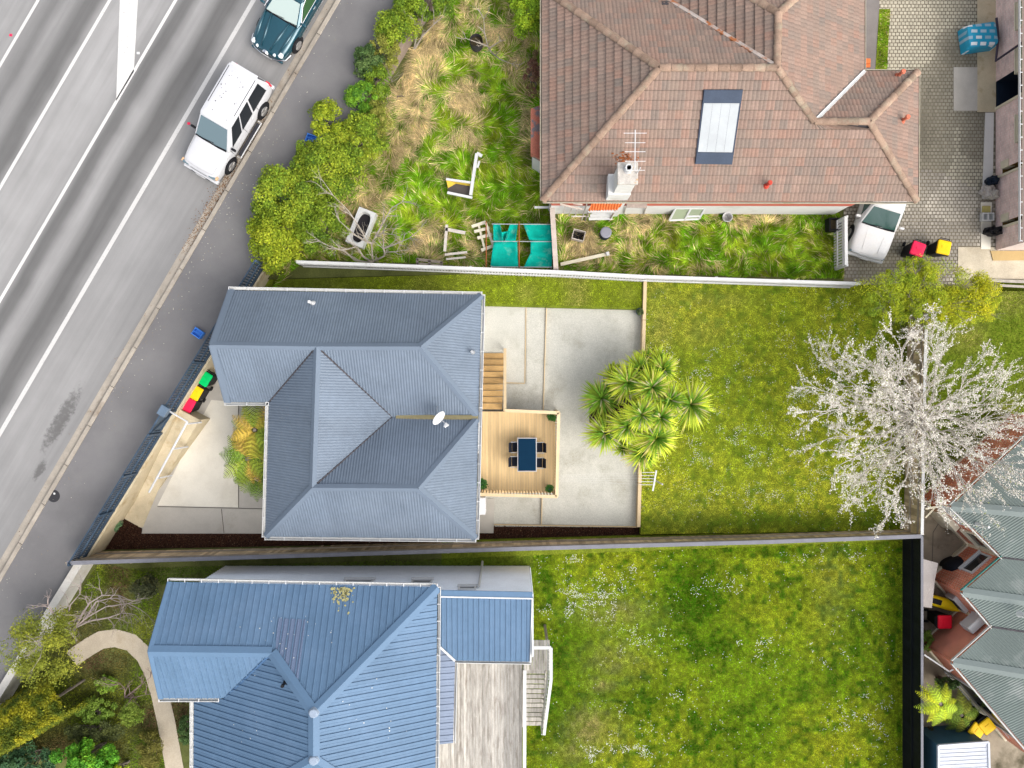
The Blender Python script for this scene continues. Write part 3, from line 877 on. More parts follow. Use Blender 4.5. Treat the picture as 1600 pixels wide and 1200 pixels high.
dp = MB().tube([(px_,yN+.25,ZS+.1),(px_,yN+.12,1.2),(px_,yN+.12,4.0)], .05, 8); dp.build('downpipe', M['white_clean'], hb)
# lower roof over the annex, slopes away from the wall
a0, a1, a2, a3, a4 = W(685,931,4.80), W(832,934,4.80), W(829,1034,4.45), W(711,1032,4.45), W(684,1007,4.55)
fA = Facet([a0, a1, a2, a3, a4]); corrugated(fA, .20, .03, RIB).build('annex_roof', M['blue_roof'], hb)
MB().beam(a0+Vector((0,.10,.02)), a1+Vector((0,.10,.02)), .25, .05).build('ridge_cap', M['blue_cap'], hb)
MB().beam(a0+Vector((0,-.02,.05)), a1+Vector((0,-.02,.05)), .05, .03).build('flashing_edge', M['white_clean'], hb)
gutter(a3, a2, (0,-1,0), .1).build('gutter', M['white'], hb)
MB().beam(a1, a2, .06, .12).build('barge_board', M['white'], hb)
b0, b1, b2, b3 = W(685,1010,4.45), W(711,1034,4.25), W(708,1161,4.25), W(679,1164,4.45)
fC = Facet([b0, b1, b2, b3]); corrugated(fC, .235, .03, RIB).build('porch_roof', mat('faded_blue', (.175,.215,.29), .5, .06), hb)
gutter(b1, b2, (1,0,0), .1).build('gutter', M['white'], hb)
MB().beam(a4+Z*.04, a3+Z*.04, .08, .05).build('flashing_edge', M['white_clean'], hb)
# grey balcony
ZB = 2.55
bd = thing('balcony', 'weathered grey timber balcony with white railing beside the blue roof', 'balcony', tuple(W(765,1110,ZS)))
xl = W(676,1100,ZB).x; xr = W(816,1100,ZB).x; yt = W(765,1020,ZB).y; yb = W(765,1290,ZB).y
nb = 29; bw = (xr-xl)/nb
bm = MB().box(-bw/2+.005, bw/2-.005, yb, yt, -.03, 0).mesh('board', M['timber_old'])
bl = wloc(bd)
for i in range(nb):
    link_mesh('board', bm, bd, loc=(xl+bw*(i+.5)-bl[0], -bl[1], ZB-bl[2]+random.uniform(-.003,.003)))
MB().box(xl, xr, yb, yt, ZB-.25, ZB-.035).build('joists', M['timber_grey'], bd)
for y in (yt-.3, (yt+yb)/2, yb+.3): MB().box(xr-.3, xr-.18, y-.06, y+.06, ZS, ZB-.25).build('post', M['timber_grey'], bd)
rr = W(820,1048,ZB+1).x; ry0 = W(820,1047,ZB+1).y
MB().beam((rr,ry0,ZB+1.0), (rr-.02,yb,ZB+1.0), .13, .05).build('handrail', M['white'], bd)
bal = MB().box(-.02,.02,-.02,.02,0,.96).mesh('baluster', M['white'])
yy = ry0-.05
while yy > yb:
    link_mesh('baluster', bal, bd, loc=(rr-.03-bl[0], yy-bl[1], ZB-bl[2])); yy -= .13
# landing and stairs down to the lawn
ld = thing('stairs', 'grey wooden stairs with white rail from the balcony to the lawn', 'stairs', tuple(W(838,1090,ZS)))
ll = wloc(ld)
y0 = W(838,1000,ZB-.05).y; y1 = W(838,1047,ZB-.05).y
lb0, lb1 = W(818,1020,ZB).x, W(859,1020,ZB).x
nb = 9; bw = (lb1-lb0)/nb
bm = MB().box(-bw/2+.005, bw/2-.005, y1, y0, -.03, 0).mesh('board', M['timber_old'])
for i in range(nb): link_mesh('board', bm, ld, loc=(lb0+bw*(i+.5)-ll[0], -ll[1], ZB-.02-ll[2]))
ns = 12; ye = W(838,1135,ZS+.2).y; z_ = ZB
tm = MB().box(-.50,.50,-.082,.082,-.04,0).mesh('tread', M['timber_old'])
for i in range(ns):
    t_ = (i+.5)/ns; yq = lerp(y1, ye, t_); zq = lerp(ZB-.15, ZS+.15, t_)
    link_mesh('tread', tm, ld, loc=((lb0+lb1)/2-.08-.0*t_-ll[0], yq-ll[1], zq-ll[2]))
for x in (lb0-.0, lb1-.16): MB().beam((x, y1, ZB-.22), (x, ye, ZS+.05), .05, .22).build('stringer', M['timber_old'], ld)
h0 = W(861,1012,ZB+1.); h1 = W(861,1062,ZB+.95); h2 = W(850,1148,ZS+1.05)
MB().beam(W(832,1012,ZB+1.), h0, .12,.05).beam(h0, h1, .12, .05).beam(h1, h2, .12, .05).build('handrail', M['white'], ld)
for i in range(26):
    t_ = i/25; p = lerp(h0, h1, t_*2) if t_ < .4 else lerp(h1, h2, (t_-.4)/.6)
    p = lerp(h0, h1, t_/.4) if t_ < .4 else lerp(h1, h2, (t_-.4)/.6)
    MB().box(p.x-.11,p.x-.075,p.y-.018,p.y+.018,p.z-.95,p.z-.03).build('baluster', M['white'], ld)
for x, y in ((lb1-.1, y0-.1), (lb1-.1, y1)): MB().box(x-.05,x+.05,y-.05,y+.05,ZS,ZB-.05).build('post', M['timber_grey'], ld)

# ------------------------------------------------------------------ terracotta tiled house
def tile_mat():
    m, nt, b = _new('clay_tile')
    geo = _n(nt, 'ShaderNodeNewGeometry'); P = geo.outputs['Position']
    at = _n(nt, 'ShaderNodeAttribute', attribute_name='Col'); oi = _n(nt, 'ShaderNodeObjectInfo')
    sp3 = _n(nt, 'ShaderNodeSeparateColor'); nt.links.new(at.outputs['Color'], sp3.inputs[0])
    r = math_(nt, 'FRACT', math_(nt, 'ADD', sp3.outputs[0], oi.outputs['Random']))
    ramp = _n(nt, 'ShaderNodeValToRGB'); nt.links.new(r, ramp.inputs[0]); el = ramp.color_ramp.elements
    cs = [(0,(.235,.162,.128)),(.22,(.215,.152,.122)),(.45,(.195,.152,.126)),(.6,(.25,.155,.118)),(.8,(.26,.182,.145)),(.93,(.175,.142,.12)),(1,(.235,.162,.128))]
    el[0].position = 0; el[0].color = (*cs[0][1],1); el[1].position = 1; el[1].color = (*cs[-1][1],1)
    for p, c in cs[1:-1]: e = el.new(p); e.color = (*c,1)
    c = mixc(nt, maprange(nt, noise(nt, P, 1.1, 6), .45, .75, 0, .6), ramp.outputs[0], (.24,.18,.14))
    f = maprange(nt, noise(nt, P, 14, 4), .25, .75, .82, 1.15)
    c = mixc(nt, 1., c, _rgb(nt, f), 'MULTIPLY')
    c = mixc(nt, maprange(nt, noise(nt, P, 9, 5), .70, .76, 0, .7), c, (.06,.045,.035))
    c = mixc(nt, math_(nt, 'MULTIPLY', sp3.outputs[1], .72), c, (.05,.035,.03))  # shadow lines under the tile overlaps, with grime, painted into the clay colour
    nt.links.new(c, b.inputs['Base Color']); b.inputs['Roughness'].default_value = .85; b.inputs['Specular IOR Level'].default_value = .2
    return m
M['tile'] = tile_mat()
M['ridge_tile'] = mat('ridge_clay', (.27,.185,.135), .85, .2, 2.5, 20, .15, orand=.2, stain=(.30,.26,.19), stain_scale=2, stain_amt=(.5,.7))
TW, TE = .30, .345
PROF = [(0,.002),(.08,.010),(.2,.016),(.34,.010),(.44,.001),(.5,.0),(.58,.010),(.7,.016),(.84,.010),(.95,.001),(1,.002)]
def tile_quads(f, e0, s_lo, clamp=True):
    """one tile: lower edge at s_lo, returns quads"""
    up = []; md = []; lo = []
    for ph, h in PROF:
        row = []
        for s, lift in ((s_lo-TE-.03, .0), (s_lo-TE+.038, .010), (s_lo, .062)):
            e = e0+ph*TW
            s2 = min(max(s, f.smin), f.smax)
            if clamp:
                sp = f.span_at_s(s2)
                e = min(max(e, sp[0]), sp[1])
            row.append(f.at(e, s2, h+lift))
        up.append(row[0]); md.append(row[1]); lo.append(row[2])
    Q = []
    for i in range(len(PROF)-1):
        Q += [up[i], md[i], md[i+1], up[i+1]]
        Q += [md[i], lo[i], lo[i+1], md[i+1]]
        Q += [lo[i], lo[i]-f.n*.06, lo[i+1]-f.n*.06, lo[i+1]]
    return Q
def tiled(f, house, singles=0, keep=None):
    f.smin = min(q[1] for q in f.q); f.smax = max(q[1] for q in f.q)
    V = []; C = []; S = []
    c = 0
    while True:
        s_lo = f.smax-c*TE
        if s_lo <= f.smin+.05: break
        a = f.span_at_s(s_lo-.001); b = f.span_at_s(max(s_lo-TE, f.smin+.001))
        e_min = min(a[0], b[0]); e_max = max(a[1], b[1])
        k = math.floor(e_min/TW)
        while k*TW < e_max:
            e0 = k*TW
            lo_e = max(a[0], b[0]); hi_e = min(a[1], b[1])
            whole = e0 > lo_e and e0+TW < hi_e
            if whole and len(S) < singles and (keep is None or keep(f.at(e0, s_lo))):
                S.append((e0, s_lo))
            else:
                mid = f.span_at_s(min(max(s_lo-TE*.5, f.smin), f.smax))
                if e0+TW > min(a[0],b[0]) and e0 < max(a[1],b[1]):
                    Q = tile_quads(f, e0, s_lo); V += Q
                    r = random.random(); C += [(r, .75, 0), (r, 0, 0), (r, 1, 0)]*(len(Q)//12)  # green channel: painted overlap shadow and grime on top strip and lip
            k += 1
        c += 1
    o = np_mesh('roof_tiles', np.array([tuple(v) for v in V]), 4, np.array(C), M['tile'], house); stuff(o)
    return S
_f0 = None
def single_tiles(f, S, house):
    g_ = Facet.__new__(Facet); g_.e = Vector((1,0,0)); g_.s = Vector((0,1,0)); g_.n = Vector((0,0,-1)); 
    up=[]; md=[]; lo=[]; V = []; C = []
    for ph, h in PROF:
        up.append(Vector((ph*TW, -TE-.03, h))); md.append(Vector((ph*TW, -TE+.038, h+.010))); lo.append(Vector((ph*TW, 0, h+.062)))
    for i in range(len(PROF)-1):
        V += [up[i], md[i], md[i+1], up[i+1]]; V += [md[i], lo[i], lo[i+1], md[i+1]]; V += [lo[i], lo[i]-Z*.06, lo[i+1]-Z*.06, lo[i+1]]
        C += [(0,.75,0),(0,0,0),(0,1,0)]  # same painted overlap shadow and grime as the joined tiles
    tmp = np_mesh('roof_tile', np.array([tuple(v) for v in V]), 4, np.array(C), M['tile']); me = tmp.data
    org_ = Vector(tmp.location); bpy.data.objects.remove(tmp)
    for v_ in me.vertices: v_.co = v_.co+org_
    hl = Vector(wloc(house))
    for e0, s in S:
        m = frame(f.e, f.s, f.n, f.at(e0, s)-hl)
        link_mesh('roof_tile', me, house, m)
E3, R3 = 3.40, 6.0
ht = thing('tiled_house', 'large white house with terracotta tiled hip roof at the top', 'house', tuple(W(1120,200,ZO)))
tSW = W(848,313,E3); tSE = W(1432,314,E3); tNE = W(1433,113,E3); vE = W(1348.5,113,E3)
tA = W(1030,106,R3); tB = W(1214,106,R3); tL = W(1272,190,5.0); tM = W(1358,190,5.0); tC = W(1216,21,R3)
tNW = Vector((tSW.x, tA.y+4.15, E3)); wNE = Vector((vE.x, tC.y+4.2, E3)); wNW = Vector((tC.x-4.2, tC.y+4.2, E3)); vN = Vector((tC.x-4.2, tNW.y, E3))
f3 = {'s': [tA, tSW, tSE, tM, tL, tB], 'w': [tA, tNW, tSW], 'n': [tA, tB, vN, tNW], 'ww': [tB, tC, wNW, vN], 'wn': [tC, wNE, wNW], 'we': [tC, tB, tL, vE, wNE], 'ln': [tL, tM, tNE, vE], 'e': [tM, tSE, tNE]}
EV = {'s':(1,2),'w':(1,2),'n':(2,3),'ww':(2,3),'wn':(1,2),'we':(3,4),'ln':(2,3),'e':(1,2)}
FT = {k: Facet(v, EV[k]) for k, v in f3.items()}
for k, f in FT.items():
    mb = MB(); mb.add([p-f.n*.02 for p in f.p], [tuple(range(len(f.p)))]); mb.build('roof_underlay', M['gutter_dark'], ht)
    if k == 's':
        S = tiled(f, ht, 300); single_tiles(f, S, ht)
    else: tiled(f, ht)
hl = Vector(wloc(ht))
rm = MB(); rr_ = []
for x, r in ((0, .125), (.36, .15), (.40, .155)):
    rr_.append([Vector((x, math.cos(a)*r, math.sin(a)*r*.75)) for a in [math.pi*j/8 for j in range(9)]])
rm.loft(rr_, False, False); rm.add(rr_[-1], [tuple(range(9))])
rme = rm.mesh('ridge_tile', M['ridge_tile'], smooth=False)
for p0, p1, a, b in ((tA,tB,'s','n'),(tA,tSW,'s','w'),(tA,tNW,'w','n'),(tB,tL,'s','we'),(tL,tM,'s','ln'),(tM,tSE,'s','e'),(tM,tNE,'ln','e'),(tB,tC,'ww','we'),(tC,wNE,'we','wn'),(tC,wNW,'ww','wn')):
    d = p1-p0; L = d.length; d.normalize(); up = (FT[a].n+FT[b].n).normalized(); up = (up-d*up.dot(d)).normalized(); sd__ = up.cross(d)
    n = max(1, int(L/.385)); 
    for i in range(n):
        link_mesh('ridge_tile', rme, ht, frame(d, sd__, up, p0+d*(i*L/n)+up*(.012+random.uniform(0,.012))-hl))
for p0, p1, a, b, m in ((tB,vN,'n','ww',mat('rusty_valley',(.42,.36,.32),.8,.2,2,20,.1,stain=(.36,.13,.05),stain_scale=2.5,stain_amt=(.5,.6))),(tL,vE,'we','ln',M['white'])):
    cap_strip(p0, p1, FT[a], FT[b], .10, .095).build('valley', m, ht)
for p0, p1, o in ((tSW,tSE,(0,-1,0)),(tNW,tSW,(-1,0,0)),(tSE,tNE,(1,0,0)),(vE,wNE,(1,0,0)),(vE,tNE,(0,1,0))):
    gutter(p0, p1, o, .11, .10).build('gutter', mat('gutter_cream',(.40,.36,.28),.7,.15,2,20,.1,stain=(.22,.2,.1)), ht)
tw = [Vector((tSW.x+.4, tSW.y+.10, 0)), Vector((13.75, tSE.y+.10, 0)), Vector((13.75, tNE.y-.4, 0)), Vector((vE.x-.4, tNE.y-.4, 0)), Vector((vE.x-.4, wNE.y-.4, 0)), Vector((wNW.x+.4, wNW.y-.4, 0)), Vector((wNW.x+.4, tNW.y-.4, 0)), Vector((tSW.x+.4, tNW.y-.4, 0))]
wy = tw[0].y
inset_walls([(p.x,p.y) for p in tw], ZO-.1, 2.55).build('wall', M['plaster'], ht)
for i in range(len(tw)):
    p, q = tw[i], tw[(i+1)%len(tw)]; o = Vector((q.y-p.y, -(q.x-p.x), 0)).normalized()
    MB().beam(Vector((p.x,p.y,2.76))+o*.01, Vector((q.x,q.y,2.76))+o*.01, .06, 1.06).build('brick_band', M['red_band'], ht)
sf = MB(); sf.add([p+Z*(-.07) for p in (tSW,tSE,tNE,vE,wNE,wNW,vN,tNW)], [tuple(range(8))]); sf.build('soffit', M['white'], ht)
# bay window hood on the west side
by0, by1 = W(838,168,1.9).y, W(838,262,1.9).y
p = [Vector((tw[0].x, by0+.1, 0)), Vector((tw[0].x, by1-.1, 0)), Vector((tw[0].x-.75, by1+.35, 0)), Vector((tw[0].x-.75, by0-.35, 0))]
mb = MB().prism([(q.x,q.y) for q in p], ZO-.1, 2.3); bay = mb.build('bay', M['plaster'], ht)
MB().prism([(q.x-(.1 if i>1 else 0),q.y) for i, q in enumerate(p)], 2.3, [2.75,2.75,2.4,2.4]).build('bay_roof', mat('red_bay', (.50,.19,.13), .8, .2, 2, 20, .2, stain=(.2,.19,.2), stain_scale=2, stain_amt=(.5,.55)), ht)
# windows and sliding door on the south wall
# rooftop solar panel
fS = FT['s']
def fpt(px, py, lift=0.): return on(fS, px, py)+fS.n*lift
sp_ = thing('solar_panel', 'white solar water panel with dark ends on the tiled roof', 'solar panel', tuple(fpt(1122,197)))
cs = [fpt(1099,139,.1), fpt(1160,139,.1), fpt(1143,256,.1), fpt(1085,255,.1)]
def quad_lerp(c, u, v): return lerp(lerp(c[0], c[1], u), lerp(c[3], c[2], u), v)
def panel(c, u0, u1, v0, v1, lift, th, nrm):
    P = [quad_lerp(c,u0,v0), quad_lerp(c,u1,v0), quad_lerp(c,u1,v1), quad_lerp(c,u0,v1)]
    mb = MB(); T = [q+nrm*lift for q in P]; B = [q+nrm*(lift-th) for q in P]
    mb.add(B+T, [(0,1,2,3),(7,6,5,4),(0,4,5,1),(1,5,6,2),(2,6,7,3),(3,7,4,0)]); return mb
panel(cs, 0, 1, 0, 1, .0, .1, fS.n).build('frame', mat('panel_frame', (.035,.045,.07), .5), sp_)
for i in range(4):
    panel(cs, .04+i*.23, .04+i*.23+.226, .175, .83, .012, .02, fS.n).build('glazing', mat('panel_white', (.36,.38,.39), .4, .08, 1, 10, .03), sp_)
for v0, v1 in ((.005,.17),(.835,.995)):
    panel(cs, .01, .99, v0, v1, .035, .05, fS.n).build('end_box', mat('panel_end', (.045,.06,.09), .5), sp_)
# chimney stack at the eave with a round pot
cb = W(962,311,3.45); cy_ = cb.y
ch = thing('chimney', 'white painted brick chimney with round pot at the eave of tiled roof', 'chimney', (cb.x, cy_, ZO))
x0, x1 = W(946,311,3.4).x, W(980,311,3.4).x
mb = MB().box(x0, x1, cy_-.05, cy_+.75, ZO, 4.3).build('stack', M['plaster'], ch, bevel=.015)
zt = 5.75
MB().prism([(x0,cy_-.05),(x1,cy_-.05),(x1,cy_+.75),(x0,cy_+.75)], 4.3, 4.31).build('shoulder', M['plaster'], ch)
xs0, xs1 = x0+.2, x1-.03
rows = int((zt-4.31)/.09)
for i in range(rows):
    z0 = 4.31+i*.09; off = (i%2)*.12
    MB().box(xs0-random.uniform(0,.008), xs1+random.uniform(0,.008), cy_+.02-random.uniform(0,.008), cy_+.7, z0, z0+.082).build('brick_course', M['plaster'], ch)
MB().box(xs0-.06, xs1+.06, cy_-.04, cy_+.76, zt, zt+.12).build('cap', mat('chimney_cap', (.42,.39,.35), .9, .2, 6, 30, .2, stain=(.45,.26,.1), stain_scale=4, stain_amt=(.6,.68)), ch, bevel=.02)
pc = Vector(((xs0+xs1)/2+.0, cy_+.48, zt+.12))
MB().tube([pc, pc+Z*.28, pc+Z*.30, pc+Z*.30, pc+Z*.08], [.15,.13,.13,.08,.07], 20, False).build('pot', M['white_clean'], ch, smooth=False)
# rusty rubble lying round the stack
rb = MB()
for _ in range(60):
    c = fpt(random.gauss(972,9), random.gauss(246,4), .06); rb.obox(c, fS.e, fS.s, fS.n, random.uniform(.03,.1), random.uniform(.02,.05), .03)
stuff(rb.build('leaf_debris', M['rust'], ht))
# TV aerial strapped to the chimney
ab = Vector((xs1+.02, cy_+.35, 4.6))
an = thing('tv_aerial', 'white television aerial with five cross rods beside the chimney', 'aerial', tuple(ab))
MB().tube([ab, ab+Z*2.0], .02, 8).build('mast', M['white_clean'], an)
t0 = W(992,267,6.55); t1 = W(992.5,203,6.55)
MB().tube([t0, t1], .018, 6).build('boom', M['white_clean'], an)
for y, hw2 in ((208,18),(223,16),(237,16),(252,16),(266,15)):
    MB().tube([W(992.5-hw2,y,6.56), W(992.5+hw2,y,6.56)], .011, 6).build('rod', M['white_clean'], an)
# vents
for px, py, k in ((1197,290,'s'),(1402,119,'ln'),(1409,189,'e')):
    f = FT[k]; b = on(f, px, py); q = MB()
    q.cyl(b-Z*.2, b+Z*.45, .07, .06, 12).cyl(b+Z*.45, b+Z*.52, .10, .08, 12).cyl(b-Z*.1, b+Z*.1, .16, .09, 12)
    q.build('vent_pipe', M['terracotta'] if k != 's' else mat('red_vent', (.45,.06,.04), .7, .2), ht)
for px, py in ((1039,7),): 
    f = FT['n']; MB().obox(on(f,px,py)+f.n*.05, f.e, f.s, f.n, .26, .2, .04).build('dark_patch', M['gutter_dark'], ht)
# orange tiled lean-to and door hood by the south wall
lt = thing('lean_to', 'small orange tiled lean-to roof against the south wall under the chimney', 'lean-to', tuple(W(945,330,ZO)))
q = [W(925,317,2.98), W(976,316,2.98), W(964,328,2.45), W(919,329,2.45)]
fl = Facet(q); fl.smin = min(a[1] for a in fl.q); fl.smax = max(a[1] for a in fl.q)
V = []
corrugated(fl, .11, .022, SINE).build('tiles', M['orange_tile'], lt)
for px in (921, 961): MB().tube([W(px,329,2.42), Vector((W(px,329,2.42).x, W(px,329,2.42).y, ZO))], .04, 6).build('post', M['timber_grey'], lt)
MB().box(q[3].x, q[2].x, q[3].y-.05, q[3].y, 2.28, 2.42).build('fascia', M['white'], lt)

# ------------------------------------------------------------------ brick material for walls
def brick_mat(name, c1, c2, mortar):
    m, nt, b = _new(name)
    uv = _n(nt, 'ShaderNodeUVMap'); br = _n(nt, 'ShaderNodeTexBrick'); nt.links.new(uv.outputs[0], br.inputs['Vector'])
    br.inputs['Color1'].default_value = (*c1,1); br.inputs['Color2'].default_value = (*c2,1); br.inputs['Mortar'].default_value = (*mortar,1)
    br.inputs['Scale'].default_value = 1.0; br.inputs['Brick Width'].default_value = .24; br.inputs['Row Height'].default_value = .086; br.inputs['Mortar Size'].default_value = .011
    geo = _n(nt, 'ShaderNodeNewGeometry')
    f = maprange(nt, noise(nt, geo.outputs['Position'], 2, 5), .3, .7, .8, 1.2)
    c = mixc(nt, 1., br.outputs[0], _rgb(nt, f), 'MULTIPLY')
    nt.links.new(c, b.inputs['Base Color']); b.inputs['Roughness'].default_value = .9; b.inputs['Specular IOR Level'].default_value = .2
    bump(nt, b, math_(nt, 'SUBTRACT', 1.0, br.outputs['Fac']), .6, .01)
    return m
M['brick_pink'] = brick_mat('brick_pink', (.74,.54,.50), (.62,.44,.41), (.72,.65,.60))
M['brick_red'] = brick_mat('brick_red', (.68,.17,.085), (.52,.11,.06), (.62,.48,.36))

# ------------------------------------------------------------------ pink brick block at the right edge
xw = W(1556,200,ZO).x; ys = W(1556,391,ZO).y; yn = 26.
pb = thing('brick_block', 'two-tone pink brick building with recessed openings along the right edge', 'building', (xw+2, 10, ZO))
openings = [(W(1558,128,ZO).y, W(1558,172,ZO).y, 'door'), (W(1558,268,ZO).y, W(1558,280,ZO).y, 'hole'), (W(1558,350,ZO).y, W(1558,360,ZO).y, 'hole')]
cur = ys; TOPZ = 3.1
segs = sorted((min(a,b), max(a,b), k) for a, b, k in openings)
wl = MB()
for a, b, k in segs:
    wl.wall((xw, a), (xw, cur), ZO-.1, TOPZ)
    if k == 'hole':
        wl.wall((xw, b), (xw, a), ZO-.1, ZO+.45); 
    cur = b
wl.wall((xw, yn), (xw, cur), ZO-.1, TOPZ)
wl.build('wall', M['brick_pink'], pb)
MB().wall((xw,ys),(xw+10,ys), ZO-.1, TOPZ).build('wall', M['pink_wall'], pb)
for a, b, k in segs:
    rec = MB(); d = 1.4 if k == 'door' else .5
    rec.box(xw+d, xw+d+.1, a, b, ZO-.1, TOPZ); rec.box(xw+.01, xw+d, a-.1, a, ZO-.1, TOPZ-.05); rec.box(xw+.01, xw+d, b, b+.1, ZO-.1, TOPZ-.05)
    rec.box(xw+.02, xw+d, a, b, ZO-.1, ZO+.05 if k == 'door' else ZO+.42)
    rec.build('recess', mat('recess', (.20,.12,.03), .8, .3, 2) if k == 'hole' else M['dark_navy'], pb)
    MB().box(xw-.04, xw+.12, a, a+.1, ZO, TOPZ-.1).build('reveal', M['cream'], pb)
    if k == 'hole': MB().box(xw-.05, xw+.25, b-.02, b+.30, ZO+.4, ZO+.9).build('sill_block', M['cream'], pb)
dx = MB().box(xw+1.2, xw+1.26, segs[-1][0]+.15, segs[-1][1]-.15, ZO, 2.5).build('door', mat('brown_door', (.12,.07,.05), .6), pb)
MB().box(xw+1.14, xw+1.2, segs[-1][0]+.3, segs[-1][0]+.42, 1.4, 1.5).build('handle', M['chrome'], dx)
for py, h in ((92,1.0),(24,1.0),(200,1.5)):
    c = W(1590,py,2.1); window(pb, (xw-.02, c.y, 2.45), (0,1,0), (-1,0,0), 1.0, .8, M['glass_pale'], M['cream'])
ge0 = Vector((W(1597,380,TOPZ+.1).x, ys-.1, TOPZ+.1)); ge1 = Vector((ge0.x-.02, yn, TOPZ+.1))
rf = MB(); rf.add([ge0, Vector((ge0.x+6, ys-.1, TOPZ+.7)), Vector((ge0.x+6, yn, TOPZ+.7)), ge1], [(0,1,2,3)])
rf.build('roof', M['tile'], pb)
gutter(ge0, ge1, (-1,0,0), .1).build('gutter', M['white_clean'], pb)
gutter_clips(ge0, ge1, (-1,0,0), .5, .1).build('gutter_brackets', M['white_clean'], pb)
pp = W(1562,80,1.2)
MB().tube([W(1557,28,1.0), W(1560,60,1.0), W(1556,95,1.2), W(1598,66,2.6)], .05, 8).build('drain_pipe', mat('dark_pipe', (.06,.05,.07), .5), pb)

# ------------------------------------------------------------------ green roofed brick house at lower right
E4 = 2.95
hg = thing('green_house', 'red brick house with sawtooth grey-green iron roof at lower right', 'house', tuple(W(1570,950,ZE)))
g0 = W(1486,791,E4); g1 = W(1567,871,E4); g2 = W(1504,925,E4); g3 = W(1551,979.5,E4); g4 = W(1489,1035,E4); g5 = W(1632,1203,E4)
gN = W(1640,648,E4)
def ridge_pt(p, D, rise=.30, dy=-.02): return Vector((p.x+D, p.y+dy*D, p.z+rise*D))
xe = W(1800,900,E4).x
r0, r1, r2, r3, r4 = [ridge_pt(p, xe-p.x, .29, d) for p, d in ((g0,-.05),(g1,-.08),(g2,-.09),(g3,-.09),(g4,-.09))]
fg = {'0': [gN, g0, r0], '1': [g0, g1, r1, r0], '2': [g1, g2, r2, r1], '3': [g2, g3, r3, r2], '4': [g3, g4, r4, r3], '5': [g4, g5, r4]}
FG = {k: Facet(v) for k, v in fg.items()}
for k, f in FG.items(): cm_ = corrugated(f, .10, .014, SINE); cm_.toned(cm_.build('roof_slope', M['green_roof'], hg, smooth=True), .05)
for p0, p1, a, b in ((g0,r0,'0','1'),(g2,r2,'2','3'),(g4,r4,'4','5')): cap_strip(p0, p1, FG[a], FG[b], .20, .03).build('ridge_cap', M['green_cap'], hg)
for p0, p1, a, b in ((g1,r1,'1','2'),(g3,r3,'3','4')): cap_strip(p0, p1, FG[a], FG[b], .04, .02).build('valley', M['gutter_dark'], hg)
gc_ = Vector((g0.x+5, -12, 0))
for i, (p0, p1) in enumerate(((gN,g0),(g0,g1),(g1,g2),(g2,g3),(g3,g4),(g4,g5))):
    d = (p1-p0); o = Vector((d.y, -d.x, 0)).normalized()
    fo = FG[str(i)].down_dir(p0, p1); o = Vector((-fo.x, -fo.y, 0)).normalized()
    gutter(p0, p1, o, .1).build('gutter', M['teal_gutter'] if i == 2 else M['white'], hg)
    q0, q1 = p0-o*.09, p1-o*.09
    w0 = q0; w1 = q1
    if (w1-w0).cross(Vector((o.x,o.y,0))).z > 0: w0, w1 = w1, w0
    MB().wall((w0.x,w0.y), (w1.x,w1.y), ZE-.1, E4).build('wall', M['brick_red'], hg)
    MB().beam((w0.x+o.x*.03,w0.y+o.y*.03,ZE+.1), (w1.x+o.x*.03,w1.y+o.y*.03,ZE+.1), .1, .2).build('plinth', M['cream'], hg)
    if i == 1:
        mm = lerp(q0,q1,.78); window(hg, (mm.x,mm.y,1.9), d, o, .9, .8, M['glass'], M['cream'])
        mm = lerp(q0,q1,.25); MB().obox((mm.x+o.x*.02,mm.y+o.y*.02,2.2), d.normalized(), o, Z, 1.3, .04, 1.1).build('white_panel', M['white'], hg)
    if i == 2:
        mm = lerp(q0,q1,.30); window(hg, (mm.x,mm.y,1.9), d, o, 1.0, .7, M['glass'], M['white_clean'])
    if i == 5:
        mm = lerp(q0,q1,.55); window(hg, (mm.x,mm.y,1.4), d, o, 2.6, 1.9, M['glass'], M['white_clean'])
flue(hg, 1532, 820, 3.3, .5, .04, M['white_clean'])
flue(hg, 1599, 962, 3.9, .25, .06, M['white_clean'])
# ------------------------------------------------------------------ street fence on its retaining wall
rw = MB(); n = 1
rw.prism([(p.x,p.y) for p in (BL(-2.2,.02), BL(FLEN+.1,.02), BL(FLEN+.1,.26), BL(-2.2,.26))], -.75, ZF+.12)
tag(rw.build('retaining_wall', M['concrete_tan']), 'tan concrete retaining wall below the navy street fence', 'wall')
sf_ = thing('street_fence', 'navy slatted fence along the footpath in front of the villa', 'fence', tuple(BL(FLEN/2,.1,ZF+.12)))
sl = Vector(wloc(sf_))
gs0, gs1 = 7.15, 8.25           # gate opening
zf0, zf1 = ZF+.16, 2.45
pk = MB().obox((0,0,0), FD, FN, Z, .055, .02, zf1-zf0-.04).mesh('picket', M['navy'])
s = .05
while s < FLEN:
    if not (gs0-.02 < s < gs1+.02):
        link_mesh('picket', pk, sf_, loc=tuple(BL(s,.10,(zf0+zf1)/2)-sl))
    s += .118
for a, b in ((0, gs0), (gs1, FLEN)):
    for z in (zf0+.12, (zf0+zf1)/2+.02, zf1):
        hh = .06
        MB().beam(BL(a,.14 if z < zf1 else .10,z), BL(b,.14 if z < zf1 else .10,z), .05, hh).build('rail', M['navy'], sf_)
    MB().beam(BL(a,.16,zf0-.02), BL(b,.16,zf0-.02), .04, .26).build('base_board', M['navy'], sf_)
for s in [0.03, 2.4, 4.8, gs0, gs1, 10.2, 12.05, FLEN-.03]:
    MB().obox(BL(s,.15,(ZF+zf1)/2+.05), FD, FN, Z, .09, .09, zf1-ZF+.08).build('post', M['navy'], sf_)
gt = thing('street_gate', 'navy gate with diagonal brace in the street fence', 'gate', tuple(BL((gs0+gs1)/2,.1,ZF+.12)))
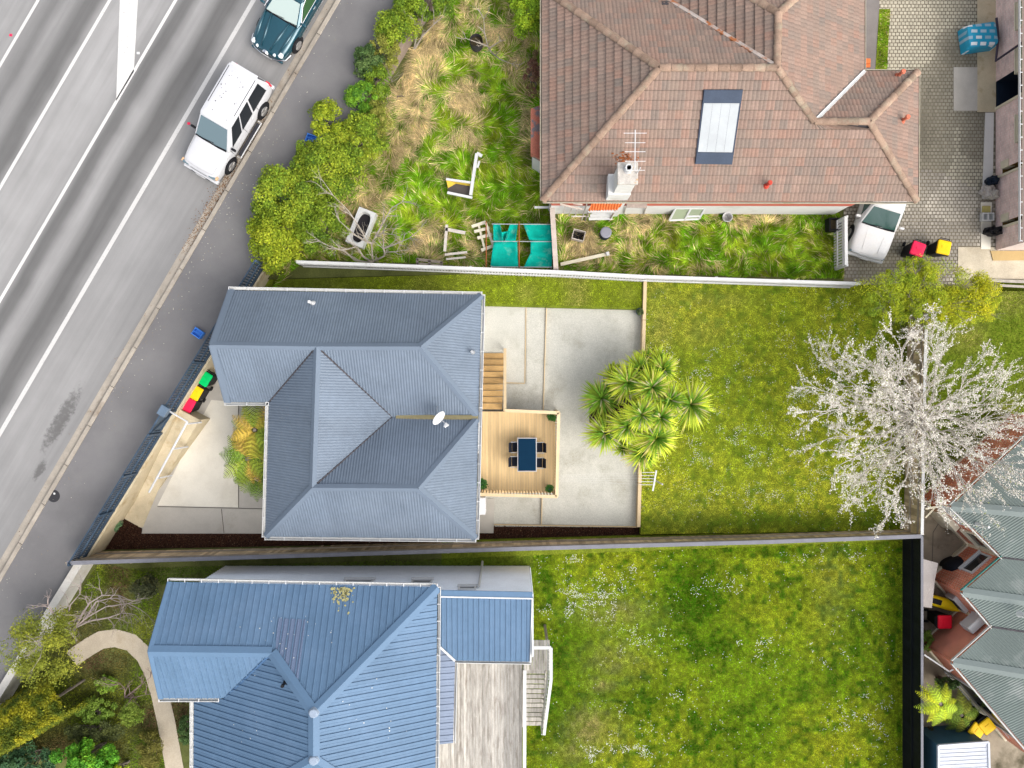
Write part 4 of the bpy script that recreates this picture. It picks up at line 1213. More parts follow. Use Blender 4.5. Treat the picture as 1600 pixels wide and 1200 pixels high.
for z in (zf0+.1, zf1-.02): MB().beam(BL(gs0+.08,.11,z), BL(gs1-.08,.11,z), .06, .08).build('rail', M['navy'], gt)
for s in (gs0+.1, gs1-.1): MB().obox(BL(s,.11,(zf0+zf1)/2+.03), FD, FN, Z, .07, .05, zf1-zf0-.1).build('stile', M['navy'], gt)
MB().beam(BL(gs0+.1,.15,zf0+.1), BL(gs1-.1,.15,zf1-.05), .05, .07).build('brace', M['navy'], gt)
MB().obox(BL((gs0+gs1)/2,.075,(zf0+zf1)/2), FD, FN, Z, gs1-gs0-.2, .015, zf1-zf0-.1).build('infill_panel', mat('navy_panel', (.06,.085,.115), .5), gt)
lb_ = BL(gs0-.05,.16,zf1+.03)
tag(MB().obox(lb_, FD, FN, Z, .42, .34, .30).build('letter_box', mat('letterbox', (.10,.14,.19), .4), bevel=.02), 'blue-grey letter box at the street gate', 'letter box')
# low walls that carry the boundary further north and south
tag(MB().prism([(p.x,p.y) for p in (BL(FLEN+.12,-.05), BL(FLEN+22,-.05), BL(FLEN+22,.25), BL(FLEN+.12,.25))], -.75, ZF+.26).build('garden_wall', mat('wall_pale', (.50,.48,.44), .85, .12, 1.2, 30, .12, stain=(.33,.28,.2))), 'white topped low wall along the footpath at lower left', 'wall')
nw_ = MB().prism([(p.x,p.y) for p in (BL(-2.3,.05), BL(-26,.05), BL(-26,.25), BL(-2.3,.25))], -.75, ZF+.10)
tag(nw_.build('low_wall', mat('pinkish_wall', (.24,.19,.15), .9, .2, 1.2, 30, .15)), 'low pinkish wall under the hedge beside the footpath', 'wall')

# ------------------------------------------------------------------ entrance ramp, rail, bins
rp = [W(262,641,ZF), W(312,657,ZF), W(244,770,.02), W(205,747,.02)]
rs = BL(gs0-.1,.26,ZF); re_ = BL(gs1+.1,.26,ZF)
mb = MB()
T = [Vector((rs.x,rs.y,ZF-.03)), W(312,656,ZF-.03), W(246,768,.03), BL(11.6,.26,.03)]
B = [Vector((p.x,p.y,-.02)) for p in T]
mb.add(T+B, [(0,1,2,3),(4,7,6,5),(0,4,5,1),(1,5,6,2),(2,6,7,3),(3,7,4,0)])
ramp = tag(mb.build('entry_ramp', M['concrete_tan']), 'tan concrete ramp leading down from the street gate', 'ramp')
slab('ramp_landing', [tuple(T[3]), tuple(T[2]), tuple(W(223,824,.02)), tuple(BL(13.0,.26,.02))], .022, M['concrete_tan'], -.1)
hr = thing('ramp_handrail', 'white tubular handrail along the entrance ramp', 'handrail', tuple(W(262,720,.6)))
hA, hB, hC = W(257,638,ZF+.95), W(293,659,ZF+.95), W(233,769,1.0)
MB().tube([hA, hB], .035, 8).build('rail', M['white_clean'], hr)
MB().tube([hB+Vector((0,.02,0)), hC], .045, 8).build('rail', M['white_clean'], hr)
for t_ in (0.03, .38, .80):
    p = lerp(hB, hC, t_); zb = lerp(ZF-.03, .03, min(1,t_))
    MB().tube([p, Vector((p.x+.22,p.y+.02,zb))], .035, 8).build('post', M['white_clean'], hr)

def bin_(px, py, z, rot, lid, label, zt=1.02, group=None):
    """two-wheeled rubbish bin with tapered body, hinged lid, handle and wheels"""
    c = W(px, py, z+zt); t = thing('wheelie_bin', label, 'bin', (c.x, c.y, z), group)
    ca, sa = math.cos(rot), math.sin(rot)
    def Lc(x, y, zz): return Vector((c.x+x*ca-y*sa, c.y+x*sa+y*ca, z+zz))
    def ring(hx, hy, zz, r=.05):
        pts = []
        for sx, sy, a0 in ((1,1,0),(-1,1,90),(-1,-1,180),(1,-1,270)):
            for k in range(4):
                a = R(a0+k*30); pts.append(Lc(sx*(hx-r)+r*math.cos(a), sy*(hy-r)+r*math.sin(a), zz))
        return pts
    MB().loft([ring(.20,.22,.04), ring(.25,.29,.85), ring(.25,.29,zt-.1), ring(.285,.325,zt-.095), ring(.285,.325,zt-.05)]).build('body', M['black'], t)
    lo = MB().loft([ring(.275,.285,zt-.048), ring(.28,.29,zt-.01,.06), ring(.26,.265,zt+.02,.06), ring(.16,.16,zt+.035,.05)]).build('lid', lid, t, smooth=False)
    MB().obox(Lc(0,.02,zt+.045), (ca,sa,0), (-sa,ca,0), Z, .22, .12, .012).build('lid_panel', lid, lo)
    MB().tube([Lc(-.2,.33,zt-.08), Lc(-.2,.38,zt-.06), Lc(.2,.38,zt-.06), Lc(.2,.33,zt-.08)], .016, 6).build('handle', M['black'], t)
    for s in (-1, 1): MB().cyl(Lc(s*.21,.30,.1), Lc(s*.27,.30,.1), .1, .1, 14).build('wheel', M['rubber'], t)
    return t
g_ = 'wheeled rubbish bins'
bin_(318.5, 591, 0, R(-32), M['green_lid'], 'black bin with green lid beside the villa front wall', group=g_)
bin_(304, 613, 0, R(-30), M['yellow_lid'], 'black bin with yellow lid between the green and red lidded bins', group=g_)
bin_(292.5, 632, 0, R(-28), M['red_lid'], 'black bin with red lid next to the entrance ramp', group=g_)
bin_(1434.5, 389, ZO, R(-20), M['red_lid'], 'black bin with crimson lid on the brick driveway', group=g_)
bin_(1475, 386.5, ZO, R(-12), M['yellow_lid'], 'black bin with yellow lid on the brick driveway', group=g_)
bin_(1476.5, 972, ZE, R(90), M['red_bright'], 'red lidded bin against the brick wall at lower right', group=g_)
bin_(1543, 1135, ZE, R(38), M['yellow_lid'], 'upper right of the two yellow bins near the pale shed', group=g_)
bin_(1527, 1142, ZE, R(55), M['yellow_lid'], 'lower left of the two yellow bins near the pale shed', .95, group=g_)

# ------------------------------------------------------------------ fences
def paling_fence(name, label, tops, base_z, face, pal_m, rail_m, cap_m, pitch, pw, seed=0, cap_w=.10, cap_t=.035, rails=(.35, .8), skip=None):
    """palings each an object; tops = list of points on the fence top line"""
    L0 = tops[0]; t = thing(name, label, 'fence', (tops[len(tops)//2].x, tops[len(tops)//2].y, base_z(tops[len(tops)//2])))
    tl = Vector(wloc(t)); rnd = random.Random(seed)
    n = 0; carry = 0.
    for a, b in zip(tops, tops[1:]):
        d = b-a; L = math.hypot(d.x,d.y); dh = Vector((d.x,d.y,0)).normalized(); nn = Vector((-dh.y,dh.x,0))
        if nn.dot(Vector(face)) < 0: nn = -nn
        me = MB().obox((0,0,.5), dh, nn, Z, pw, .02, 1.0).mesh('paling', pal_m)
        s = carry
        while s < L:
            p = lerp(a, b, s/L); bz = base_z(p)
            if not (skip and skip(p)):
                o = link_mesh('paling', me, t, loc=(p.x-tl.x+nn.x*rnd.uniform(-.003,.003), p.y-tl.y+nn.y*rnd.uniform(-.003,.003), bz-tl.z-.12))
                o.scale = (1, 1, p.z-bz+.12-cap_t+rnd.uniform(-.01,.0))
            s += pitch
        carry = s-L
        for r in rails:
            za = lerp(base_z(a), a.z, r); zb = lerp(base_z(b), b.z, r)
            MB().beam(Vector((a.x,a.y,za))+nn*.035, Vector((b.x,b.y,zb))+nn*.035, .045, .09).build('rail', rail_m, t)
        MB().beam(a-Z*cap_t/2-nn*.0, b-Z*cap_t/2-nn*.0, cap_w, cap_t).build('cap', cap_m, t)
        k = max(1, int(L/2.4))
        for i in range(k+1):
            p = lerp(a, b, i/k); bz = base_z(p)
            MB().obox(Vector((p.x,p.y,(bz-.12+p.z-.04)/2))-nn*.06, dh, nn, Z, .09, .08, p.z-.04-bz+.12).build('post', rail_m, t)
    return t
st = [W(104,880,2.45), W(400,870.5,2.0), W(800,858,1.95), W(1200,847,1.95), W(1441,838,1.9)]
paling_fence('timber_fence', 'long brown paling fence between the villa and the blue roofed house', st, lambda p: 0.02 if p.x < 5.2 else ZL-.02, (0,1,0), M['timber_fence'], M['timber_grey'], M['fence_cap'], .152, .148, 3, .16)
et = [W(1441,838,1.9), Vector((W(1441,838,1.9).x, W(1441,838,1.9).y-14.5, 1.9))]
paling_fence('black_fence', 'black painted paling fence along the right side of the southern lawn', et, lambda p: ZS, (-1,0,0), M['fence_black'], M['fence_black'], M['fence_cap'], .152, .15, 4, .10, .035, (.5,.92))
en = [W(1441,836,1.9), W(1446,560,1.9), W(1449,470,1.9)]
paling_fence('side_fence', 'brown paling fence with pale cap under the blossom tree', en, lambda p: ZL, (-1,0,0), M['timber_fence'], M['timber_grey'], M['fence_white'], .152, .149, 5, .12)
nt_ = [W(463,409,1.95), W(600,414,1.9), W(870,424.5,1.9), W(1008,432,1.9), W(1345,443,1.9)]
paling_fence('white_fence', 'long whitish paling fence between the villa and the overgrown plot', nt_, lambda p: ZL-.1, (0,-1,0), M['fence_white'], M['fence_white'], M['white'], .125, .085, 6, .12, .04)
cf = [W(862.5,318,1.7), W(869,424,1.7)]
paling_fence('cross_fence', 'short weathered whitish fence running from tiled house to the long fence', cf, lambda p: ZO, (1,0,0), M['fence_white'], M['fence_white'], mat('cap_rough', (.42,.36,.31), .8, .15, 3, 20, .1), .13, .12, 7, .2, .05)
df = [W(1322,338,1.75), W(1322.5,414,1.75)]
paling_fence('picket_fence', 'short white picket fence beside the car on the brick driveway', df, lambda p: ZO, (-1,0,0), M['white'], M['white'], M['white'], .12, .07, 8, .13, .05)
# timber retaining edge between the patio and the lawn, and thin edging boards
def sleeper(a, b, w, z0, z1, m='timber_rail'):
    p = W(a[0],a[1],z1); q = W(b[0],b[1],z1)
    return MB().beam(Vector((p.x,p.y,(z0+z1)/2)), Vector((q.x,q.y,(z0+z1)/2)), w, z1-z0)
et_ = thing('timber_edging', 'pale timber retaining edge between patio and back lawn', 'edging', tuple(W(1003,650,ZP)))
ys_ = [432, 500, 560, 620, 690, 755, 824]
for y0, y1 in zip(ys_, ys_[1:]):
    xa = 1008.5-(y0-432)*.0265; xb = 1008.5-(y1-432)*.0265
    sleeper((xa,y0+.4),(xb,y1-.4), .14, ZP-.1, ZL+.05).build('sleeper', M['timber_rail'], et_)
for nm, lab, segs_ in (
   ('edging_board', 'thin timber edging around the small upper patio step', [((822,476),(820,598)),((820,599),(789,598))]),
   ('edging_board', 'long thin timber edging down the middle of the patio', [((854,479),(849,642)),((847,778),(846,821))]),
   ('edging_board', 'thin timber edging between the patio and the grass strip', [((757,476),(1003,483.5))]),
   ('edging_board', 'thin timber edging between the patio and the mulch bed', [((772,820),(996,823.5))])):
    t = thing(nm, lab, 'edging', tuple(W(segs_[0][0][0], segs_[0][0][1], ZP)))
    for a, b in segs_: sleeper(a, b, .035, ZP-.05, ZP+.13).build('board', M['timber_rail'], t)

# ------------------------------------------------------------------ sunny deck with stairs
ZD = 1.0
dk = thing('deck', 'new pale timber deck with railing behind the villa', 'deck', tuple(W(810,708,ZP)))
dl = Vector(wloc(dk))
x0, x1 = W(750,700,ZD).x, W(868,700,ZD).x; y1, y0 = W(800,643,ZD).y, W(800,770,ZD).y
nb = 28; bw = (x1-x0)/nb
bm = MB().box(-bw/2+.004, bw/2-.004, y0, y1, -.03, 0).mesh('deck_board', M['timber_deck'])
for i in range(nb): link_mesh('deck_board', bm, dk, loc=(x0+bw*(i+.5)-dl.x, -dl.y, ZD-dl.z+random.uniform(-.002,.002)))
MB().box(x0+.02, x1-.02, y0+.02, y1-.02, ZD-.2, ZD-.032).build('joists', M['timber_grey'], dk)
for x in (x0+.2, (x0+x1)/2, x1-.15):
    for y in (y0+.15, y1-.15): MB().box(x-.06,x+.06,y-.06,y+.06,ZP-.1,ZD-.2).build('post', M['timber_rail'], dk)
zr = ZD+1.0
c1, c2, c3, c4 = W(789,641.5,zr), W(873,645,zr), W(870,776,zr), W(750,772.5,zr)
for p, q in ((c1,c2),(c2,c3),(c3,c4)): MB().beam(p, q, .13, .04).build('handrail', M['timber_rail'], dk)
bal = MB().box(-.022,.022,-.022,.022,0,1.12).mesh('baluster', M['timber_rail'])
for p, q, inn in ((c1,c2,(0,-.02)),(c2,c3,(-.04,0)),(c3,c4,(0,.04))):
    L = (q-p).length; n = int(L/.125)
    for i in range(n+1):
        r = lerp(p, q, i/n); link_mesh('baluster', bal, dk, loc=(r.x+inn[0]-dl.x, r.y+inn[1]-dl.y, ZD-.14-dl.z))
for p in (c1, c2, c3, c4): MB().box(p.x-.05,p.x+.05,p.y-.05,p.y+.05,ZP-.1,zr-.03).build('post', M['timber_rail'], dk)
ds_ = thing('deck_stairs', 'timber stairs from the pale deck down to the upper patio', 'stairs', tuple(W(770,597,ZP)))
dsl = Vector(wloc(ds_))
tx0, tx1 = W(752.5,600,.6).x, W(785,600,.6).x
n = 9
tm = MB().box(-(tx1-tx0)/2, (tx1-tx0)/2, -.125, .125, -.045, 0).mesh('tread', M['timber_step'])
yT, yB = W(770,640,ZD).y, W(770,551.5,.2).y
for i in range(n):
    t_ = (i+.5)/n; y = lerp(yT, yB, t_); z = lerp(ZD-.02, ZP+.12, (i+.4)/n)
    o = link_mesh('tread', tm, ds_, loc=((tx0+tx1)/2+.06*t_-dsl.x, y-dsl.y, z-dsl.z))
for x in (tx0-.03, tx1+.06): MB().beam((x, yT, ZD-.14), (x+.07, yB, ZP+.05), .045, .26).build('stringer', M['timber_rail'], ds_)
hx = W(789,560,1.1).x
MB().beam((c1.x+.0, c1.y, zr), (hx, yB+.15, ZP+1.0), .12, .045).build('handrail', M['timber_rail'], ds_)
for t_ in (.5, .98):
    p = lerp(Vector((c1.x,c1.y,zr)), Vector((hx,yB+.15,ZP+1.0)), t_); MB().box(p.x-.045,p.x+.045,p.y-.045,p.y+.045,ZP+.05,p.z-.02).build('post', M['timber_rail'], ds_)
# dining table and chairs
tc = W(823.5, 710.5, ZD+.74)
tb = thing('dining_table', 'navy topped outdoor dining table on the deck', 'table', (tc.x, tc.y, ZD))
tw_, tl_ = .40, .70
MB().box(tc.x-tw_, tc.x+tw_, tc.y-tl_, tc.y+tl_, ZD+.69, ZD+.735).build('frame', mat('table_frame', (.40,.38,.37), .5), tb, bevel=.008)
MB().box(tc.x-tw_+.035, tc.x+tw_-.035, tc.y-tl_+.035, tc.y+tl_-.035, ZD+.735, ZD+.742).build('top', M['table_top'], tb)
for sx in (-1,1):
    for sy in (-1,1): MB().box(tc.x+sx*(tw_-.05)-.025, tc.x+sx*(tw_-.05)+.025, tc.y+sy*(tl_-.05)-.025, tc.y+sy*(tl_-.05)+.025, ZD, ZD+.69).build('leg', M['galv'], tb)
def chair(px, py, side, label):
    p = W(px, py, ZD+.45); c = thing('patio_chair', label, 'chair', (p.x, p.y, ZD), 'dark chairs round the deck table')
    f = side
    MB().box(p.x-.21, p.x+.21, p.y-.2, p.y+.2, ZD+.41, ZD+.45).build('seat', M['chair_dark'], c, bevel=.02)
    b = MB(); xb = p.x+f*.22
    b.add([(xb-.0*f,p.y-.2,ZD+.45),(xb,p.y+.2,ZD+.45),(xb+f*.1,p.y+.19,ZD+.86),(xb+f*.1,p.y-.19,ZD+.86),(xb+f*.03,p.y-.2,ZD+.45),(xb+f*.03,p.y+.2,ZD+.45),(xb+f*.13,p.y+.19,ZD+.86),(xb+f*.13,p.y-.19,ZD+.86)],
          [(0,1,2,3),(7,6,5,4),(0,4,5,1),(1,5,6,2),(2,6,7,3),(3,7,4,0)])
    b.build('backrest', M['chair_dark'], c)
    for s in (-1,1):
        MB().tube([(p.x-f*.18,p.y+s*.22,ZD+.62),(xb+f*.05,p.y+s*.22,ZD+.64)], .014, 6).build('armrest', M['galv'], c)
        for x in (p.x-f*.19, p.x+f*.22): MB().tube([(x,p.y+s*.21,ZD+.62 if x!=0 else 0),(x,p.y+s*.21,ZD)], .013, 6).build('leg', M['galv'], c)
chair(808, 698.5, -1, 'dark chair on the left of the table, nearer the stairs')
chair(807.5, 721, -1, 'dark chair on the left of the table, farther from the stairs')
chair(840, 699, 1, 'dark chair on the right of the table, nearer the stairs')
chair(839.5, 723, 1, 'dark chair on the right of the table, farther from the stairs')

# ------------------------------------------------------------------ clothes line between deck and lawn
pl = W(1020, 748, ZL)
cl = thing('clothes_line', 'white clothes line post with wires strung across the patio', 'clothes line', tuple(pl))
top = Vector((pl.x+.05, pl.y, 2.3)); 
MB().tube([pl, top], .035, 8).build('post', M['white_clean'], cl)
ta, tb_ = W(1025.5,735,2.3), W(1020,767,2.3)
MB().beam(ta, tb_, .06, .06).build('crossbar', M['white_clean'], cl)
for t_ in (.1,.25,.4,.55,.7):
    a = lerp(ta, tb_, t_); b = W(876, 741+t_*16, 2.2); m_ = (a+b)/2-Z*.05
    MB().tube([a, m_, b], .003, 4).build('wire', M['white_clean'], cl)
    MB().tube([lerp(ta,tb_,t_), lerp(ta,tb_,t_)+Vector((-.55,0,.0))], .012, 5).build('arm_rod', M['white_clean'], cl)
# ------------------------------------------------------------------ small street things
def blue_box(px, py, z, rot, label):
    p = W(px, py, z); t = thing('recycling_crate', label, 'crate', tuple(p))
    a = Vector((math.cos(rot), math.sin(rot), 0)); b = Vector((-a.y, a.x, 0))
    mb = MB(); w, l, h, th = .40, .28, .26, .02
    for s in (-1,1):
        mb.obox(p+b*s*(l/2)+Z*h/2, a, b, Z, w, th, h); mb.obox(p+a*s*(w/2-th/2)+Z*h/2, a, b, Z, th, l-th, h)
    mb.obox(p+Z*.015, a, b, Z, w-.03, l-th, .03); mb.build('shell', M['blue_plastic'], t)
    MB().obox(p+Z*(h-.02), a, b, Z, w+.04, .02, .03).obox(p+b*(l/2+.012)+Z*(h-.02), a, b, Z, w+.05, .025, .035).obox(p-b*(l/2+.012)+Z*(h-.02), a, b, Z, w+.05, .025, .035).build('rim', M['blue_plastic'], t)
blue_box(488, 219, ZF, R(-20), 'blue crate on the footpath beside the hedge')
blue_box(312, 521, ZF, R(-35), 'blue crate on the footpath beside the navy fence')
p = W(84, 775, ZF)
mh = thing('toby_cover', 'dark round service cover in the footpath by the kerb', 'cover', tuple(p))
MB().cyl(p-Z*.02, p+Z*.006, .26, .26, 24).build('surround', mat('patch_tar', (.035,.035,.038), .9), mh)
MB().cyl(p+Z*.006+Vector((.03,.1,0)), p+Z*.014+Vector((.03,.1,0)), .045, .045, 14).build('lid', M['white'], mh)
for px, py, m, lab in ((17,55,'red_lid','red road stud on the far lane line'),(295,193,'red_lid','red road stud beside the white four wheel drive'),(216,83,'white_clean','white road stud beside the thick painted bar')):
    p = W(px,py,ZR+.005); MB_ = MB().prism([(p.x-.06,p.y-.05),(p.x+.06,p.y-.05),(p.x+.06,p.y+.05),(p.x-.06,p.y+.05)], ZR+.004, ZR+.022)
    tag(MB_.build('road_stud', M[m], bevel=.006), lab, 'road stud', 'road studs')

# ------------------------------------------------------------------ things left lying in the overgrown plot
def axes(a): return Vector((math.cos(a), math.sin(a), 0)), Vector((-math.sin(a), math.cos(a), 0))
def bath(px, py, rot, L, Wd, label, inner, z=ZO, hgt=.5):
    c = W(px, py, z+hgt); c.z = z; t = thing('bathtub', label, 'bathtub', tuple(c)); a, b = axes(rot)
    def P(x, y, zz): return c+a*x+b*y+Z*zz
    N = 32; outer = []; inn = []; low = []; bot = []
    for k in range(N):
        th = 2*math.pi*k/N; cx, sy = math.cos(th), math.sin(th)
        m_ = max(abs(cx), abs(sy)); ox, oy = cx/m_*L/2, sy/m_*Wd/2
        e = 3.2; r = (abs(cx)**e+abs(sy)**e)**(-1/e); ix, iy = cx*r*(L/2-.12), sy*r*(Wd/2-.09)
        outer.append(P(ox, oy, hgt)); inn.append(P(ix, iy, hgt-.005)); low.append(P(ix*.92, iy*.85, hgt-.2)); bot.append(P(ix*.85, iy*.75, .12))
    base = [P((p-c).dot(a), (p-c).dot(b), 0) for p in outer]
    MB().loft([base, outer, inn, low, bot], True, True).build('shell', M['white'], t)
    MB().add(low, [tuple(range(N))]).build('contents', inner, t)
    return t
bath(563.5, 355, R(68), 1.58, .76, 'old white bathtub full of dark water under the bare tree', M['dark_water'])
t = thing('sunken_tub', 'old white tub corner with yellow stain in the long grass', 'tub', tuple(W(722,290,ZO)))
def bar(pts, w, h, z, m, name, par): 
    for a, b in zip(pts, pts[1:]):
        MB().beam(W(a[0],a[1],z), W(b[0],b[1],z), w, h).build(name, m, par)
bar([(745,240),(735.5,305)], .13, .1, ZO+.4, M['white'], 'rim', t)
bar([(697,280),(736,285.5)], .09, .08, ZO+.38, M['white'], 'rim', t); bar([(699,301),(738,309)], .10, .08, ZO+.38, M['white'], 'rim', t)
bar([(745,239.5),(753,244)], .13, .09, ZO+.41, M['white'], 'rim', t); bar([(749,252),(746,262)], .08, .09, ZO+.35, M['white'], 'rim', t)
mb = MB().prism([(q.x,q.y) for q in (W(697,283,ZO+.2), W(735,288,ZO+.2), W(735,305,ZO+.2), W(701,300,ZO+.2))], ZO, ZO+.2); mb.build('contents', mat('muddy_water', (.07,.06,.055), .4), t)
mb = MB().add([W(697,281,ZO+.38), W(736,287,ZO+.38), W(735,291,ZO+.21), W(712,287,ZO+.21), W(700,294,ZO+.21)], [(0,1,2,3,4)]); mb.build('stained_side', M['lichen'], t)
# pallets and planks
def plank_set(name, label, cat, z, planks, m):
    p = planks[0]; t = thing(name, label, cat, tuple(W(p[0][0], p[0][1], ZO)))
    for q in planks:
        a, b, w = q[0], q[1], q[2]; za = q[3] if len(q) > 3 else z; zb = q[4] if len(q) > 4 else za
        MB().beam(W(a[0],a[1],za), W(b[0],b[1],zb), w, .035).build('plank', m, t)
    return t
gw = mat('grey_wood', (.42,.38,.33), .85, .2, 3, 25, .15, orand=.2)
plank_set('board_pile', 'L-shaped layout of old grey boards in the overgrown plot', 'planks', ZO+.3, [((698,351),(695,393),.12),((696,358),(727,364),.14),((695,398),(730,394),.10),((697,405),(728,402),.08)], gw)
plank_set('pallet', 'broken wooden pallet leaning beside the green net', 'pallet', ZO+.35, [((737,354),(759,347),.13),((741,362),(765,356),.12),((746,372),(769,366),.13),((752,391),(771,384),.13),((759,348),(770,382),.1,ZO+.5,ZO+.4),((748,352),(757,388),.09,ZO+.3,ZO+.3)], M['cream'])
plank_set('pallet', 'grey pallet lying against the long whitish fence', 'pallet', ZO+.5, [((651,405),(691,410),.12),((651,412),(691,415),.1),((652,404),(652,414),.1),((671,407),(671,415),.1),((690,409),(690,416),.1)], M['timber_grey'])
plank_set('ladder', 'grey timber trellis leaning on the tiled house near the cross fence', 'trellis', 1.6, [((875,319),(910,327),.07,2.75,2.3),((917,318),(909,343),.08,2.85,.9),((893,338),(920,338),.05,1.4,1.4),((893,326),(889,337),.05,2.2,1.2),((902,328),(898,339),.05,2.2,1.2),((910,320),(896,318),.05,2.7,2.75),((883,322),(880,333),.05,2.4,1.5)], gw)
plank_set('slatted_bench', 'stack of white slatted boards below the orange lean-to roof', 'boards', 1.0, [((925,332),(961,331),.12,1.6,1.6),((922,337),(959,336),.12,1.3,1.3),((920,342),(957,341),.12,1.0,1.0)], M['white'])
# green net on hoops
nt2 = thing('garden_net', 'torn green shade net stretched over hoops in the overgrown plot', 'net', tuple(W(815,385,ZO)))
def cloth(poly_rows, name, par, z=1.35, nz=.10):
    """rows of pixel points -> sagging cloth"""
    mb = MB(); rows = []; 
    for r, (l, rr2) in enumerate(poly_rows):
        row = []
        for k in range(9):
            t_ = k/8; x = lerp(l[0], rr2[0], t_); y = lerp(l[1], rr2[1], t_)
            sag = -.22*math.sin(math.pi*t_)*math.sin(math.pi*(r % 7)/6) + nz*(float(vnoise(x*.1, y*.1, 1., 3))-.5)
            row.append(W(x, y, z+sag))
        rows.append(row)
    vs = [p for r in rows for p in r]; fs = []
    for r in range(len(rows)-1):
        for k in range(8): fs.append((r*9+k, r*9+k+1, (r+1)*9+k+1, (r+1)*9+k))
    mb.add(vs, fs); o = mb.build(name, M['teal_net'], par, smooth=True)
    s = o.modifiers.new('thick','SOLIDIFY'); s.thickness = .008
    return o
M['teal_net'] = mat('teal_net2', (.0,.27,.21), .85, .2, 2.5, 40, .15, stain=(.14,.38,.30), stain_scale=2, stain_amt=(.55,.75))
def rows4(tl, tr, br, bl2, n=7): return [((lerp(tl[0],bl2[0],i/(n-1)), lerp(tl[1],bl2[1],i/(n-1))), (lerp(tr[0],br[0],i/(n-1)), lerp(tr[1],br[1],i/(n-1)))) for i in range(n)]
cloth(rows4((770.5,349),(781.5,349),(786,378),(771,378)), 'net_panel', nt2)
cloth(rows4((797,349.5),(809,350),(806,376),(788,378)), 'net_panel', nt2)
cloth(rows4((783,363),(796,361),(790,378),(786,378)), 'net_panel', nt2)
cloth(rows4((771,378.5),(808,376.5),(810,417),(766,417)), 'net_panel', nt2)
cloth(rows4((817,349),(861,350),(864,375),(827,375)), 'net_panel', nt2)
cloth(rows4((829,375.5),(864,375),(863,402),(829,395)), 'net_panel', nt2)
cloth(rows4((829,395),(863,402),(862,418),(818,418)), 'net_panel', nt2)
for x in (811, 759.5):
    MB().tube([W(x,346,1.4), W(x+.3,418,1.4)], .025, 6).build('pole', M['rust'], nt2)
for y in (350, 377, 417): MB().tube([W(768,y,1.38), W(863,y+.5,1.38)], .018, 6).build('wire', M['galv'], nt2)
for x, y in ((770,350),(862,351),(811,377),(768,416),(862,417)):
    p = W(x,y,1.38); MB().tube([p, Vector((p.x,p.y,ZO))], .025, 6).build('post', M['galv'], nt2)
# bits in the north strip
p = W(947,363,ZO+.75); t = thing('barrel', 'grey round lidded barrel in the long grass of the north strip', 'barrel', (p.x,p.y,ZO))
MB().tube([(p.x,p.y,ZO),(p.x,p.y,ZO+.3),(p.x,p.y,ZO+.7)], [.2,.24,.21], 20).build('drum', M['dark_navy'], t)
MB().tube([(p.x,p.y,ZO+.7),(p.x,p.y,ZO+.74),(p.x,p.y,ZO+.76)], [.235,.235,.18], 24).build('lid', M['grey_lid'], t)
t = thing('crate', 'open grey framed black crate in weeds near the cross fence', 'crate', tuple(W(902,371,ZO)))
a, b = axes(R(-15)); c = W(903,370,ZO)
for s in (-1,1): MB().obox(c+b*s*.2+Z*.22, a, b, Z, .5, .03, .44).build('side', gw, t); MB().obox(c+a*s*.25+Z*.22, a, b, Z, .03, .38, .44).build('side', gw, t)
MB().obox(c+Z*.06, a, b, Z, .46, .37, .04).build('bottom', M['black'], t)
p = W(1137,339,ZO+.35); t = thing('bucket', 'round grey bucket standing by the white wall', 'bucket', (p.x,p.y,ZO))
MB().loft([[Vector((p.x+math.cos(k*.3142)*r, p.y+math.sin(k*.3142)*r, ZO+z)) for k in range(20)] for r, z in ((.14,0),(.20,.36),(.215,.36),(.18,.35),(.13,.06))], True, True).build('shell', M['grey_plastic'], t, smooth=False)
MB().tube([(p.x-.2,p.y,ZO+.36),(p.x-.1,p.y-.18,ZO+.37),(p.x+.1,p.y-.18,ZO+.37),(p.x+.2,p.y,ZO+.36)], .01, 5).build('handle', M['galv'], t)
# loose window sash leaning on the white wall
t = thing('window_sash', 'loose white window sash leaning against the wall in the north strip', 'window sash', tuple(W(1072,340,ZO)))
A, B, C_, D = W(1056,325,1.55), W(1102,325,1.55), W(1092,342,.7), W(1046,344,.7)
for p, q in ((A,B),(B,C_),(C_,D),(D,A),(lerp(A,B,.52),lerp(D,C_,.52)),(lerp(lerp(A,B,.52),lerp(D,C_,.52),.72),lerp(B,C_,.72))): MB().beam(p, q, .08, .05, up=Vector((0,-.6,.8))).build('bar', M['white'], t)
MB().add([A-Z*.02,B-Z*.02,C_-Z*.02,D-Z*.02], [(0,1,2,3)]).build('pane', M['glass_pale'], t)
t = plank_set('trestle', 'tall pale wooden trestle standing against the wall by the lean-to', 'trestle', 1.3, [((979,321),(1011,322),.18,2.6,2.6),((979,321),(975,334),.05,2.55,.6),((1010,322),(1006,334),.05,2.55,.6)], gw)
t = plank_set('pipe_length', 'old stone edging with white end piece in the weedy bed', 'edging', ZO+.15, [((876,413),(948,397),.14)], M['cream'])
MB().obox(W(949.5,396.5,ZO+.25), *axes(R(15)), Z, .12, .16, .12).build('end_block', M['white'], t)
plank_set('board', 'short white board lying beside the corner of the tiled house', 'board', ZO+.6, [((835,324),(861,324),.09)], M['white'])
p = W(1307,350,ZO+.5); t = thing('planter_box', 'black plastic planter box at the end of the white picket fence', 'planter', (p.x,p.y,ZO))
for s in (-1,1): MB().box(p.x-.3,p.x+.3,p.y+s*.24-.03,p.y+s*.24+.03,ZO,ZO+.5).build('side', M['black'], t); MB().box(p.x+s*.27-.03,p.x+s*.27+.03,p.y-.21,p.y+.21,ZO,ZO+.5).build('side', M['black'], t)
MB().box(p.x-.24,p.x+.24,p.y-.21,p.y+.21,ZO+.05,ZO+.32).build('soil', M['earth'], t)
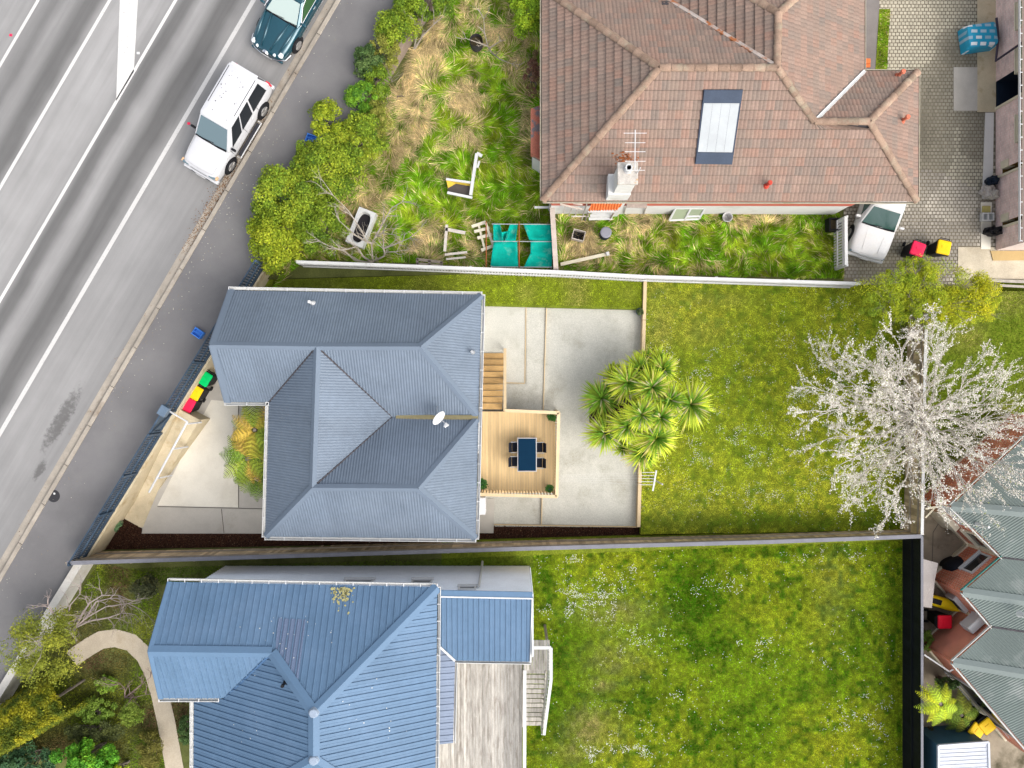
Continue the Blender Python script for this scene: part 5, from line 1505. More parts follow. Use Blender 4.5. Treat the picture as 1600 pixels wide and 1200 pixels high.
t = thing('metal_drum', 'rusty drum hidden in the weeds at the top of the overgrown plot', 'drum', tuple(W(745,72,ZO)))
q = W(745,72,ZO); MB().tube([q, q+Z*.3, q+Z*.6], [.27,.28,.27], 20, False).build('shell', M['gutter_dark'], t)
MB().cyl(q+Z*.3, q+Z*.34, .26, .26, 20).build('contents', M['earth'], t)
# pots on deck & patio
def pot(px, py, z, r, m, label):
    p = W(px,py,z+.35); t = thing('potted_plant', label, 'potted plant', (p.x,p.y,z), 'potted plants')
    MB().loft([[Vector((p.x+math.cos(k*.3927)*q, p.y+math.sin(k*.3927)*q, z+h)) for k in range(16)] for q, h in ((r*.65,0),(r,.3),(r*1.05,.3),(r*.85,.29),(r*.8,.24))], True, True).build('pot', m, t)
    return t, Vector((p.x,p.y,z+.3))
POTS = [pot(862,652,ZD,.13,M['pot_blue'],'round clipped plant in a pot at the upper corner of the deck'),
        pot(858,763,ZD,.13,M['pot_blue'],'round clipped plant in a pot at the lower corner of the deck'),
        pot(753,756,ZD,.16,M['pot_blue'],'bushy potted plant on the deck against the house'),
        pot(1000,487,ZP,.16,M['pot_blue'],'small plant in a blue pot at the corner of the patio')]

# ------------------------------------------------------------------ brick block forecourt: cover, bags, junk
def check_mat():
    m, nt, b = _new('checked_tarp')
    tc_ = _n(nt, 'ShaderNodeTexCoord'); ck = _n(nt, 'ShaderNodeTexBrick'); nt.links.new(tc_.outputs['Object'], ck.inputs['Vector'])
    ck.inputs['Color1'].default_value = (.01,.25,.42,1); ck.inputs['Color2'].default_value = (.75,.78,.78,1); ck.inputs['Mortar'].default_value = (.01,.30,.48,1)
    ck.inputs['Scale'].default_value = 1; ck.inputs['Brick Width'].default_value = .38; ck.inputs['Row Height'].default_value = .26; ck.inputs['Mortar Size'].default_value = .07; ck.inputs['Bias'].default_value = .25
    nt.links.new(ck.outputs[0], b.inputs['Base Color']); b.inputs['Roughness'].default_value = .45; return m
p = W(1533,56,ZO+.5); a, b = axes(R(8))
t = thing('covered_crate', 'blue and white checked plastic cover over a crate by the brick block', 'covered crate', (p.x,p.y,ZO))
def rring(hx, hy, zz, r): 
    out = []
    for sx, sy, a0 in ((1,1,0),(-1,1,90),(-1,-1,180),(1,-1,270)):
        for k in range(4): q = R(a0+k*30); out.append(p*1.0+a*(sx*(hx-r)+r*math.cos(q))+b*(sy*(hy-r)+r*math.sin(q))+Z*(zz-p.z))
    return out
MB().loft([rring(.66,.52,ZO+.02,.05), rring(.64,.52,ZO+.4,.08), rring(.60,.47,ZO+.62,.12), rring(.45,.33,ZO+.67,.1)]).build('cover', check_mat(), t)
def sack(px, py, z, rx, ry, rz, m, label, cat='bag', seed=0):
    c = W(px,py,z); rnd = random.Random(seed); me = bmesh.new(); bmesh.ops.create_icosphere(me, subdivisions=3, radius=1)
    for v in me.verts:
        k = 1+.16*math.sin(v.co.x*5+seed)*math.cos(v.co.y*6+seed*2)+.1*math.sin(v.co.z*9+v.co.x*7); zz = max(v.co.z, -.55)
        v.co = Vector((v.co.x*rx*k, v.co.y*ry*k, (zz+.55)*rz*k))
    m_ = bpy.data.meshes.new('sack'); me.to_mesh(m_); me.free(); m_.materials.append(m)
    o = bpy.data.objects.new('sack', m_); COL.objects.link(o); o.location = c; return tag(o, label, cat)
sack(1546,284,ZO+.03,.26,.20,.3,M['dark_navy'],'dark blue rubbish bag leaning on the brick block','bag',1)
sack(1540,300,ZO+.03,.32,.28,.22,M['cloth_grey'],'heap of grey cloth beside the dark blue bag','cloth',2)
sack(1548,305,ZO+.03,.24,.2,.25,M['concrete_grey'],'small pale sack against the brick block wall','sack',5)
sack(1548,363,ZO+.03,.42,.20,.35,M['black'],'black plastic sheet crumpled below the brick block opening','sheet',3)
t = thing('storage_box', 'white plastic frame box lying by the brick block wall', 'box', tuple(W(1541,341,ZO)))
c = W(1540,340,ZO+.03)
for s in (-1,1): MB().box(c.x-.25,c.x+.25,c.y+s*.15-.02,c.y+s*.15+.02,c.z,c.z+.2).build('side', M['white'], t); MB().box(c.x+s*.23-.02,c.x+s*.23+.02,c.y-.13,c.y+.13,c.z,c.z+.2).build('side', M['white'], t)
MB().box(c.x-.03,c.x+.03,c.y-.13,c.y+.13,c.z,c.z+.19).build('divider', M['white'], t)
MB().box(c.x-.21,c.x+.21,c.y-.13,c.y+.13,c.z,c.z+.02).build('bottom', M['grey_plastic'], t)
tag(MB().obox(W(1541,327,ZO+.06), *axes(0), Z, .34, .28, .06).build('mat', mat('yellow_mat', (.40,.34,.12), .9, .2), bevel=.01), 'small yellowish mat beside the brick block', 'mat')
t = thing('brick_stack', 'short stack of orange bricks at the corner of the house path', 'bricks', tuple(W(1356,98,ZO)))
for i, y in enumerate((94,98,103)): MB().obox(W(1355,y,ZO+.06), *axes(R(-2)), Z, .24, .11, .1).build('brick', M['orange_tile'], t, bevel=.006)
plank_set('timber_pole', 'grey fallen pole lying on the ground right of the yellow-green tree', 'pole', ZO+.1, [((1540,438),(1620,441),.12),((1562,446),(1620,449),.1),((1530,430),(1545,440),.12)], gw)

# ------------------------------------------------------------------ little court behind the green roofed house
p = W(1494,883,ZE); t = thing('covered_barbecue', 'rounded black cover over a barbecue in the brick court', 'barbecue', tuple(p))
a, b = axes(R(18)); rings = []
for hx, hy, zz in ((.72,.46,.02),(.70,.44,.5),(.66,.40,.85),(.50,.30,1.02),(.25,.14,1.07)):
    rings.append([p+a*(math.copysign(abs(math.cos(q))**.6,math.cos(q))*hx)+b*(math.copysign(abs(math.sin(q))**.6,math.sin(q))*hy)+Z*zz for q in [2*math.pi*k/28 for k in range(28)]])
MB().loft(rings).build('cover', mat('black_cover', (.014,.016,.024), .55, .2, 4), t, smooth=True)
MB().obox(p+Z*1.04+a*.1, a, b, Z, .5, .3, .06).build('top_bulge', mat('black_cover2', (.02,.023,.034), .5, .2, 4), t, bevel=.03)
tag(MB().add([W(1441,873,1.9),W(1466,880,1.9),W(1461,905,1.85),W(1456,950,1.85),W(1441,948,1.85)]+[W(1441,873,1.9)-Z*.06,W(1466,880,1.9)-Z*.06,W(1461,905,1.85)-Z*.06,W(1456,950,1.85)-Z*.06,W(1441,948,1.85)-Z*.06], [(0,1,2,3,4),(9,8,7,6,5)]+[(i,i+5,(i+1)%5+5,(i+1)%5) for i in range(5)]).build('canopy_roof', mat('canopy', (.30,.27,.25), .8, .1)), 'flat brownish shelter roof behind the black fence', 'canopy')
t = thing('kayak', 'yellow and white kayak leaning in the narrow court', 'kayak', tuple(W(1474,942,ZE)))
a, b = axes(R(-17)); c = W(1472,942,ZE+.55)
def hull(sgn, m, nm, off):
    rings = []
    for k in range(13):
        x = -1+2*k/12; r = math.sqrt(max(0,1-abs(x)**2.4)); r = max(r,.02)
        rings.append([c+a*(x*.95)+(b*math.cos(q)*.24*r+Z*math.sin(q)*.15*r)+b*off for q in [math.pi*j/8*1.0+(0 if sgn>0 else math.pi) for j in range(9)]])
    MB().loft(rings, False, False).build(nm, m, t, smooth=True)
hull(1, M['yellow_boat'], 'deck', 0); hull(-1, M['white'], 'hull', 0)
MB().obox(c+Z*.14-a*.35, a, b, Z, .5, .22, .03).build('cockpit', M['black'], t, bevel=.01)
MB().obox(c-Z*.3, a, b, Z, .1, .3, .5).build('stand', M['timber_grey'], t)
def aircon(px, py, z, rot, label, m='white'):
    c = W(px,py,z); t = thing('heat_pump', label, 'heat pump', (c.x,c.y,c.z-.35), 'heat pump units'); a, b = axes(rot)
    MB().obox(c, a, b, Z, .82, .34, .62).build('case', M['grey_plastic'], t, bevel=.02)
    MB().obox(c+Z*.313, a, b, Z, .78, .30, .012).build('top', M[m], t)
    g = MB()
    for k in range(9): g.obox(c-b*.172+Z*(-.22+k*.055), a, b, Z, .55, .012, .018)
    g.build('grille', M['black'], t)
    for s in (-1,1): MB().obox(c+a*s*.3-Z*.33, a, b, Z, .06, .34, .05).build('foot', M['galv'], t)
aircon(1521,972,2.2,R(42),'white heat pump unit on the brick wall above the red bin')
aircon(1497,940,1.1,R(-48),'pale heat pump unit standing beside the kayak')
# little white framed clothes airer / gate
plank_set('side_gate', 'white bars of a side gate between black fence and brick corner', 'gate', 1.6, [((1444,1023),(1483,1049),.06,1.6,1.6),((1483,1049),(1497,1042),.06,1.6,1.6)], M['white_clean'])
plank_set('white_gate', 'pale gate bar between side fence cap and brick house corner', 'gate', 1.7, [((1446,795),(1486,788),.08,1.75,1.75),((1446,809),(1460,794),.06,1.4,1.5)], M['cream'])
p = W(1462,800,1.1); tag(MB().obox(W(1473,808,.85), *axes(R(-47)), Z, 1.1, .35, 1.1).build('cupboard', M['cream'], bevel=.02), 'cream outdoor cupboard against the brick wall under the blossom', 'cupboard')
# glazed porch rail by the lower wall
plank_set('porch_frame', 'white porch frame along the lower wall of the green roofed house', 'porch', 1.0, [((1541,1098),(1538,1106),.08,2.2,1.2),((1538,1106),(1577,1152),.08,1.2,1.2),((1577,1152),(1600,1166),.07,1.2,1.2),((1541,1098),(1571,1128),.06,2.2,2.2)], M['white_clean'])
# pale garden shed
t = thing('garden_shed', 'small shed with white ribbed metal roof at the lower right corner', 'shed', tuple(W(1505,1200,ZE)))
s0, s1, s2, s3 = W(1466,1165,2.1), W(1544,1159,2.1), W(1547,1260,2.0), W(1466,1262,2.0)
fsd = Facet([s0, s1, s2, s3])
fsd.s, fsd.e = fsd.e, fsd.s; fsd.q = [((p-fsd.o).dot(fsd.e), (p-fsd.o).dot(fsd.s)) for p in fsd.p]
corrugated(fsd, .16, .025, RIB).build('roof', M['shed_roof'], t)
inset_walls([(s0.x+.06,s0.y-.06),(s1.x-.06,s1.y-.06),(s2.x-.06,s2.y),(s3.x+.06,s3.y)], ZE-.05, 1.95).build('wall', M['shed_wall'], t)
for p, q in ((s0,s1),(s1,s2),(s0,s3)): MB().beam(p+Z*.0, q+Z*.0, .08, .1).build('trim', M['shed_roof'], t)
# ------------------------------------------------------------------ vehicles
def car(label, cat, pos, fwd, P):
    """lofted body, greenhouse with separate panes, wheels with rims, lamps, mirrors"""
    name = P['name']; t = thing(name, label, cat, tuple(pos))
    fwd = Vector(fwd).normalized(); left = Vector((-fwd.y, fwd.x, 0))
    def L(x, y, z): return Vector(pos)+fwd*x+left*y+Z*z
    paint = P['paint']
    rings = []
    for x, hw, zb, zs, zt, cr in P['stations']:
        half = [(0, zb), (hw*.80, zb), (hw*.97, zb+.08), (hw, lerp(zb, zs, .5)), (hw*.985, zs), (hw*.90, lerp(zs,zt,.75)), (hw*.72, zt), (hw*.36, zt+cr*.75), (0, zt+cr)]
        ring = [L(x, -y, z) for y, z in half] + [L(x, y, z) for y, z in half[-2:0:-1]]
        rings.append(ring)
    body = MB().loft(rings).build('body', paint, t, smooth=True)
    m = body.modifiers.new('sub', 'SUBSURF'); m.levels = 2; m.render_levels = 2
    # greenhouse
    b0, b1, hb, zb, r0, r1, hr, zr = P['cabin']
    bf, br = b0, b1
    base = [(bf, hb*.93), (bf-.25, hb), (br+.25, hb), (br, hb*.94)]
    roof = [(r0, hr*.92), (r0-.12, hr), (r1+.12, hr), (r1, hr*.94)]
    def ringc(pl, z, k=1.): return [L(x, -y*k, z) for x, y in pl]+[L(x, y*k, z) for x, y in pl[::-1]]
    cab = MB().loft([ringc(base, zb-.06), ringc(base, zb), ringc(roof, zr-.05)], True, False)
    cab.build('cabin', paint, t)
    rr2 = [(r0-.05, hr*.86), (r0-.2, hr*.92), (r1+.2, hr*.92), (r1+.05, hr*.88)]
    ro = MB().loft([ringc(roof, zr-.05), ringc([(x, y*.985) for x, y in roof], zr-.015), ringc(rr2, zr+.008), ringc([(lerp(x,(r0+r1)/2,.3), y*.6) for x, y in rr2], zr+.03)]).build('roof', paint, t, smooth=True)
    mm = ro.modifiers.new('b','EDGE_SPLIT'); mm.split_angle = R(35)
    def mix(a, b_, k): return a+(b_-a)*k
    def pane(c, ins, nm, mt, out):
        n = (c[1]-c[0]).cross(c[3]-c[0]).normalized()
        if n.dot(out) < 0: n = -n
        ctr = sum(c, Vector((0,0,0)))/4; Q = [ctr+(p-ctr)*ins+n*.018 for p in c]; B = [p-n*.02 for p in Q]
        o = MB().add(Q+B, [(0,1,2,3),(7,6,5,4),(0,4,5,1),(1,5,6,2),(2,6,7,3),(3,7,4,0)]).build(nm, mt, t); return o, n, Q
    bs = ringc(base, zb+.0); rs = ringc(roof, zr-.05)
    ws, n, Q = pane([bs[0], bs[-1], rs[-1], rs[0]], .93, 'windscreen', P['screen'], fwd)
    for k in (.2, .62):
        a = lerp(Q[0], Q[1], k)+n*.015; MB().tube([a, lerp(a, lerp(Q[0],Q[1],min(1,k+.38)), 1.)+n*.01+(Q[3]-Q[0])*.06], .010, 5).build('wiper', M['black'], ws)
    MB().tube([lerp(Q[0],Q[1],.0)+n*.005, lerp(Q[0],Q[1],.25)+n*.005-fwd*-.02, lerp(Q[0],Q[1],.75)+n*.005-fwd*-.02, Q[1]+n*.005], .03, 6).build('cowl', M['black'], t)
    pane([bs[3], bs[4], rs[4], rs[3]], .86, 'rear_window', M['glass'], -fwd)
    for sgn, i0, i1 in ((-1, 1, 2), (1, 6, 5)):
        A0, A1, B0, B1 = bs[i0], bs[i1], rs[i0], rs[i1]
        cuts = P['cuts']
        for c0, c1 in zip(cuts, cuts[1:]):
            g = .010
            c = [lerp(A0,A1,c0+g), lerp(A0,A1,c1-g), lerp(B0,B1,c1-g), lerp(B0,B1,c0+g)]
            pane(c, .95, 'side_window', P.get('side', M['glass']), left*sgn)
        # mirror, door handles, sill
        mp_ = L(bf-.22, sgn*(P['hw']+.1), zb+.06)
        mo = MB().obox(mp_, fwd, left, Z, .10, .20, .14).build('mirror', P.get('mirror', M['black']), t, bevel=.03)
        for x in P['handles']: MB().obox(L(x, sgn*(P['hw']*.995), zb-.16), fwd, left, Z, .15, .03, .03).build('door_handle', P.get('trim', M['chrome']), t, bevel=.008)
        for x in P['doors']: MB().obox(L(x, sgn*(P['hw']*.985), zb-.32), fwd, left, Z, .012, .02, .6).build('door_seam', M['black'], t)
        MB().obox(L(0, sgn*(P['hw']*.985), P['sillz']), fwd, left, Z, P['wb']*.68, .03, .07).build('side_trim', P.get('trim2', M['grey_plastic']), t, bevel=.01)
        for x in (P['wx'], P['wx']-P['wb']):
            rw_ = P['rw']; y1 = sgn*(P['hw']+.012); y0 = sgn*(P['hw']-.2)
            MB().cyl(L(x,y0,rw_+.03), L(x,sgn*(P['hw']-.002),rw_+.03), rw_+.055, rw_+.055, 28).build('wheel_arch', M['black'], t)
            w = MB().tube([L(x,y0,rw_), L(x,lerp(y0,y1,.1),rw_), L(x,lerp(y0,y1,.85),rw_), L(x,y1+sgn*.01,rw_), L(x,y1+sgn*.01,rw_), L(x,y1-sgn*.03,rw_)], [rw_*.9, rw_, rw_, rw_*.93, rw_*.68, rw_*.62], 28).build('wheel', M['rubber'], t)
            rim = MB().cyl(L(x,y1-sgn*.04,rw_), L(x,y1+sgn*.022,rw_), rw_*.66, rw_*.60, 24)
            for k in range(6):
                q = k*math.pi/3; d = fwd*math.cos(q)+Z*math.sin(q); rim.beam(L(x,y1+sgn*.026,rw_)+d*.05, L(x,y1+sgn*.026,rw_)+d*rw_*.6, .05, .02, up=left)
            rim.build('rim', P.get('rim', M['alloy']), w)
    P['extra'](t, L, fwd, left)
    return t

def suv_extra(t, L, f, l):
    for s in (-1, 1):
        MB().obox(L(2.15,s*.62,.80), f, l, Z, .10, .32, .16).build('headlight', M['windscreen'], t, bevel=.03)
        MB().obox(L(2.10,s*.80,.80), f, l, Z, .16, .08, .14).build('indicator', mat('lens', (.55,.35,.2), .3), t, bevel=.02)
        MB().obox(L(-2.30,s*.74,.98), f, l, Z, .06, .16, .38).build('tail_light', M['red_bright'], t, bevel=.02)
        MB().tube([L(-.35,s*.60,1.83), L(-2.0,s*.60,1.83)], .014, 6).build('roof_drip', M['black'], t)
        # running board on brackets
        MB().obox(L(.0,s*.93,.36), f, l, Z, 1.55, .17, .04).build('running_board', mat('dark_step', (.03,.03,.035), .6), t, bevel=.01)
        MB().tube([L(.85,s*.86,.36),L(.85,s*1.02,.37),L(-.85,s*1.02,.37),L(-.85,s*.86,.36)], .022, 8).build('step_tube', M['white_clean'], t)
    MB().obox(L(2.20,0,.48), f, l, Z, .20, 1.62, .20).build('bumper', M['car_white'], t, bevel=.05)
    MB().obox(L(2.17,0,.76), f, l, Z, .10, .78, .13).build('grille', M['black'], t, bevel=.02)
    MB().obox(L(2.33,.0,.47), f, l, Z, .02, .40, .11).build('number_plate', M['white_clean'], t)
    for s in (-1,1): MB().obox(L(2.30,s*.36,.50), f, l, Z, .03, .16, .10).build('fog_lamp', M['glass'], t)
    MB().obox(L(-2.34,0,.50), f, l, Z, .16, 1.6, .20).build('bumper', M['car_white'], t, bevel=.05)
    MB().obox(L(-2.1,0,1.80), f, l, Z, .22, 1.2, .04).build('spoiler', M['car_white'], t, bevel=.015)
    MB().tube([L(1.02,-.74,1.115),L(1.6,-.72,1.075),L(2.05,-.66,.985)], .007, 5).tube([L(1.02,.74,1.115),L(1.6,.72,1.075),L(2.05,.66,.985)], .007, 5).tube([L(2.07,-.64,.97),L(2.12,0,.975),L(2.07,.64,.97)], .009, 5).build('bonnet_gap', M['grey_plastic'], t)
    d = MB()
    for _ in range(26):
        c = L(random.uniform(-1.9,.0), random.uniform(-.5,.5), 1.868); r = random.uniform(.008,.028)
        d.add([c+Vector((math.cos(k*1.047)*r*random.uniform(.6,1.3), math.sin(k*1.047)*r, 0)) for k in range(6)], [(0,1,2,3,4,5)])
    stuff(d.build('dirt_spots', M['gutter_dark'], t))
kf = W(358,257,ZR+.36); kr = W(408,172,ZR+.36); u = (kf-kr); wb = u.length; u.z = 0; u.normalize()
lft = Vector((-u.y, u.x, 0)); ctr = (kf+kr)/2; 
hwS = .85
pos = ctr - lft*(hwS-.12) - u*0.0; pos.z = ZR
wbS = 2.65
car('white four wheel drive wagon with dirty roof parked at the kerb', 'car', pos-u*(.0), u, dict(name='four_wheel_drive', paint=M['car_white'], hw=hwS, wb=wbS, wx=wbS/2, rw=.36, sillz=.62, cuts=(0,.29,.6,1.), side=M['glass'],
    stations=[(2.24,.66,.48,.66,.74,.0),(2.2,.78,.40,.72,.86,.02),(2.0,.83,.33,.82,1.0,.03),(1.5,.85,.30,.88,1.06,.035),(.95,.85,.30,.92,1.10,.035),(.6,.85,.30,.94,1.10,.02),(-1.2,.85,.30,.94,1.10,.02),(-2.1,.85,.33,.94,1.10,.02),(-2.28,.80,.40,.92,1.06,.02),(-2.34,.70,.5,.88,1.0,.0)],
    cabin=(.98,-2.30,.83,1.08,.22,-2.12,.70,1.82), screen=M['windscreen'], handles=(.28,-.75), doors=(.85,-.2,-1.2), trim=M['white_clean'], trim2=M['grey_plastic'], extra=suv_extra))

def jag_extra(t, L, f, l):
    for s in (-1, 1):
        for y, r in ((.40,.085),(.63,.105)):
            x = 2.40 if y < .5 else 2.33
            MB().tube([L(x-.15,s*y,.66), L(x,s*y,.66), L(x+.03,s*y,.655)], [r,r,r*.6], 18).build('headlight', mat('lamp_glass', (.72,.76,.76), .1), t, smooth=False)
        MB().tube([L(2.34,s*.2,.80),L(1.7,s*.30,.90),L(1.0,s*.42,.965)], [.02,.05,.03], 8).build('bonnet_crease', M['car_teal'], t, smooth=True)
        MB().tube([L(2.25,s*.55,.76),L(1.6,s*.66,.87),L(1.0,s*.72,.925)], [.03,.06,.03], 8).build('bonnet_crease', M['car_teal'], t, smooth=True)
        MB().tube([L(2.53,s*.18,.50),L(2.46,s*.55,.50),L(2.30,s*.82,.50),L(2.0,s*.90,.50)], .022, 6).build('bumper_trim', M['chrome'], t)
        MB().tube([L(.9,s*.855,.93),L(.3,s*.85,.96),L(-1.4,s*.84,.97)], .014, 6).build('waist_trim', M['chrome'], t)
        MB().tube([L(.75,s*.82,.97),L(.25,s*.66,1.22),L(-.2,s*.62,1.30),L(-1.1,s*.62,1.28),L(-1.5,s*.75,1.0)], .014, 6).build('roof_trim', M['chrome'], t)
    gr = [L(2.50+.02*0,.15*math.cos(q),.62+.11*math.sin(q)) for q in [2*math.pi*k/24 for k in range(24)]]
    g0 = [L(2.36,.16*math.cos(q),.63+.12*math.sin(q)) for q in [2*math.pi*k/24 for k in range(24)]]
    gi = [L(2.505,.115*math.cos(q),.62+.085*math.sin(q)) for q in [2*math.pi*k/24 for k in range(24)]]
    MB().loft([g0, gr, gi], True, False).build('grille_surround', M['chrome'], t); MB().add(gi, [tuple(range(24))]).build('grille', M['black'], t)
    MB().obox(L(2.53,0,.42), f, l, Z, .02, .5, .11).build('number_plate', M['white_clean'], t)
    MB().obox(L(2.44,0,.40), f, l, Z, .1, 1.5, .14).build('bumper', M['car_teal'], t, bevel=.05)
kf = W(466,71,ZR+.33); hwJ = .88
pos = kf - lft*hwJ - u*1.455; pos.z = ZR
car('dark teal saloon car with chrome oval grille parked at the top', 'car', pos, u, dict(name='saloon_car', paint=M['car_teal'], hw=hwJ, wb=2.91, wx=1.455, rw=.33, sillz=.42, cuts=(0,.52,1.), side=mat('green_glass',(.03,.07,.03),.1),
    stations=[(2.48,.50,.36,.50,.62,.03),(2.42,.70,.28,.55,.70,.05),(2.2,.82,.24,.64,.78,.05),(1.6,.88,.22,.74,.87,.05),(1.0,.89,.22,.80,.93,.045),(.6,.89,.22,.82,.94,.03),(-1.2,.89,.22,.82,.94,.03),(-1.9,.86,.25,.80,.92,.03),(-2.4,.74,.32,.70,.80,.02),(-2.48,.60,.40,.62,.70,.0)],
    cabin=(1.02,-1.75,.82,.93,.16,-1.05,.60,1.31), screen=M['windscreen_pale'], handles=(-.1,-1.0), doors=(.75,-.25,-1.2), trim=M['chrome'], trim2=M['chrome'], mirror=M['car_teal'], extra=jag_extra))

def wag_extra(t, L, f, l):
    for s in (-1, 1):
        MB().obox(L(2.12,s*.58,.62), f, l, Z, .10, .34, .13).build('headlight', M['windscreen'], t, bevel=.03)
        MB().tube([L(2.0,s*.33,.83),L(1.5,s*.36,.885),L(.95,s*.40,.925)], .010, 6).build('bonnet_crease', M['car_white_dirty'], t)
    MB().obox(L(2.2,0,.46), f, l, Z, .16, 1.56, .18).build('bumper', mat('bumper_grey', (.45,.45,.45), .5), t, bevel=.05)
    MB().obox(L(2.14,0,.64), f, l, Z, .06, .7, .10).build('grille', M['black'], t, bevel=.02)
    MB().obox(L(2.29,0,.46), f, l, Z, .02, .36, .11).build('number_plate', M['white_clean'], t)
    MB().tube([L(2.16,-.7,.73),L(2.22,-.3,.76),L(2.22,.3,.76),L(2.16,.7,.73)], .02, 6).build('bonnet_edge', M['galv'], t)
fr = W(1353,401,ZO+.6); u2 = Vector((-.29,-.957,0)).normalized()
pos = fr-u2*2.2; pos.z = ZO
car('white station wagon nosing out from under the tiled roof onto the driveway', 'car', pos, u2, dict(name='station_wagon', paint=M['car_white_dirty'], hw=.84, wb=2.6, wx=1.35, rw=.31, sillz=.5, cuts=(0,.36,.68,1.), side=M['glass_green'],
    stations=[(2.22,.62,.40,.56,.66,.02),(2.14,.76,.30,.62,.74,.03),(1.9,.82,.24,.68,.82,.03),(1.4,.84,.22,.74,.88,.03),(.95,.84,.22,.78,.92,.03),(.6,.84,.22,.80,.92,.02),(-1.4,.84,.22,.80,.92,.02),(-2.1,.82,.26,.78,.9,.02),(-2.25,.74,.34,.74,.84,.0)],
    cabin=(.98,-2.15,.81,.90,.30,-1.9,.66,1.42), screen=M['glass_green'], handles=(.1,-.8), doors=(.8,-.1,-1.1), trim=M['black'], mirror=M['car_white_dirty'], extra=wag_extra))
# ------------------------------------------------------------------ grass
def blob(x, y, z, lst):
    """sum of soft patches given in photo pixels"""
    k = (CAM_H-z)/FPX; v = np.zeros(len(x))
    for px, py, rx, ry, w in lst:
        bx, by = (px-800)*k, (600-py)*k
        v = np.maximum(v, w*np.exp(-(((x-bx)/(rx*k))**2+((y-by)/(ry*k))**2))) if w > 0 else v
    return v
def mix3(a, b, t): return a*(1-t[:,None])+b*t[:,None]
cg = lambda *c: np.array(c)
def lawn(name, label, poly, z, dens, length, width, colf, holes=(), lean=.7):
    xs = [p[0] for p in poly]; ys = [p[1] for p in poly]
    n = int(dens*(max(xs)-min(xs))*(max(ys)-min(ys)))
    x, y = scatter(poly, n, holes); n = len(x)
    if n == 0: return
    a = rng.random(n)*2*np.pi
    col, lf, dirx, diry = colf(x, y, n)
    ln = length*(.5+rng.random(n))*lf
    P = np.stack([x, y, np.full(n, z)], 1)
    T = np.stack([np.cos(a), np.sin(a), np.zeros(n)], 1)*(width*(.6+.8*rng.random(n)))[:,None]
    D = np.stack([np.cos(a+1.57)*.6*rng.random(n)+dirx, np.sin(a+1.57)*.6*rng.random(n)+diry, np.zeros(n)], 1)*lean
    tip = P + D*ln[:,None]*1.2; tip[:,2] += ln*(1.1-.5*np.minimum(1,np.hypot(D[:,0],D[:,1])))*.40
    V = np.stack([P-T, P+T, tip], 1).reshape(-1, 3)
    col = col*(.6+.8*rng.random((n,1)))*((.62+.76*vnoise(x,y,7.,3))*(.7+.6*vnoise(x,y,19.,1)))[:,None]
    o = np_mesh(name, V, 3, col, M['grass']); stuff(o); o['label'] = label; o['category'] = 'grass'
    return o
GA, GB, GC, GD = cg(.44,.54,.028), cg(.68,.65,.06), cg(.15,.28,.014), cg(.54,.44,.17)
def lawn_main(x, y, n):
    a = vnoise(x,y,.35,0); b = vnoise(x,y,1.3,1); c = vnoise(x,y,4.,2)
    col = mix3(np.tile(GA,(n,1)), np.tile(GB,(n,1)), np.clip(a*1.1+b*.7+c*.3+vnoise(x,y,9.,5)*.4-.8,0,1))
    col = mix3(col, np.tile(GC,(n,1)), np.clip(blob(x,y,ZL,[(1200,815,230,12,.8),(1390,520,60,60,.35),(1330,640,50,200,.2),(1080,460,120,18,.25)])+np.clip(c-.48,0,1)*2.0,0,1))  # long strip by the south fence: fence shadow painted into the blade colour
    col = mix3(col, np.tile(GD,(n,1)), np.clip(blob(x,y,ZL,[(1030,495,30,70,.55),(1090,520,60,30,.3),(1060,800,50,25,.25),(1120,470,60,15,.4)])*(.4+b),0,1))
    return col, np.ones(n), np.zeros(n), np.zeros(n)
fern_h = WP([(925,560),(1000,560),(1000,700),(925,700)], ZL)
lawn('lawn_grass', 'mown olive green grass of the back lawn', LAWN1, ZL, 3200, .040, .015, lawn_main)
lawn('lawn_grass', 'green grass beyond the side fence at right', LAWN2, ZL, 1300, .08, .014, lambda x,y,n: (mix3(np.tile(cg(.17,.27,.02),(n,1)), np.tile(GD,(n,1)), np.clip(vnoise(x,y,.6,3)*1.5-.7,0,1)), np.ones(n), np.zeros(n), np.zeros(n)))
SIDE = WP([(430,424),(465,415),(1003,437),(1002,481),(754,474),(752,462),(420,458)], ZL-.1)
lawn('lawn_grass', 'strip of grass between villa roof and whitish fence', SIDE, ZL-.1, 2200, .06, .012, lambda x,y,n: (mix3(mix3(np.tile(GA*.85,(n,1)), np.tile(GD,(n,1)), np.clip(vnoise(x,y,.9,4)*1.3-.55,0,1)), np.tile(cg(.09,.10,.02),(n,1)), np.clip((-5.2-x)/4,0,.8)), np.ones(n), np.zeros(n), np.zeros(n)))
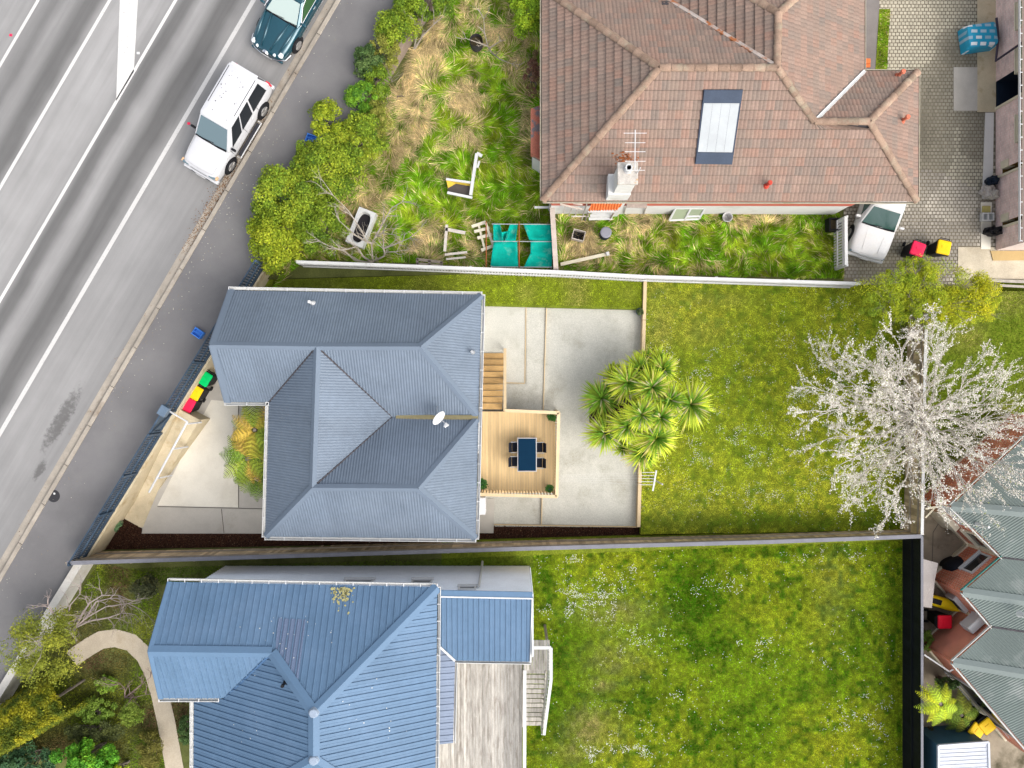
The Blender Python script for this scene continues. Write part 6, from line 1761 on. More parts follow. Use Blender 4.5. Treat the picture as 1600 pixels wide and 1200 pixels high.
def lawn_south(x, y, n):
    a = vnoise(x,y,.4,2); b = vnoise(x,y,1.2,3); c = vnoise(x,y,4.,4)
    col = mix3(np.tile(cg(.27,.425,.014),(n,1)), np.tile(cg(.50,.52,.03),(n,1)), np.clip(a*1.3+b*.7+vnoise(x,y,9.,5)*.4-.85,0,1))
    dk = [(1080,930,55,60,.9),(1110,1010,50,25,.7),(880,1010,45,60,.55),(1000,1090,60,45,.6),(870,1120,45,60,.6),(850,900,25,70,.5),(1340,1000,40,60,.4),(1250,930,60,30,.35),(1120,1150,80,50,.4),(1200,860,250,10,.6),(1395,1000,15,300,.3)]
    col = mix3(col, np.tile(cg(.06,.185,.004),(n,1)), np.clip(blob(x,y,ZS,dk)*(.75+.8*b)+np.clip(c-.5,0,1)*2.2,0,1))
    st_ = [(960,960,60,25,.6),(960,1030,50,35,.5),(940,1070,25,12,.7),(925,1140,40,35,.9),(900,1175,40,20,.6),(1300,920,30,60,.3)]
    col = mix3(col, np.tile(cg(.46,.39,.16),(n,1)), np.clip(blob(x,y,ZS,st_)*(.35+c),0,1))
    return col, 1+.6*(dkn(x,y,dk)), np.zeros(n), np.zeros(n)
def dkn(x, y, dk): return np.clip(blob(x,y,ZS,dk),0,1)
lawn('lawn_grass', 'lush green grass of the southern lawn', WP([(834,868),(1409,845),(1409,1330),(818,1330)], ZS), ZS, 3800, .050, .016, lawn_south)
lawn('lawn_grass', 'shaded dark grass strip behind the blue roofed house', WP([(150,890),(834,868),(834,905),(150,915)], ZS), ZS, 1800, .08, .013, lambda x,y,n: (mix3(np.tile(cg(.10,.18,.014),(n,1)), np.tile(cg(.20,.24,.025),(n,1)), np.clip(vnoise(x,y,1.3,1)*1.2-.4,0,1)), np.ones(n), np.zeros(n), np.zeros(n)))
STRAW, STR2, RG, RG2 = cg(.72,.58,.31), cg(.50,.38,.19), cg(.13,.31,.012), cg(.34,.42,.028)
straw_b = [(665,75,45,55,1.),(640,130,30,55,1.),(655,190,22,55,1.),(700,45,50,25,.8),(640,30,30,20,.6),(730,150,35,35,.95),(700,235,45,14,.9),(745,225,35,12,.8),(620,230,14,45,.8),(680,265,16,30,.8),(668,375,22,38,1.),(560,325,40,40,.7),(728,345,16,10,.6),(735,395,18,14,.7),(800,130,18,60,.5),(830,215,12,80,.55),(770,60,40,30,.45),(590,130,22,40,.6),(600,310,18,40,.5),(520,345,22,30,.5)]
green_b = [(715,75,14,40,.9),(700,120,14,30,.9),(690,170,16,40,.9),(668,250,16,40,1.),(655,310,36,50,1.),(690,310,45,40,.9),(780,200,22,90,.9),(795,300,50,60,.9),(715,250,25,18,.9),(740,310,40,30,.9),(610,400,40,12,.8),(760,130,22,30,.7)]
def rough_f(zq, sb, gb, base=.30):
    def f(x, y, n):
        b = vnoise(x,y,.8,1); c = vnoise(x,y,2.6,2); d = vnoise(x,y,.5,5)
        s = np.clip(blob(x,y,zq,sb)*(.55+.8*b)+base*(c*1.5-.45) - blob(x,y,zq,gb)*.9,0,1)
        pick = rng.random(n) < s*.66+.03
        g = mix3(np.tile(RG,(n,1)), np.tile(RG2,(n,1)), np.clip(c*1.2-.2+rng.normal(0,.2,n),0,1))
        w = mix3(np.tile(STRAW,(n,1)), np.tile(STR2,(n,1)), rng.random(n))
        col = np.where(pick[:,None], w, g)*(.40+1.1*vnoise(x,y,4.1,4)[:,None])
        ang = (vnoise(x,y,.7,3)*2-.5)*2*np.pi+vnoise(x,y,2.2,0)*2
        return col, np.where(pick, 1.35, .75), np.cos(ang)*.75, np.sin(ang)*.75
    return f
OGr = [tuple(BL(.9,.6,ZO)), tuple(BL(-20,.6,ZO))] + WP([(862,-120),(845,-60),(845,300),(860,330),(866,421),(480,405)], ZO)
tub_h = [WP([(700,281),(735,286),(735,304),(701,299)], ZO), WP([(552,328),(584,340),(572,385),(542,372)], ZO)]
lawn('rough_grass', 'tangled green and straw coloured long grass of the overgrown plot', OGr, ZO, 1900, .29, .016, rough_f(ZO, straw_b, green_b), tub_h, .95)
NSr = WP([(873,334),(1312,334),(1318,345),(1318,436),(1000,428),(873,421)], ZO)
lawn('rough_grass', 'thick green weedy grass of the north strip below the tiled house', NSr, ZO, 1700, .22, .016, rough_f(ZO, [(920,390,35,25,1.),(890,350,15,20,.4),(1000,345,25,18,.8),(990,380,18,18,.6),(1060,345,60,10,.5),(1180,345,45,10,.9),(1110,420,25,10,.7),(1030,410,10,25,.6)], [(1100,385,60,30,1.),(1200,390,90,30,1.),(1270,380,40,40,1.)], .35), (), .9)
lawn('rough_grass', 'narrow strip of grass beside the driveway path', WP([(1375,15),(1390,15),(1386,107),(1369,107)], ZO+.02), ZO+.02, 1500, .10, .014, rough_f(ZO, [], [], .3), (), .7)
GAR = [tuple(BL(FLEN+.3,.4,ZS)), tuple(BL(FLEN+9,.4,ZS))] + WP([(250,1240),(300,1090),(262,1010),(250,930),(235,895)], ZS)
pathh = [[(p.x,p.y) for p in Lp]+[(p.x,p.y) for p in Rp[::-1]]]
lawn('garden_grass', 'patchy mossy grass and weeds of the lower left garden', GAR, ZS, 1100, .12, .015, lambda x,y,n: (mix3(mix3(np.tile(cg(.14,.24,.016),(n,1)), np.tile(cg(.26,.29,.03),(n,1)), np.clip(vnoise(x,y,1.1,1)*1.3-.3,0,1)), np.tile(cg(.16,.10,.055),(n,1)), np.clip(vnoise(x,y,.8,4)*2-.7,0,1)), np.ones(n), np.zeros(n), np.zeros(n)), pathh, .8)

# daisies: tiny white flower heads in drifts
def daisies(name, label, poly, z, n, clusters, size, base=.02):
    x, y = scatter(poly, n)
    pr = blob(x, y, z, clusters)*np.clip(vnoise(x,y,2.2,1)*3.4-1.5,0,1)*np.clip(vnoise(x,y,6.,4)*2.4-.5,0,1) + base*np.clip(vnoise(x,y,1.1,2)*3-1.2,0,1)
    m = rng.random(len(x)) < pr; x = x[m]; y = y[m]
    P = np.stack([x, y, z+.05+.03*rng.random(len(x))], 1)
    V = leaf_quads(P, np.full(len(x), size), 1., .25)
    o = np_mesh(name, V, 4, np.tile(cg(.74,.74,.70),(len(x),1)), M['petal']); stuff(o); o['label'] = label; o['category'] = 'flowers'
daisies('daisies', 'drifts of white daisies in the southern lawn', WP([(838,868),(1405,845),(1405,1290),(838,1290)], ZS), ZS, 150000, [(900,870,45,30,.5),(890,940,50,22,.8),(950,940,40,26,.7),(960,890,50,18,.45),(1010,1000,40,20,.35),(1040,1090,30,12,.4),(930,1185,60,18,.75),(1010,1170,40,14,.7),(990,1140,30,14,.5),(960,1110,25,12,.4),(1180,1010,40,18,.35),(1360,1110,30,30,.35),(1340,1150,40,30,.35),(1290,1020,30,20,.35),(1120,920,50,20,.3),(1300,870,60,12,.3)], .017, .012)
daisies('daisies', 'white daisies scattered over the back lawn', LAWN1, ZL, 120000, [(1110,600,60,60,.35),(1130,700,80,50,.4),(1040,560,30,30,.2),(1300,500,40,80,.25),(1260,600,60,80,.3),(1200,760,120,40,.3),(1320,750,60,50,.35)], .014, .007)
# bark chips on the mulch bed
mp_ = WP([(190,808),(222,826),(221,834),(412,834),(745,838),(770,821),(1000,824),(1000,838),(700,850),(150,868)], .03)
x, y = scatter(mp_, 60000); n = len(x)
mc = np.tile(cg(.06,.025,.014),(n,1))*(.4+1.5*rng.random((n,1))); mc[rng.random(n)<.05] = (.20,.12,.07)
o = np_mesh('bark_chips', leaf_quads(np.stack([x,y,.03+.03*rng.random(n)],1), np.full(n,.028), .45, .5), 4, mc, M['leaf']); stuff(o); o['label'] = 'dark red-brown bark chips along the timber fence'; o['category'] = 'mulch'

# ------------------------------------------------------------------ shrubs and trees
def crown_leaves(c, rx, ry, rz, n, size, pal, clumps=26, seed=0, csz=.36, flat=.15, aspect=.55):
    r = np.random.default_rng(seed)
    u = r.normal(size=(clumps,3)); u /= np.linalg.norm(u,axis=1)[:,None]; u[:,2] = np.abs(u[:,2])*1.0-.12
    rad = .45+.5*r.random(clumps)**.6
    C = u*rad[:,None]*np.array([rx,ry,rz]); cr = csz*(.6+.7*r.random(clumps))*min(rx,ry)
    k = r.integers(0, clumps, n)
    d = r.normal(size=(n,3)); d /= np.linalg.norm(d,axis=1)[:,None]; d[:,2] = np.where(d[:,2] < -.3, -d[:,2], d[:,2])
    P = C[k] + d*(cr[k]*(.6+.55*r.random(n)))[:,None]*np.array([1,1,.8])
    P = P + np.array(c); P[:,2] = np.maximum(P[:,2], c[2]-rz*.9)
    V = leaf_quads(P, np.full(n,size), aspect, .55, d*.6+np.array([0,0,.6]))
    pal = np.array(pal); ct = r.random(clumps); t = np.clip(ct[k]*.65+.35*r.random(n)+r.normal(0,.12,n),0,.999)*(len(pal)-1)
    i = np.floor(t).astype(int); f = (t-i)[:,None]; col = pal[i]*(1-f)+pal[np.minimum(i+1,len(pal)-1)]*f
    return V, col*2.0*(.6+.8*r.random((n,1))), C+np.array(c)
G_Y = [(.06,.095,.008),(.12,.155,.010),(.20,.215,.015)]
G_M = [(.035,.065,.010),(.075,.12,.010),(.13,.17,.014)]
G_D = [(.02,.04,.012),(.04,.07,.02),(.07,.10,.03)]
def shrub(label, px, py, zb, rx, ry, h, pal, n, size, seed, name='shrub', cat='shrub', clumps=26, csz=.36, aspect=.55, group=None):
    """rx, ry in photo pixels, h metres"""
    zc = zb+h*.55; c = W(px, py, zc); k = (CAM_H-zc)/FPX
    t = thing(name, label, cat, (c.x, c.y, zb), group)
    V, col, C = crown_leaves((c.x,c.y,zc), rx*k, ry*k, h*.5, int(n*1.45), size*.82, pal, clumps+14, seed, csz*.85, aspect=aspect)
    np_mesh('crown', V, 4, col, M['leaf'], t)
    mb = MB(); rnd = random.Random(seed)
    for q in C[::max(1,len(C)//9)]:
        mid = Vector((c.x,c.y,zb)).lerp(Vector(q), .5)+Vector((rnd.uniform(-.1,.1), rnd.uniform(-.1,.1), .05))
        mb.tube([Vector((c.x+rnd.uniform(-.1,.1),c.y+rnd.uniform(-.1,.1),zb-.05)), mid, Vector(q)], [.04,.025,.01], 5)
    mb.build('stems', M['bark'], t)
    return t
gh = 'hedge shrubs along the footpath'
shrub('glossy yellow-green shrub overhanging the north end of the navy fence', 432,378,ZO,44,46,2.5,G_Y,7500,.060,1,group=gh)
shrub('tall mid green shrub above the navy fence end, second from the villa', 452,308,ZO,52,44,2.6,G_M+[(.17,.19,.015)],8500,.060,2,group=gh)
shrub('broad olive green shrub behind the blue footpath crate', 512,268,ZO,56,48,2.5,G_M+[(.17,.19,.015)],8500,.055,3,group=gh)
shrub('bright yellow-green shrub with spiky leaves beside the footpath', 512,190,ZO,26,30,2.2,G_Y,3000,.055,4,group=gh)
shrub('mixed green bush left of the bathtub behind the hedge', 505,350,ZO,42,50,2.2,G_M,6500,.055,5,group=gh)
shrub('light green bush in the middle of the hedge row', 560,215,ZO,42,36,2.0,G_M+[(.17,.19,.015)],5500,.055,6,group=gh)
shrub('strappy dark green bush in the hedge by the low wall', 568,155,ZO,26,22,1.8,[(.03,.09,.012),(.07,.15,.012),(.11,.19,.015)],3000,.085,7,aspect=.22,group=gh)
shrub('small dark leaved shrub overhanging the footpath', 574,97,ZO,22,24,1.9,G_D,2600,.055,8,group=gh)
shrub('ragged green shrub at the top of the footpath hedge', 618,50,ZO,34,30,1.9,G_M+[(.15,.17,.02)],4200,.055,9,group=gh)
shrub('leafy bush at the very top of the overgrown plot', 672,8,ZO,58,22,1.8,G_M,4800,.055,10,group=gh)
shrub('straggly green shrub hiding the low wall beside the footpath', 592,128,ZO,22,30,1.8,G_M,3200,.05,51,group=gh)
shrub('olive bush between the small dark shrub and the top of the hedge', 602,82,ZO,24,26,1.6,[(.06,.07,.015),(.11,.12,.02),(.16,.15,.03)],3000,.045,52,group=gh)
shrub('tangled olive bush behind the hedge, left of the straw grass', 590,190,ZO,24,40,1.5,[(.06,.08,.012),(.12,.13,.02),(.17,.15,.04)],3600,.045,53,group=gh)
shrub('leafy green bush where the hedge meets the top of the picture', 640,15,ZO,30,24,1.8,G_M,3400,.05,54,group=gh)
shrub('green leafy bush filling the gap above the blue footpath crate', 486,245,ZO,26,24,2.0,G_M+[(.15,.18,.012)],3400,.05,55,group=gh)
shrub('olive green bush in the hedge just above the navy fence end', 420,330,ZO,26,30,2.1,G_M,3000,.05,56,group=gh)
shrub('ragged bush between the two tall shrubs at the lower hedge', 478,330,ZO,30,30,2.2,G_M+[(.15,.18,.012)],3600,.05,57,group=gh)
shrub('low green bush behind the middle of the hedge', 545,250,ZO,30,30,1.6,G_M+[(.15,.16,.02)],3600,.05,58,group=gh)
shrub('mossy green bush in the middle of the lower left garden', 150,1110,ZS,34,18,.7,[(.05,.09,.012),(.10,.14,.02)],2600,.05,61)
shrub('dark brown-green bush between conifer hedge and garden path', 150,1142,ZS,50,18,.9,[(.025,.03,.012),(.05,.06,.02),(.07,.08,.02)],3200,.05,62)
shrub('low leafy plants along the inner curve of the garden path', 205,1112,ZS,22,20,.6,[(.06,.10,.012),(.12,.15,.025)],1800,.045,63)
shrub('dense bright green shrub at the corner of the tiled house', 826,22,ZO,26,36,2.6,[(.07,.13,.01),(.13,.20,.012),(.20,.25,.015)],4200,.06,11)
shrub('reddish twiggy shrub against the west wall of the tiled house', 832,115,ZO,13,40,1.2,[(.08,.035,.025),(.13,.075,.05),(.10,.10,.03)],1800,.04,12)
shrub('small grey-green groundcover plant at the foot of the retaining wall', 176,818,.03,14,12,.5,[(.05,.10,.05),(.10,.17,.08)],1500,.035,13)
shrub('bright green groundcover plant next to the grey-green one', 163,832,.03,14,7,.4,[(.08,.14,.02),(.13,.20,.03)],1200,.035,14)
shrub('dark purple-green bush by the left end of the blue roof', 228,916,ZS,20,18,1.4,[(.02,.025,.012),(.04,.045,.02),(.06,.06,.02)],2400,.05,15)
shrub('small leafy weed clump beside the curved garden path', 165,1068,ZS,18,14,.6,[(.06,.11,.01),(.11,.16,.02)],1300,.05,16)
shrub('large glossy green shrub at the bottom left', 140,1184,ZS,55,30,2.2,[(.03,.10,.012),(.06,.17,.012),(.14,.24,.015)],6500,.075,17)
shrub('dark bluish shrub at the bottom left corner', 45,1192,ZS,50,26,1.8,[(.02,.05,.025),(.04,.08,.03)],4800,.06,18)
shrub('yellow-green leafy bush at the bottom edge', 180,1210,ZS,28,18,2.0,[(.16,.22,.012),(.26,.28,.02)],2400,.07,19)
shrub('brown-green fern clump next to the curved garden path', 236,1168,ZS,20,34,1.0,[(.06,.06,.015),(.11,.10,.02)],2600,.07,20,aspect=.2)
shrub('spiky dark plant against the wall of the blue roofed house', 290,1140,ZS,9,24,1.0,[(.03,.06,.02),(.06,.10,.03)],1000,.11,21,aspect=.14)
shrub('low green bush by the brick court wall', 1444,1000,ZE,10,22,.9,[(.05,.09,.012),(.10,.13,.02)],1300,.045,22)
shrub('dark green plant behind the tree fern in the court', 1477,1066,ZE,22,10,1.0,G_D,1500,.05,23)
shrub('weedy reddish bed plants beside the white shed', 1452,1160,ZE,12,26,.5,[(.06,.03,.02),(.05,.08,.015)],1200,.04,24)
# clipped conifer hedge, lower left
t = thing('conifer_hedge', 'tall clipped golden-green conifer hedge at the lower left edge', 'hedge', tuple(W(60,1125,ZS)))
A = W(100,1085,2.2); B = W(-70,1185,2.2); r = np.random.default_rng(5); n = 34000
tt = r.random(n); hh = r.random(n)**.5; w = 1.05-.35*hh
off = np.where(r.random(n)<.45, r.uniform(-1,1,n), np.sign(r.random(n)-.5)*(1-.15*r.random(n)))*w
d = np.array((B-A).normalized()); d[2] = 0; d /= np.linalg.norm(d); nn = np.array([-d[1], d[0], 0])
Lh = (B-A).length; 
P = np.array(A)[None,:]*np.array([1,1,0])+np.outer(tt*Lh,d)+np.outer(off,nn); top = np.abs(off) < w*.8
P[:,2] = np.where(top, ZS+2.3+.14*vnoise(P[:,0],P[:,1],3,1), ZS+.1+2.2*hh)
P += r.normal(0,.05,(n,3))
hc = 1.25*np.array([(.05,.075,.008),(.13,.145,.012),(.27,.25,.015)]); q = np.clip(vnoise(P[:,0]*3,P[:,1]*3,1.2,2)*1.6-.3+r.normal(0,.2,n),0,.999)*2; i = np.floor(q).astype(int); f = (q-i)[:,None]
np_mesh('foliage', leaf_quads(P, np.full(n,.05), .4, .5, np.outer(off/w,nn)+np.array([0,0,.7])), 4, (hc[i]*(1-f)+hc[np.minimum(i+1,2)]*f)*(.7+.6*r.random((n,1))), M['leaf'], t)
mb = MB()
for s in np.linspace(.05,.95,8):
    p = A.lerp(B, s); mb.tube([Vector((p.x,p.y,ZS-.05)), Vector((p.x,p.y,1.2)), Vector((p.x,p.y,2.1))], [.06,.05,.02], 6)
mb.build('stems', M['bark'], t)

# branching wood ---------------------------------------------------------
def grow(mb, p, d, L, r0, depth, rnd, spread=.6, up=.15, tips=None, kids=(2,3), seg=3, shrink=.68, n=5):
    pts = [p]; rad = [r0]; q = Vector(p); dd_ = Vector(d).normalized()
    for s in range(seg):
        dd_ = (dd_+Vector((rnd.uniform(-1,1),rnd.uniform(-1,1),rnd.uniform(-.6,.8)))*.18+Z*up*.2).normalized()
        q = q+dd_*(L/seg); pts.append(q); rad.append(r0*(1-.45*(s+1)/seg))
    mb.tube(pts, rad, n if depth > 1 else 3, False)
    if tips is not None: tips.append((depth, pts))
    if depth == 0: return
    for k in range(rnd.randint(*kids)):
        at = rnd.uniform(.45, 1.0) if k else 1.0
        j = min(int(at*seg), seg-1); b = pts[j].lerp(pts[j+1], at*seg-j)
        nd = (dd_+Vector((rnd.uniform(-1,1),rnd.uniform(-1,1),rnd.uniform(-.5,.7)))*spread+Z*up).normalized()
        grow(mb, b, nd, L*shrink*rnd.uniform(.75,1.15), r0*.55, depth-1, rnd, spread, up, tips, kids, seg, shrink, n)

def limb_tree(label, limbs, twig_depth, seed, m, cat='tree', base=None, r0=.09, twigL=.8, name='bare_tree', trunk_to=None):
    rnd = random.Random(seed); b = base
    t = thing(name, label, cat, tuple(b))
    tr = MB(); tw2 = MB()
    for L in limbs:
        pts = [W(*q) for q in L]; n = len(pts)
        tr.tube(pts, [r0*(1-.75*i/(n-1)) for i in range(n)], 7)
        for i in range(1, n):
            d = (pts[i]-pts[i-1])
            for _ in range(2 if i < n-1 else 3):
                nd = (d.normalized()+Vector((rnd.uniform(-1,1),rnd.uniform(-1,1),rnd.uniform(-.1,.7)))*.7).normalized()
                grow(tw2, pts[i-1].lerp(pts[i], rnd.uniform(.3,1)) if i < n-1 else pts[i], nd, twigL*rnd.uniform(.5,1.1), .018, twig_depth, rnd, .55, .1)
    tr.build('limbs', m, t); stuff(tw2.build('twigs', m, t))
    return t
b0_ = W(582,412,ZO)
limb_tree('pale bare branching tree beside the whitish fence and bathtub', [
  [(583,413,.5),(583,409,.9),(582,404,1.4),(580.5,380,1.9),(586,371,2.3),(595,365,2.5),(612,366,2.8)],
  [(583,409,.9),(577,407,1.2),(567,400,1.5),(562,392,1.8),(555,386,2.0),(537,391,2.2),(519,387,2.5),(500,377,2.8)],
  [(583,409,.9),(570,409,1.1),(553,406,1.4),(541,394,1.7),(525,389,2.2)],
  [(583,409,.9),(587,407,1.2),(600,400,1.6),(601,394,1.8),(620,393,2.2),(625,384,2.5)],
  [(601,394,1.8),(599,387,2.0),(600,366,2.4)], [(599,388,2.0),(616,382,2.3),(640,372,2.6)],
  [(586,371,2.3),(591,362,2.6),(600,346,2.9),(612,325,3.1),(629,315,3.3)],
  [(580.5,380,1.9),(572,377,2.1),(566,362,2.5),(545,330,3.0),(520,305,3.3)],
  [(572,377,2.1),(556,368,2.4),(530,345,2.8)]], 2, 3, M['bark_pale'], base=b0_, r0=.046, twigL=.6)
limb_tree('thin bare shrub at the top of the overgrown plot', [
  [(768,82,.5),(762,72,1.2),(757,50,1.8),(756,30,2.2)], [(768,82,.5),(780,92,1.0),(800,100,1.5)], [(762,72,1.2),(745,66,1.6),(728,60,2.0)], [(765,75,1.0),(782,64,1.6)]], 1, 5, M['bark_pale'], 'shrub', W(768,84,ZO), .04, .5)
limb_tree('grey bare twigs standing in straw left of the tiled house', [
  [(647,78,.5),(650,60,1.0),(655,40,1.5)], [(647,78,.5),(660,56,1.2),(678,38,1.6)], [(650,60,1.0),(645,44,1.5)]], 2, 6, M['bark_pale'], 'shrub', W(647,80,ZO), .05, .45)
limb_tree('tangled bare twigs under the hedge behind the low wall', [
  [(588,140,.5),(596,132,.9),(612,128,1.3)], [(588,140,.5),(605,140,1.0),(620,150,1.3)], [(590,138,.6),(600,150,1.0)]], 2, 7, M['bark'], 'shrub', W(588,141,ZO), .03, .55)
limb_tree('bare pink-grey shrub leaning over the curved garden path', [
  [(195,1090,.3),(205,1082,.8),(222,1068,1.2)], [(195,1090,.3),(210,1090,.8),(228,1085,1.2)], [(195,1090,.3),(195,1076,.9),(188,1068,1.1)], [(196,1090,.3),(215,1075,1.0),(235,1058,1.3)]], 2, 8, mat('bark_pink', (.22,.16,.14), .9, .2, 5), 'shrub', W(195,1091,ZS), .03, .6)
# half dead tree over the low wall: green left half, grey dead right half
t = limb_tree('half dead tree with tangled grey branches beside the low wall', [
  [(120,1000,.3),(112,990,1.2),(105,985,2.0),(90,990,2.6),(70,1000,3.0)],
  [(112,990,1.2),(118,980,2.0),(135,965,2.6),(165,948,3.1),(200,943,3.4)],
  [(118,980,2.0),(128,960,2.6),(140,942,3.1),(160,930,3.3),(185,930,3.4)],
  [(118,980,2.0),(140,970,2.6),(170,965,2.9),(190,958,3.1)],
  [(112,990,1.2),(105,965,2.2),(110,945,2.8),(125,928,3.2)],
  [(105,985,2.0),(85,960,2.7),(75,945,3.0)], [(135,965,2.6),(150,940,3.2),(172,935,3.4)]], 2, 9, mat('bark_dead', (.30,.25,.23), .9, .2, 5), base=W(120,1000,ZS), r0=.05, twigL=.85, name='dead_tree')
c = W(72,1005,2.6); kk = .0256
V, col, C = crown_leaves((c.x,c.y,2.5), 62*kk, 58*kk, .9, 9000, .045, [(.06,.075,.012),(.11,.125,.015),(.18,.18,.02)], 34, 31, .30, aspect=.4)
np_mesh('crown', V, 4, col, M['leaf'], t)

# blossom tree ------------------------------------------------------------
bb = W(1402,650,ZL); bb.z = ZL
t = thing('blossom_tree', 'wide leafless tree covered in white blossom over the side fence', 'tree', tuple(bb))
rnd = random.Random(21); mb = MB(); tips = []
top = bb+Vector((.15,-.05,1.5)); mb.tube([bb-Z*.1, bb+Vector((.05,0,.7)), top], [.20,.16,.14], 9)
K5 = (CAM_H-4.6)/FPX
targets = [(1270,560),(1245,640),(1290,740),(1350,790),(1385,815),(1340,545),(1400,520),(1460,500),(1530,560),(1590,600),(1600,660),(1575,760),(1530,790),(1465,790),(1300,600),(1440,560),(1500,620),(1520,700),(1420,720),(1330,690),(1380,600),(1450,660),(1600,740),(1330,640),(1470,740),(1560,660),(1250,600),(1268,690),(1315,775),(1295,540),(1375,560),(1350,740)]
for i, (x, y) in enumerate(targets):
    z = 4.3+rnd.uniform(-.9,1.0); e = W(x, y, z); e = top.lerp(e, .80); dd_ = e-top
    m1 = top+dd_*.33+Vector((rnd.uniform(-.3,.3),rnd.uniform(-.3,.3),.25)); m2 = top+dd_*.68+Vector((rnd.uniform(-.3,.3),rnd.uniform(-.3,.3),.15))
    mb.tube([top-Z*.2*rnd.random(), m1, m2, e], [.06,.04,.026,.014], 6)
    tips.append((3,[m2,e]))
    for p, q in ((top,m1),(m1,m2),(m2,e),(m2,e)):
        for _ in range(3 if p is not top else 1):
            b = p.lerp(q, rnd.random()); nd = ((q-p).normalized()+Vector((rnd.uniform(-1,1),rnd.uniform(-1,1),rnd.uniform(-.3,.8)))*.8).normalized()
            grow(mb, b, nd, 1.0*rnd.uniform(.7,1.2), .015, 2, rnd, .6, .12, tips, (2,4), 3, .66, 5)
    grow(mb, e, dd_.normalized(), 1.1, .013, 2, rnd, .5, .1, tips, (3,4), 3, .68, 5)
mb.build('branches', mat('bark_blossom', (.50,.46,.42), .9, .2, 5), t)
pts = []
for dpt, pl_ in tips:
    for a, b in zip(pl_, pl_[1:]):
        k = max(1, int((b-a).length/.024)) if dpt < 2 else max(1, int((b-a).length/.05))
        for s in range(k):
            if rnd.random() < .52: pts.append(tuple(a.lerp(b, rnd.random())))
P = np.array(pts); P += rng.normal(0,.028,P.shape); n = len(P); print('blossoms', n)
bc = np.tile(cg(.86,.82,.75),(n,1))*(.75+.35*rng.random((n,1))); bc[rng.random(n)<.12] = (.55,.46,.42); bc[rng.random(n)<.08] = (.32,.36,.10)
np_mesh('blossom', leaf_quads(P, np.full(n,.0235), .85, .7), 4, np.clip(bc,0,.92), M['petal'], t)

# feathery yellow-green tree ---------------------------------------------
c = W(1452,462,2.6)
t = thing('feathery_tree', 'feathery yellow-green tree at the end of the whitish fence', 'tree', (c.x-.5,c.y,ZL))
rnd = random.Random(4); mb = MB(); base = Vector((c.x-.5,c.y,ZL-.05)); tips = []
mb.tube([base, base+Vector((.05,.02,.8)), base+Vector((.15,.0,1.4))], [.13,.11,.09], 8)
for x, y in ((1360,445),(1370,480),(1395,430),(1400,495),(1430,420),(1440,450),(1450,495),(1480,430),(1490,470),(1510,445),(1520,490),(1545,460),(1550,485),(1420,465),(1470,490),(1380,460)):
    e = W(x,y,2.7+rnd.uniform(-.5,.6)); p = base+Vector((.15,0,1.4)); m1 = p.lerp(e,.5)+Z*.25; mb.tube([p,m1,p.lerp(e,.85)], [.045,.03,.015], 5)
    for _ in range(4): grow(mb, m1.lerp(e,rnd.random()*.7), (e-p).normalized()+Vector((rnd.uniform(-.7,.7),rnd.uniform(-.7,.7),.2)), .7, .012, 1, rnd, .6, .1, tips, (3,4), 3, .7, 4)
mb.build('branches', M['bark'], t)
Vs = []; cols = []
for q, (x, y, rx, ry) in enumerate(((1400,455,60,42),(1455,452,70,44),(1510,470,52,42),(1385,480,40,28),(1440,488,60,28),(1530,462,32,32),(1478,480,60,36),(1425,425,45,20))):
    cc_ = W(x, y, 2.5); kq = (CAM_H-2.5)/FPX
    V, col, C = crown_leaves((cc_.x,cc_.y,2.45), rx*kq, ry*kq, .75, 7000, .038, [(.10,.16,.016),(.16,.20,.014),(.24,.25,.012)], 30, 60+q, .30, aspect=.3)
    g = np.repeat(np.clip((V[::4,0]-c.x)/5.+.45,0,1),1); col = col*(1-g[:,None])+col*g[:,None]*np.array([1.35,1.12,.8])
    Vs.append(V); cols.append(col)
np_mesh('crown', np.concatenate(Vs), 4, np.concatenate(cols), M['leaf'], t)

# cabbage trees ------------------------------------------------------------
def rosette(parent, c, rad, n, seed, dark=0.):
    r = np.random.default_rng(seed); V = []; C = []
    for i in range(n):
        a = r.random()*2*np.pi; el = r.uniform(-.35,1.25); L = rad*r.uniform(.75,1.15); w = .020*r.uniform(.8,1.3)
        h = np.array([np.cos(a),np.sin(a),0]); side = np.array([-np.sin(a),np.cos(a),0])
        pts = []
        for k in range(5):
            s = k/4; out = L*s*np.cos(el)*(1+.15*s) ; z = L*s*np.sin(el)-.38*L*s*s*(1.2-.4*np.sin(el)); pts.append(np.array(c)+h*out+np.array([0,0,z]))
        ws = [w*.8,w*1.2,w*1.1,w*.8,w*.1]
        tone = np.clip((1.1-el)/1.4+r.normal(0,.15),0,1)*(1-dark)
        base = np.array([.11,.25,.02])*(1-tone)+np.array([.80,.86,.07])*tone
        if r.random() < .10: base = np.array([.6,.52,.16])
        if r.random() < .06: base = np.array([.42,.40,.22])
        for k in range(4):
            V += [pts[k]-side*ws[k], pts[k]+side*ws[k], pts[k+1]+side*ws[k+1], pts[k+1]-side*ws[k+1]]; C.append(base*(.7+.12*k)*(r.uniform(.85,1.15)))
    np_mesh('leaf_rosette', np.array(V), 4, np.array(C), M['leaf'], parent)
cbt = [(940,623,27,1.8,.75),(945,677,27,2.0,.3),(981,598,27,2.6,.05),(1019,605,28,3.0,0),(1002,648,24,3.3,0),(1032,652,24,3.2,0),(981,665,26,2.7,0),(1025,684,31,2.9,0),(1079,632,33,2.6,.1),(1004,707,25,2.2,.15),(973,700,14,1.6,.2),(1047,625,24,2.9,.1),(1000,577,22,2.2,.2),(960,576,9,1.2,.3),(1028,562,18,2.0,.1),(1011,560,16,1.8,.15),(1035,577,22,2.4,0),(957,592,18,1.7,.2)]
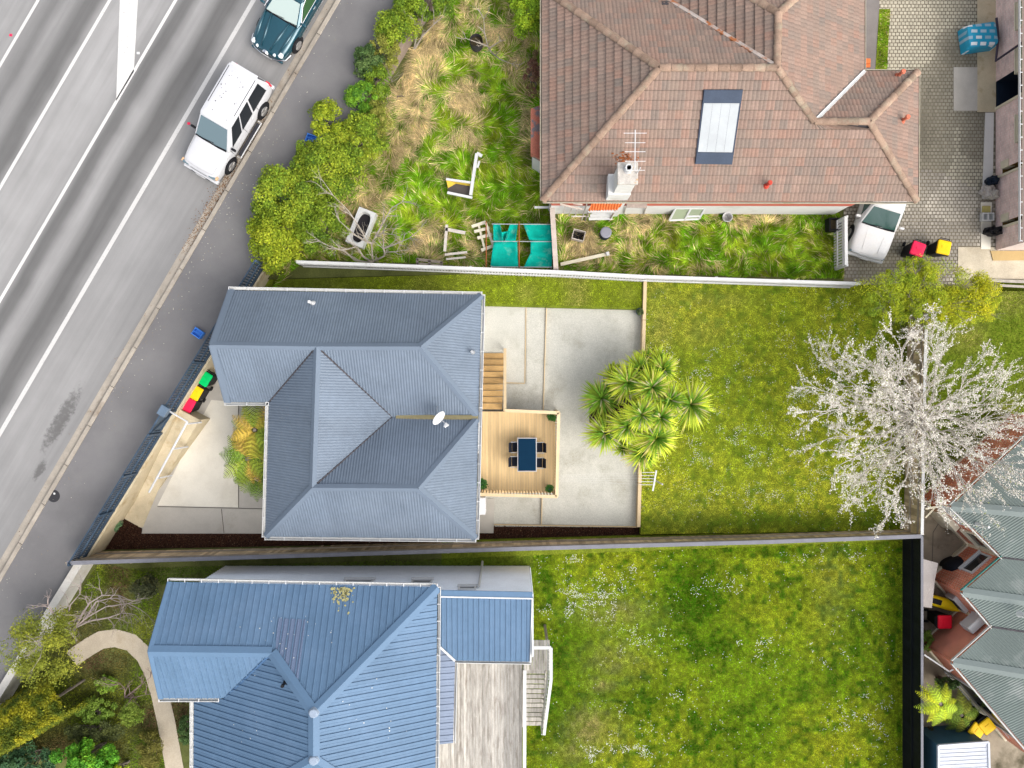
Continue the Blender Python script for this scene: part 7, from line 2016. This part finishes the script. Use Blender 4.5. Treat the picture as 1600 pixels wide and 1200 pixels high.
b = W(1000,640,ZP); t = thing('cabbage_tree', 'clump of spiky yellow-green cabbage trees on the edge of the patio', 'tree', (b.x,b.y,ZP))
hub = [W(985,630,ZP), W(1010,650,ZP), W(1005,610,ZP), W(1060,632,ZL)]
mb = MB()
for i, (x, y, rp_, z, dk) in enumerate(cbt):
    c = W(x,y,z); k = (CAM_H-z)/FPX; rosette(t, tuple(c), rp_*k*1.18, 230 if rp_ > 20 else 110, 100+i, dk)
    h = min(hub, key=lambda q: (q-Vector((c.x,c.y,q.z))).length)
    mb.tube([h-Z*.1, h.lerp(c,.5)+Vector((0,0,.1)), c], [.085,.065,.05], 7)
mb.build('trunks', M['bark'], t)
slab('planting_cut', WP([(921,610),(1000,606),(998,690),(921,660)], ZP+.012), ZP+.012, M['mulch'], -.1)

# ferns -------------------------------------------------------------------
def fern(label, px, py, zb, ht_, rad, nfr, pal, seed, name='tree_fern'):
    r = random.Random(seed); c = W(px, py, zb+ht_); t = thing(name, label, 'fern', (c.x,c.y,zb))
    MB().tube([(c.x,c.y,zb-.05),(c.x,c.y,zb+ht_*.6),(c.x,c.y,zb+ht_)], [.10,.08,.07], 8).build('trunk', M['bark'], t)
    for i in range(nfr):
        a = 2*math.pi*(i+r.random()*.7)/nfr; L = rad*r.uniform(.75,1.1); h = Vector((math.cos(a),math.sin(a),0)); s = Vector((-h.y,h.x,0)); V = []; C = []
        ri = r.uniform(.25,.75); base = 2.4*np.array(pal[r.randrange(len(pal))])*r.uniform(.8,1.2)
        def pt(q): return Vector((c.x,c.y,c.z))+h*(L*q)+Z*(L*(ri*q-(.55+ri*.6)*q*q))
        N = 17
        for k in range(2, N):
            q = k/N; p = pt(q); d = (pt(min(1,q+.03))-p).normalized(); wd = .215*L*math.sin(math.pi*(q**.75))+.01
            for sg in (-1, 1):
                tip = p+s*sg*wd+d*wd*.45-Z*wd*.18; e = d*(.026*L)
                V += [tuple(p-e), tuple(p+e), tuple(tip+e*.3), tuple(tip-e*.3)]; C.append(base*(1.2 if k%2 else .8)*r.uniform(.8,1.2))
        np_mesh('frond', np.array(V), 4, np.array(C), M['leaf'], t)
    return t
BR = [(.17,.15,.02),(.22,.15,.03),(.10,.13,.015),(.15,.17,.02),(.24,.17,.03)]
GRN = [(.09,.13,.015),(.13,.16,.018),(.06,.095,.012)]
fern('bronze-green tree fern in front of the villa, upper one by the bins', 398,672,.02,2.5,1.4,18,BR,1)
fern('bronze-green tree fern in front of the villa, lower one', 388,715,.02,2.4,1.45,19,BR+GRN,2)
fern('small green fern tucked under the villa gutter', 402,748,.02,1.8,1.1,14,GRN,3)
fern('low green fern between the two bronze tree ferns', 384,694,.02,1.5,1.0,14,BR+GRN,6)
fern('bright yellow-green tree fern beside the black fence', 1470,1100,ZE,1.9,1.05,14,[(.20,.23,.01),(.26,.27,.012),(.15,.20,.015)],4)
fern('darker green fern behind the yellow bins', 1503,1118,ZE,.8,1.0,11,[(.08,.12,.015),(.14,.16,.02)],5)
# plants in the pots
for i, (tt_, pc) in enumerate(POTS):
    r_ = (.17,.17,.22,.13)[i]
    V, col, C = crown_leaves((pc.x,pc.y,pc.z+.12), r_, r_, r_*.9, 900, .022 if i < 2 else .035, [(.02,.06,.015),(.04,.11,.02)] if i != 3 else [(.03,.05,.02),(.07,.08,.03)], 22, 40+i, .38)
    np_mesh('foliage', V, 4, col, M['leaf'], tt_)
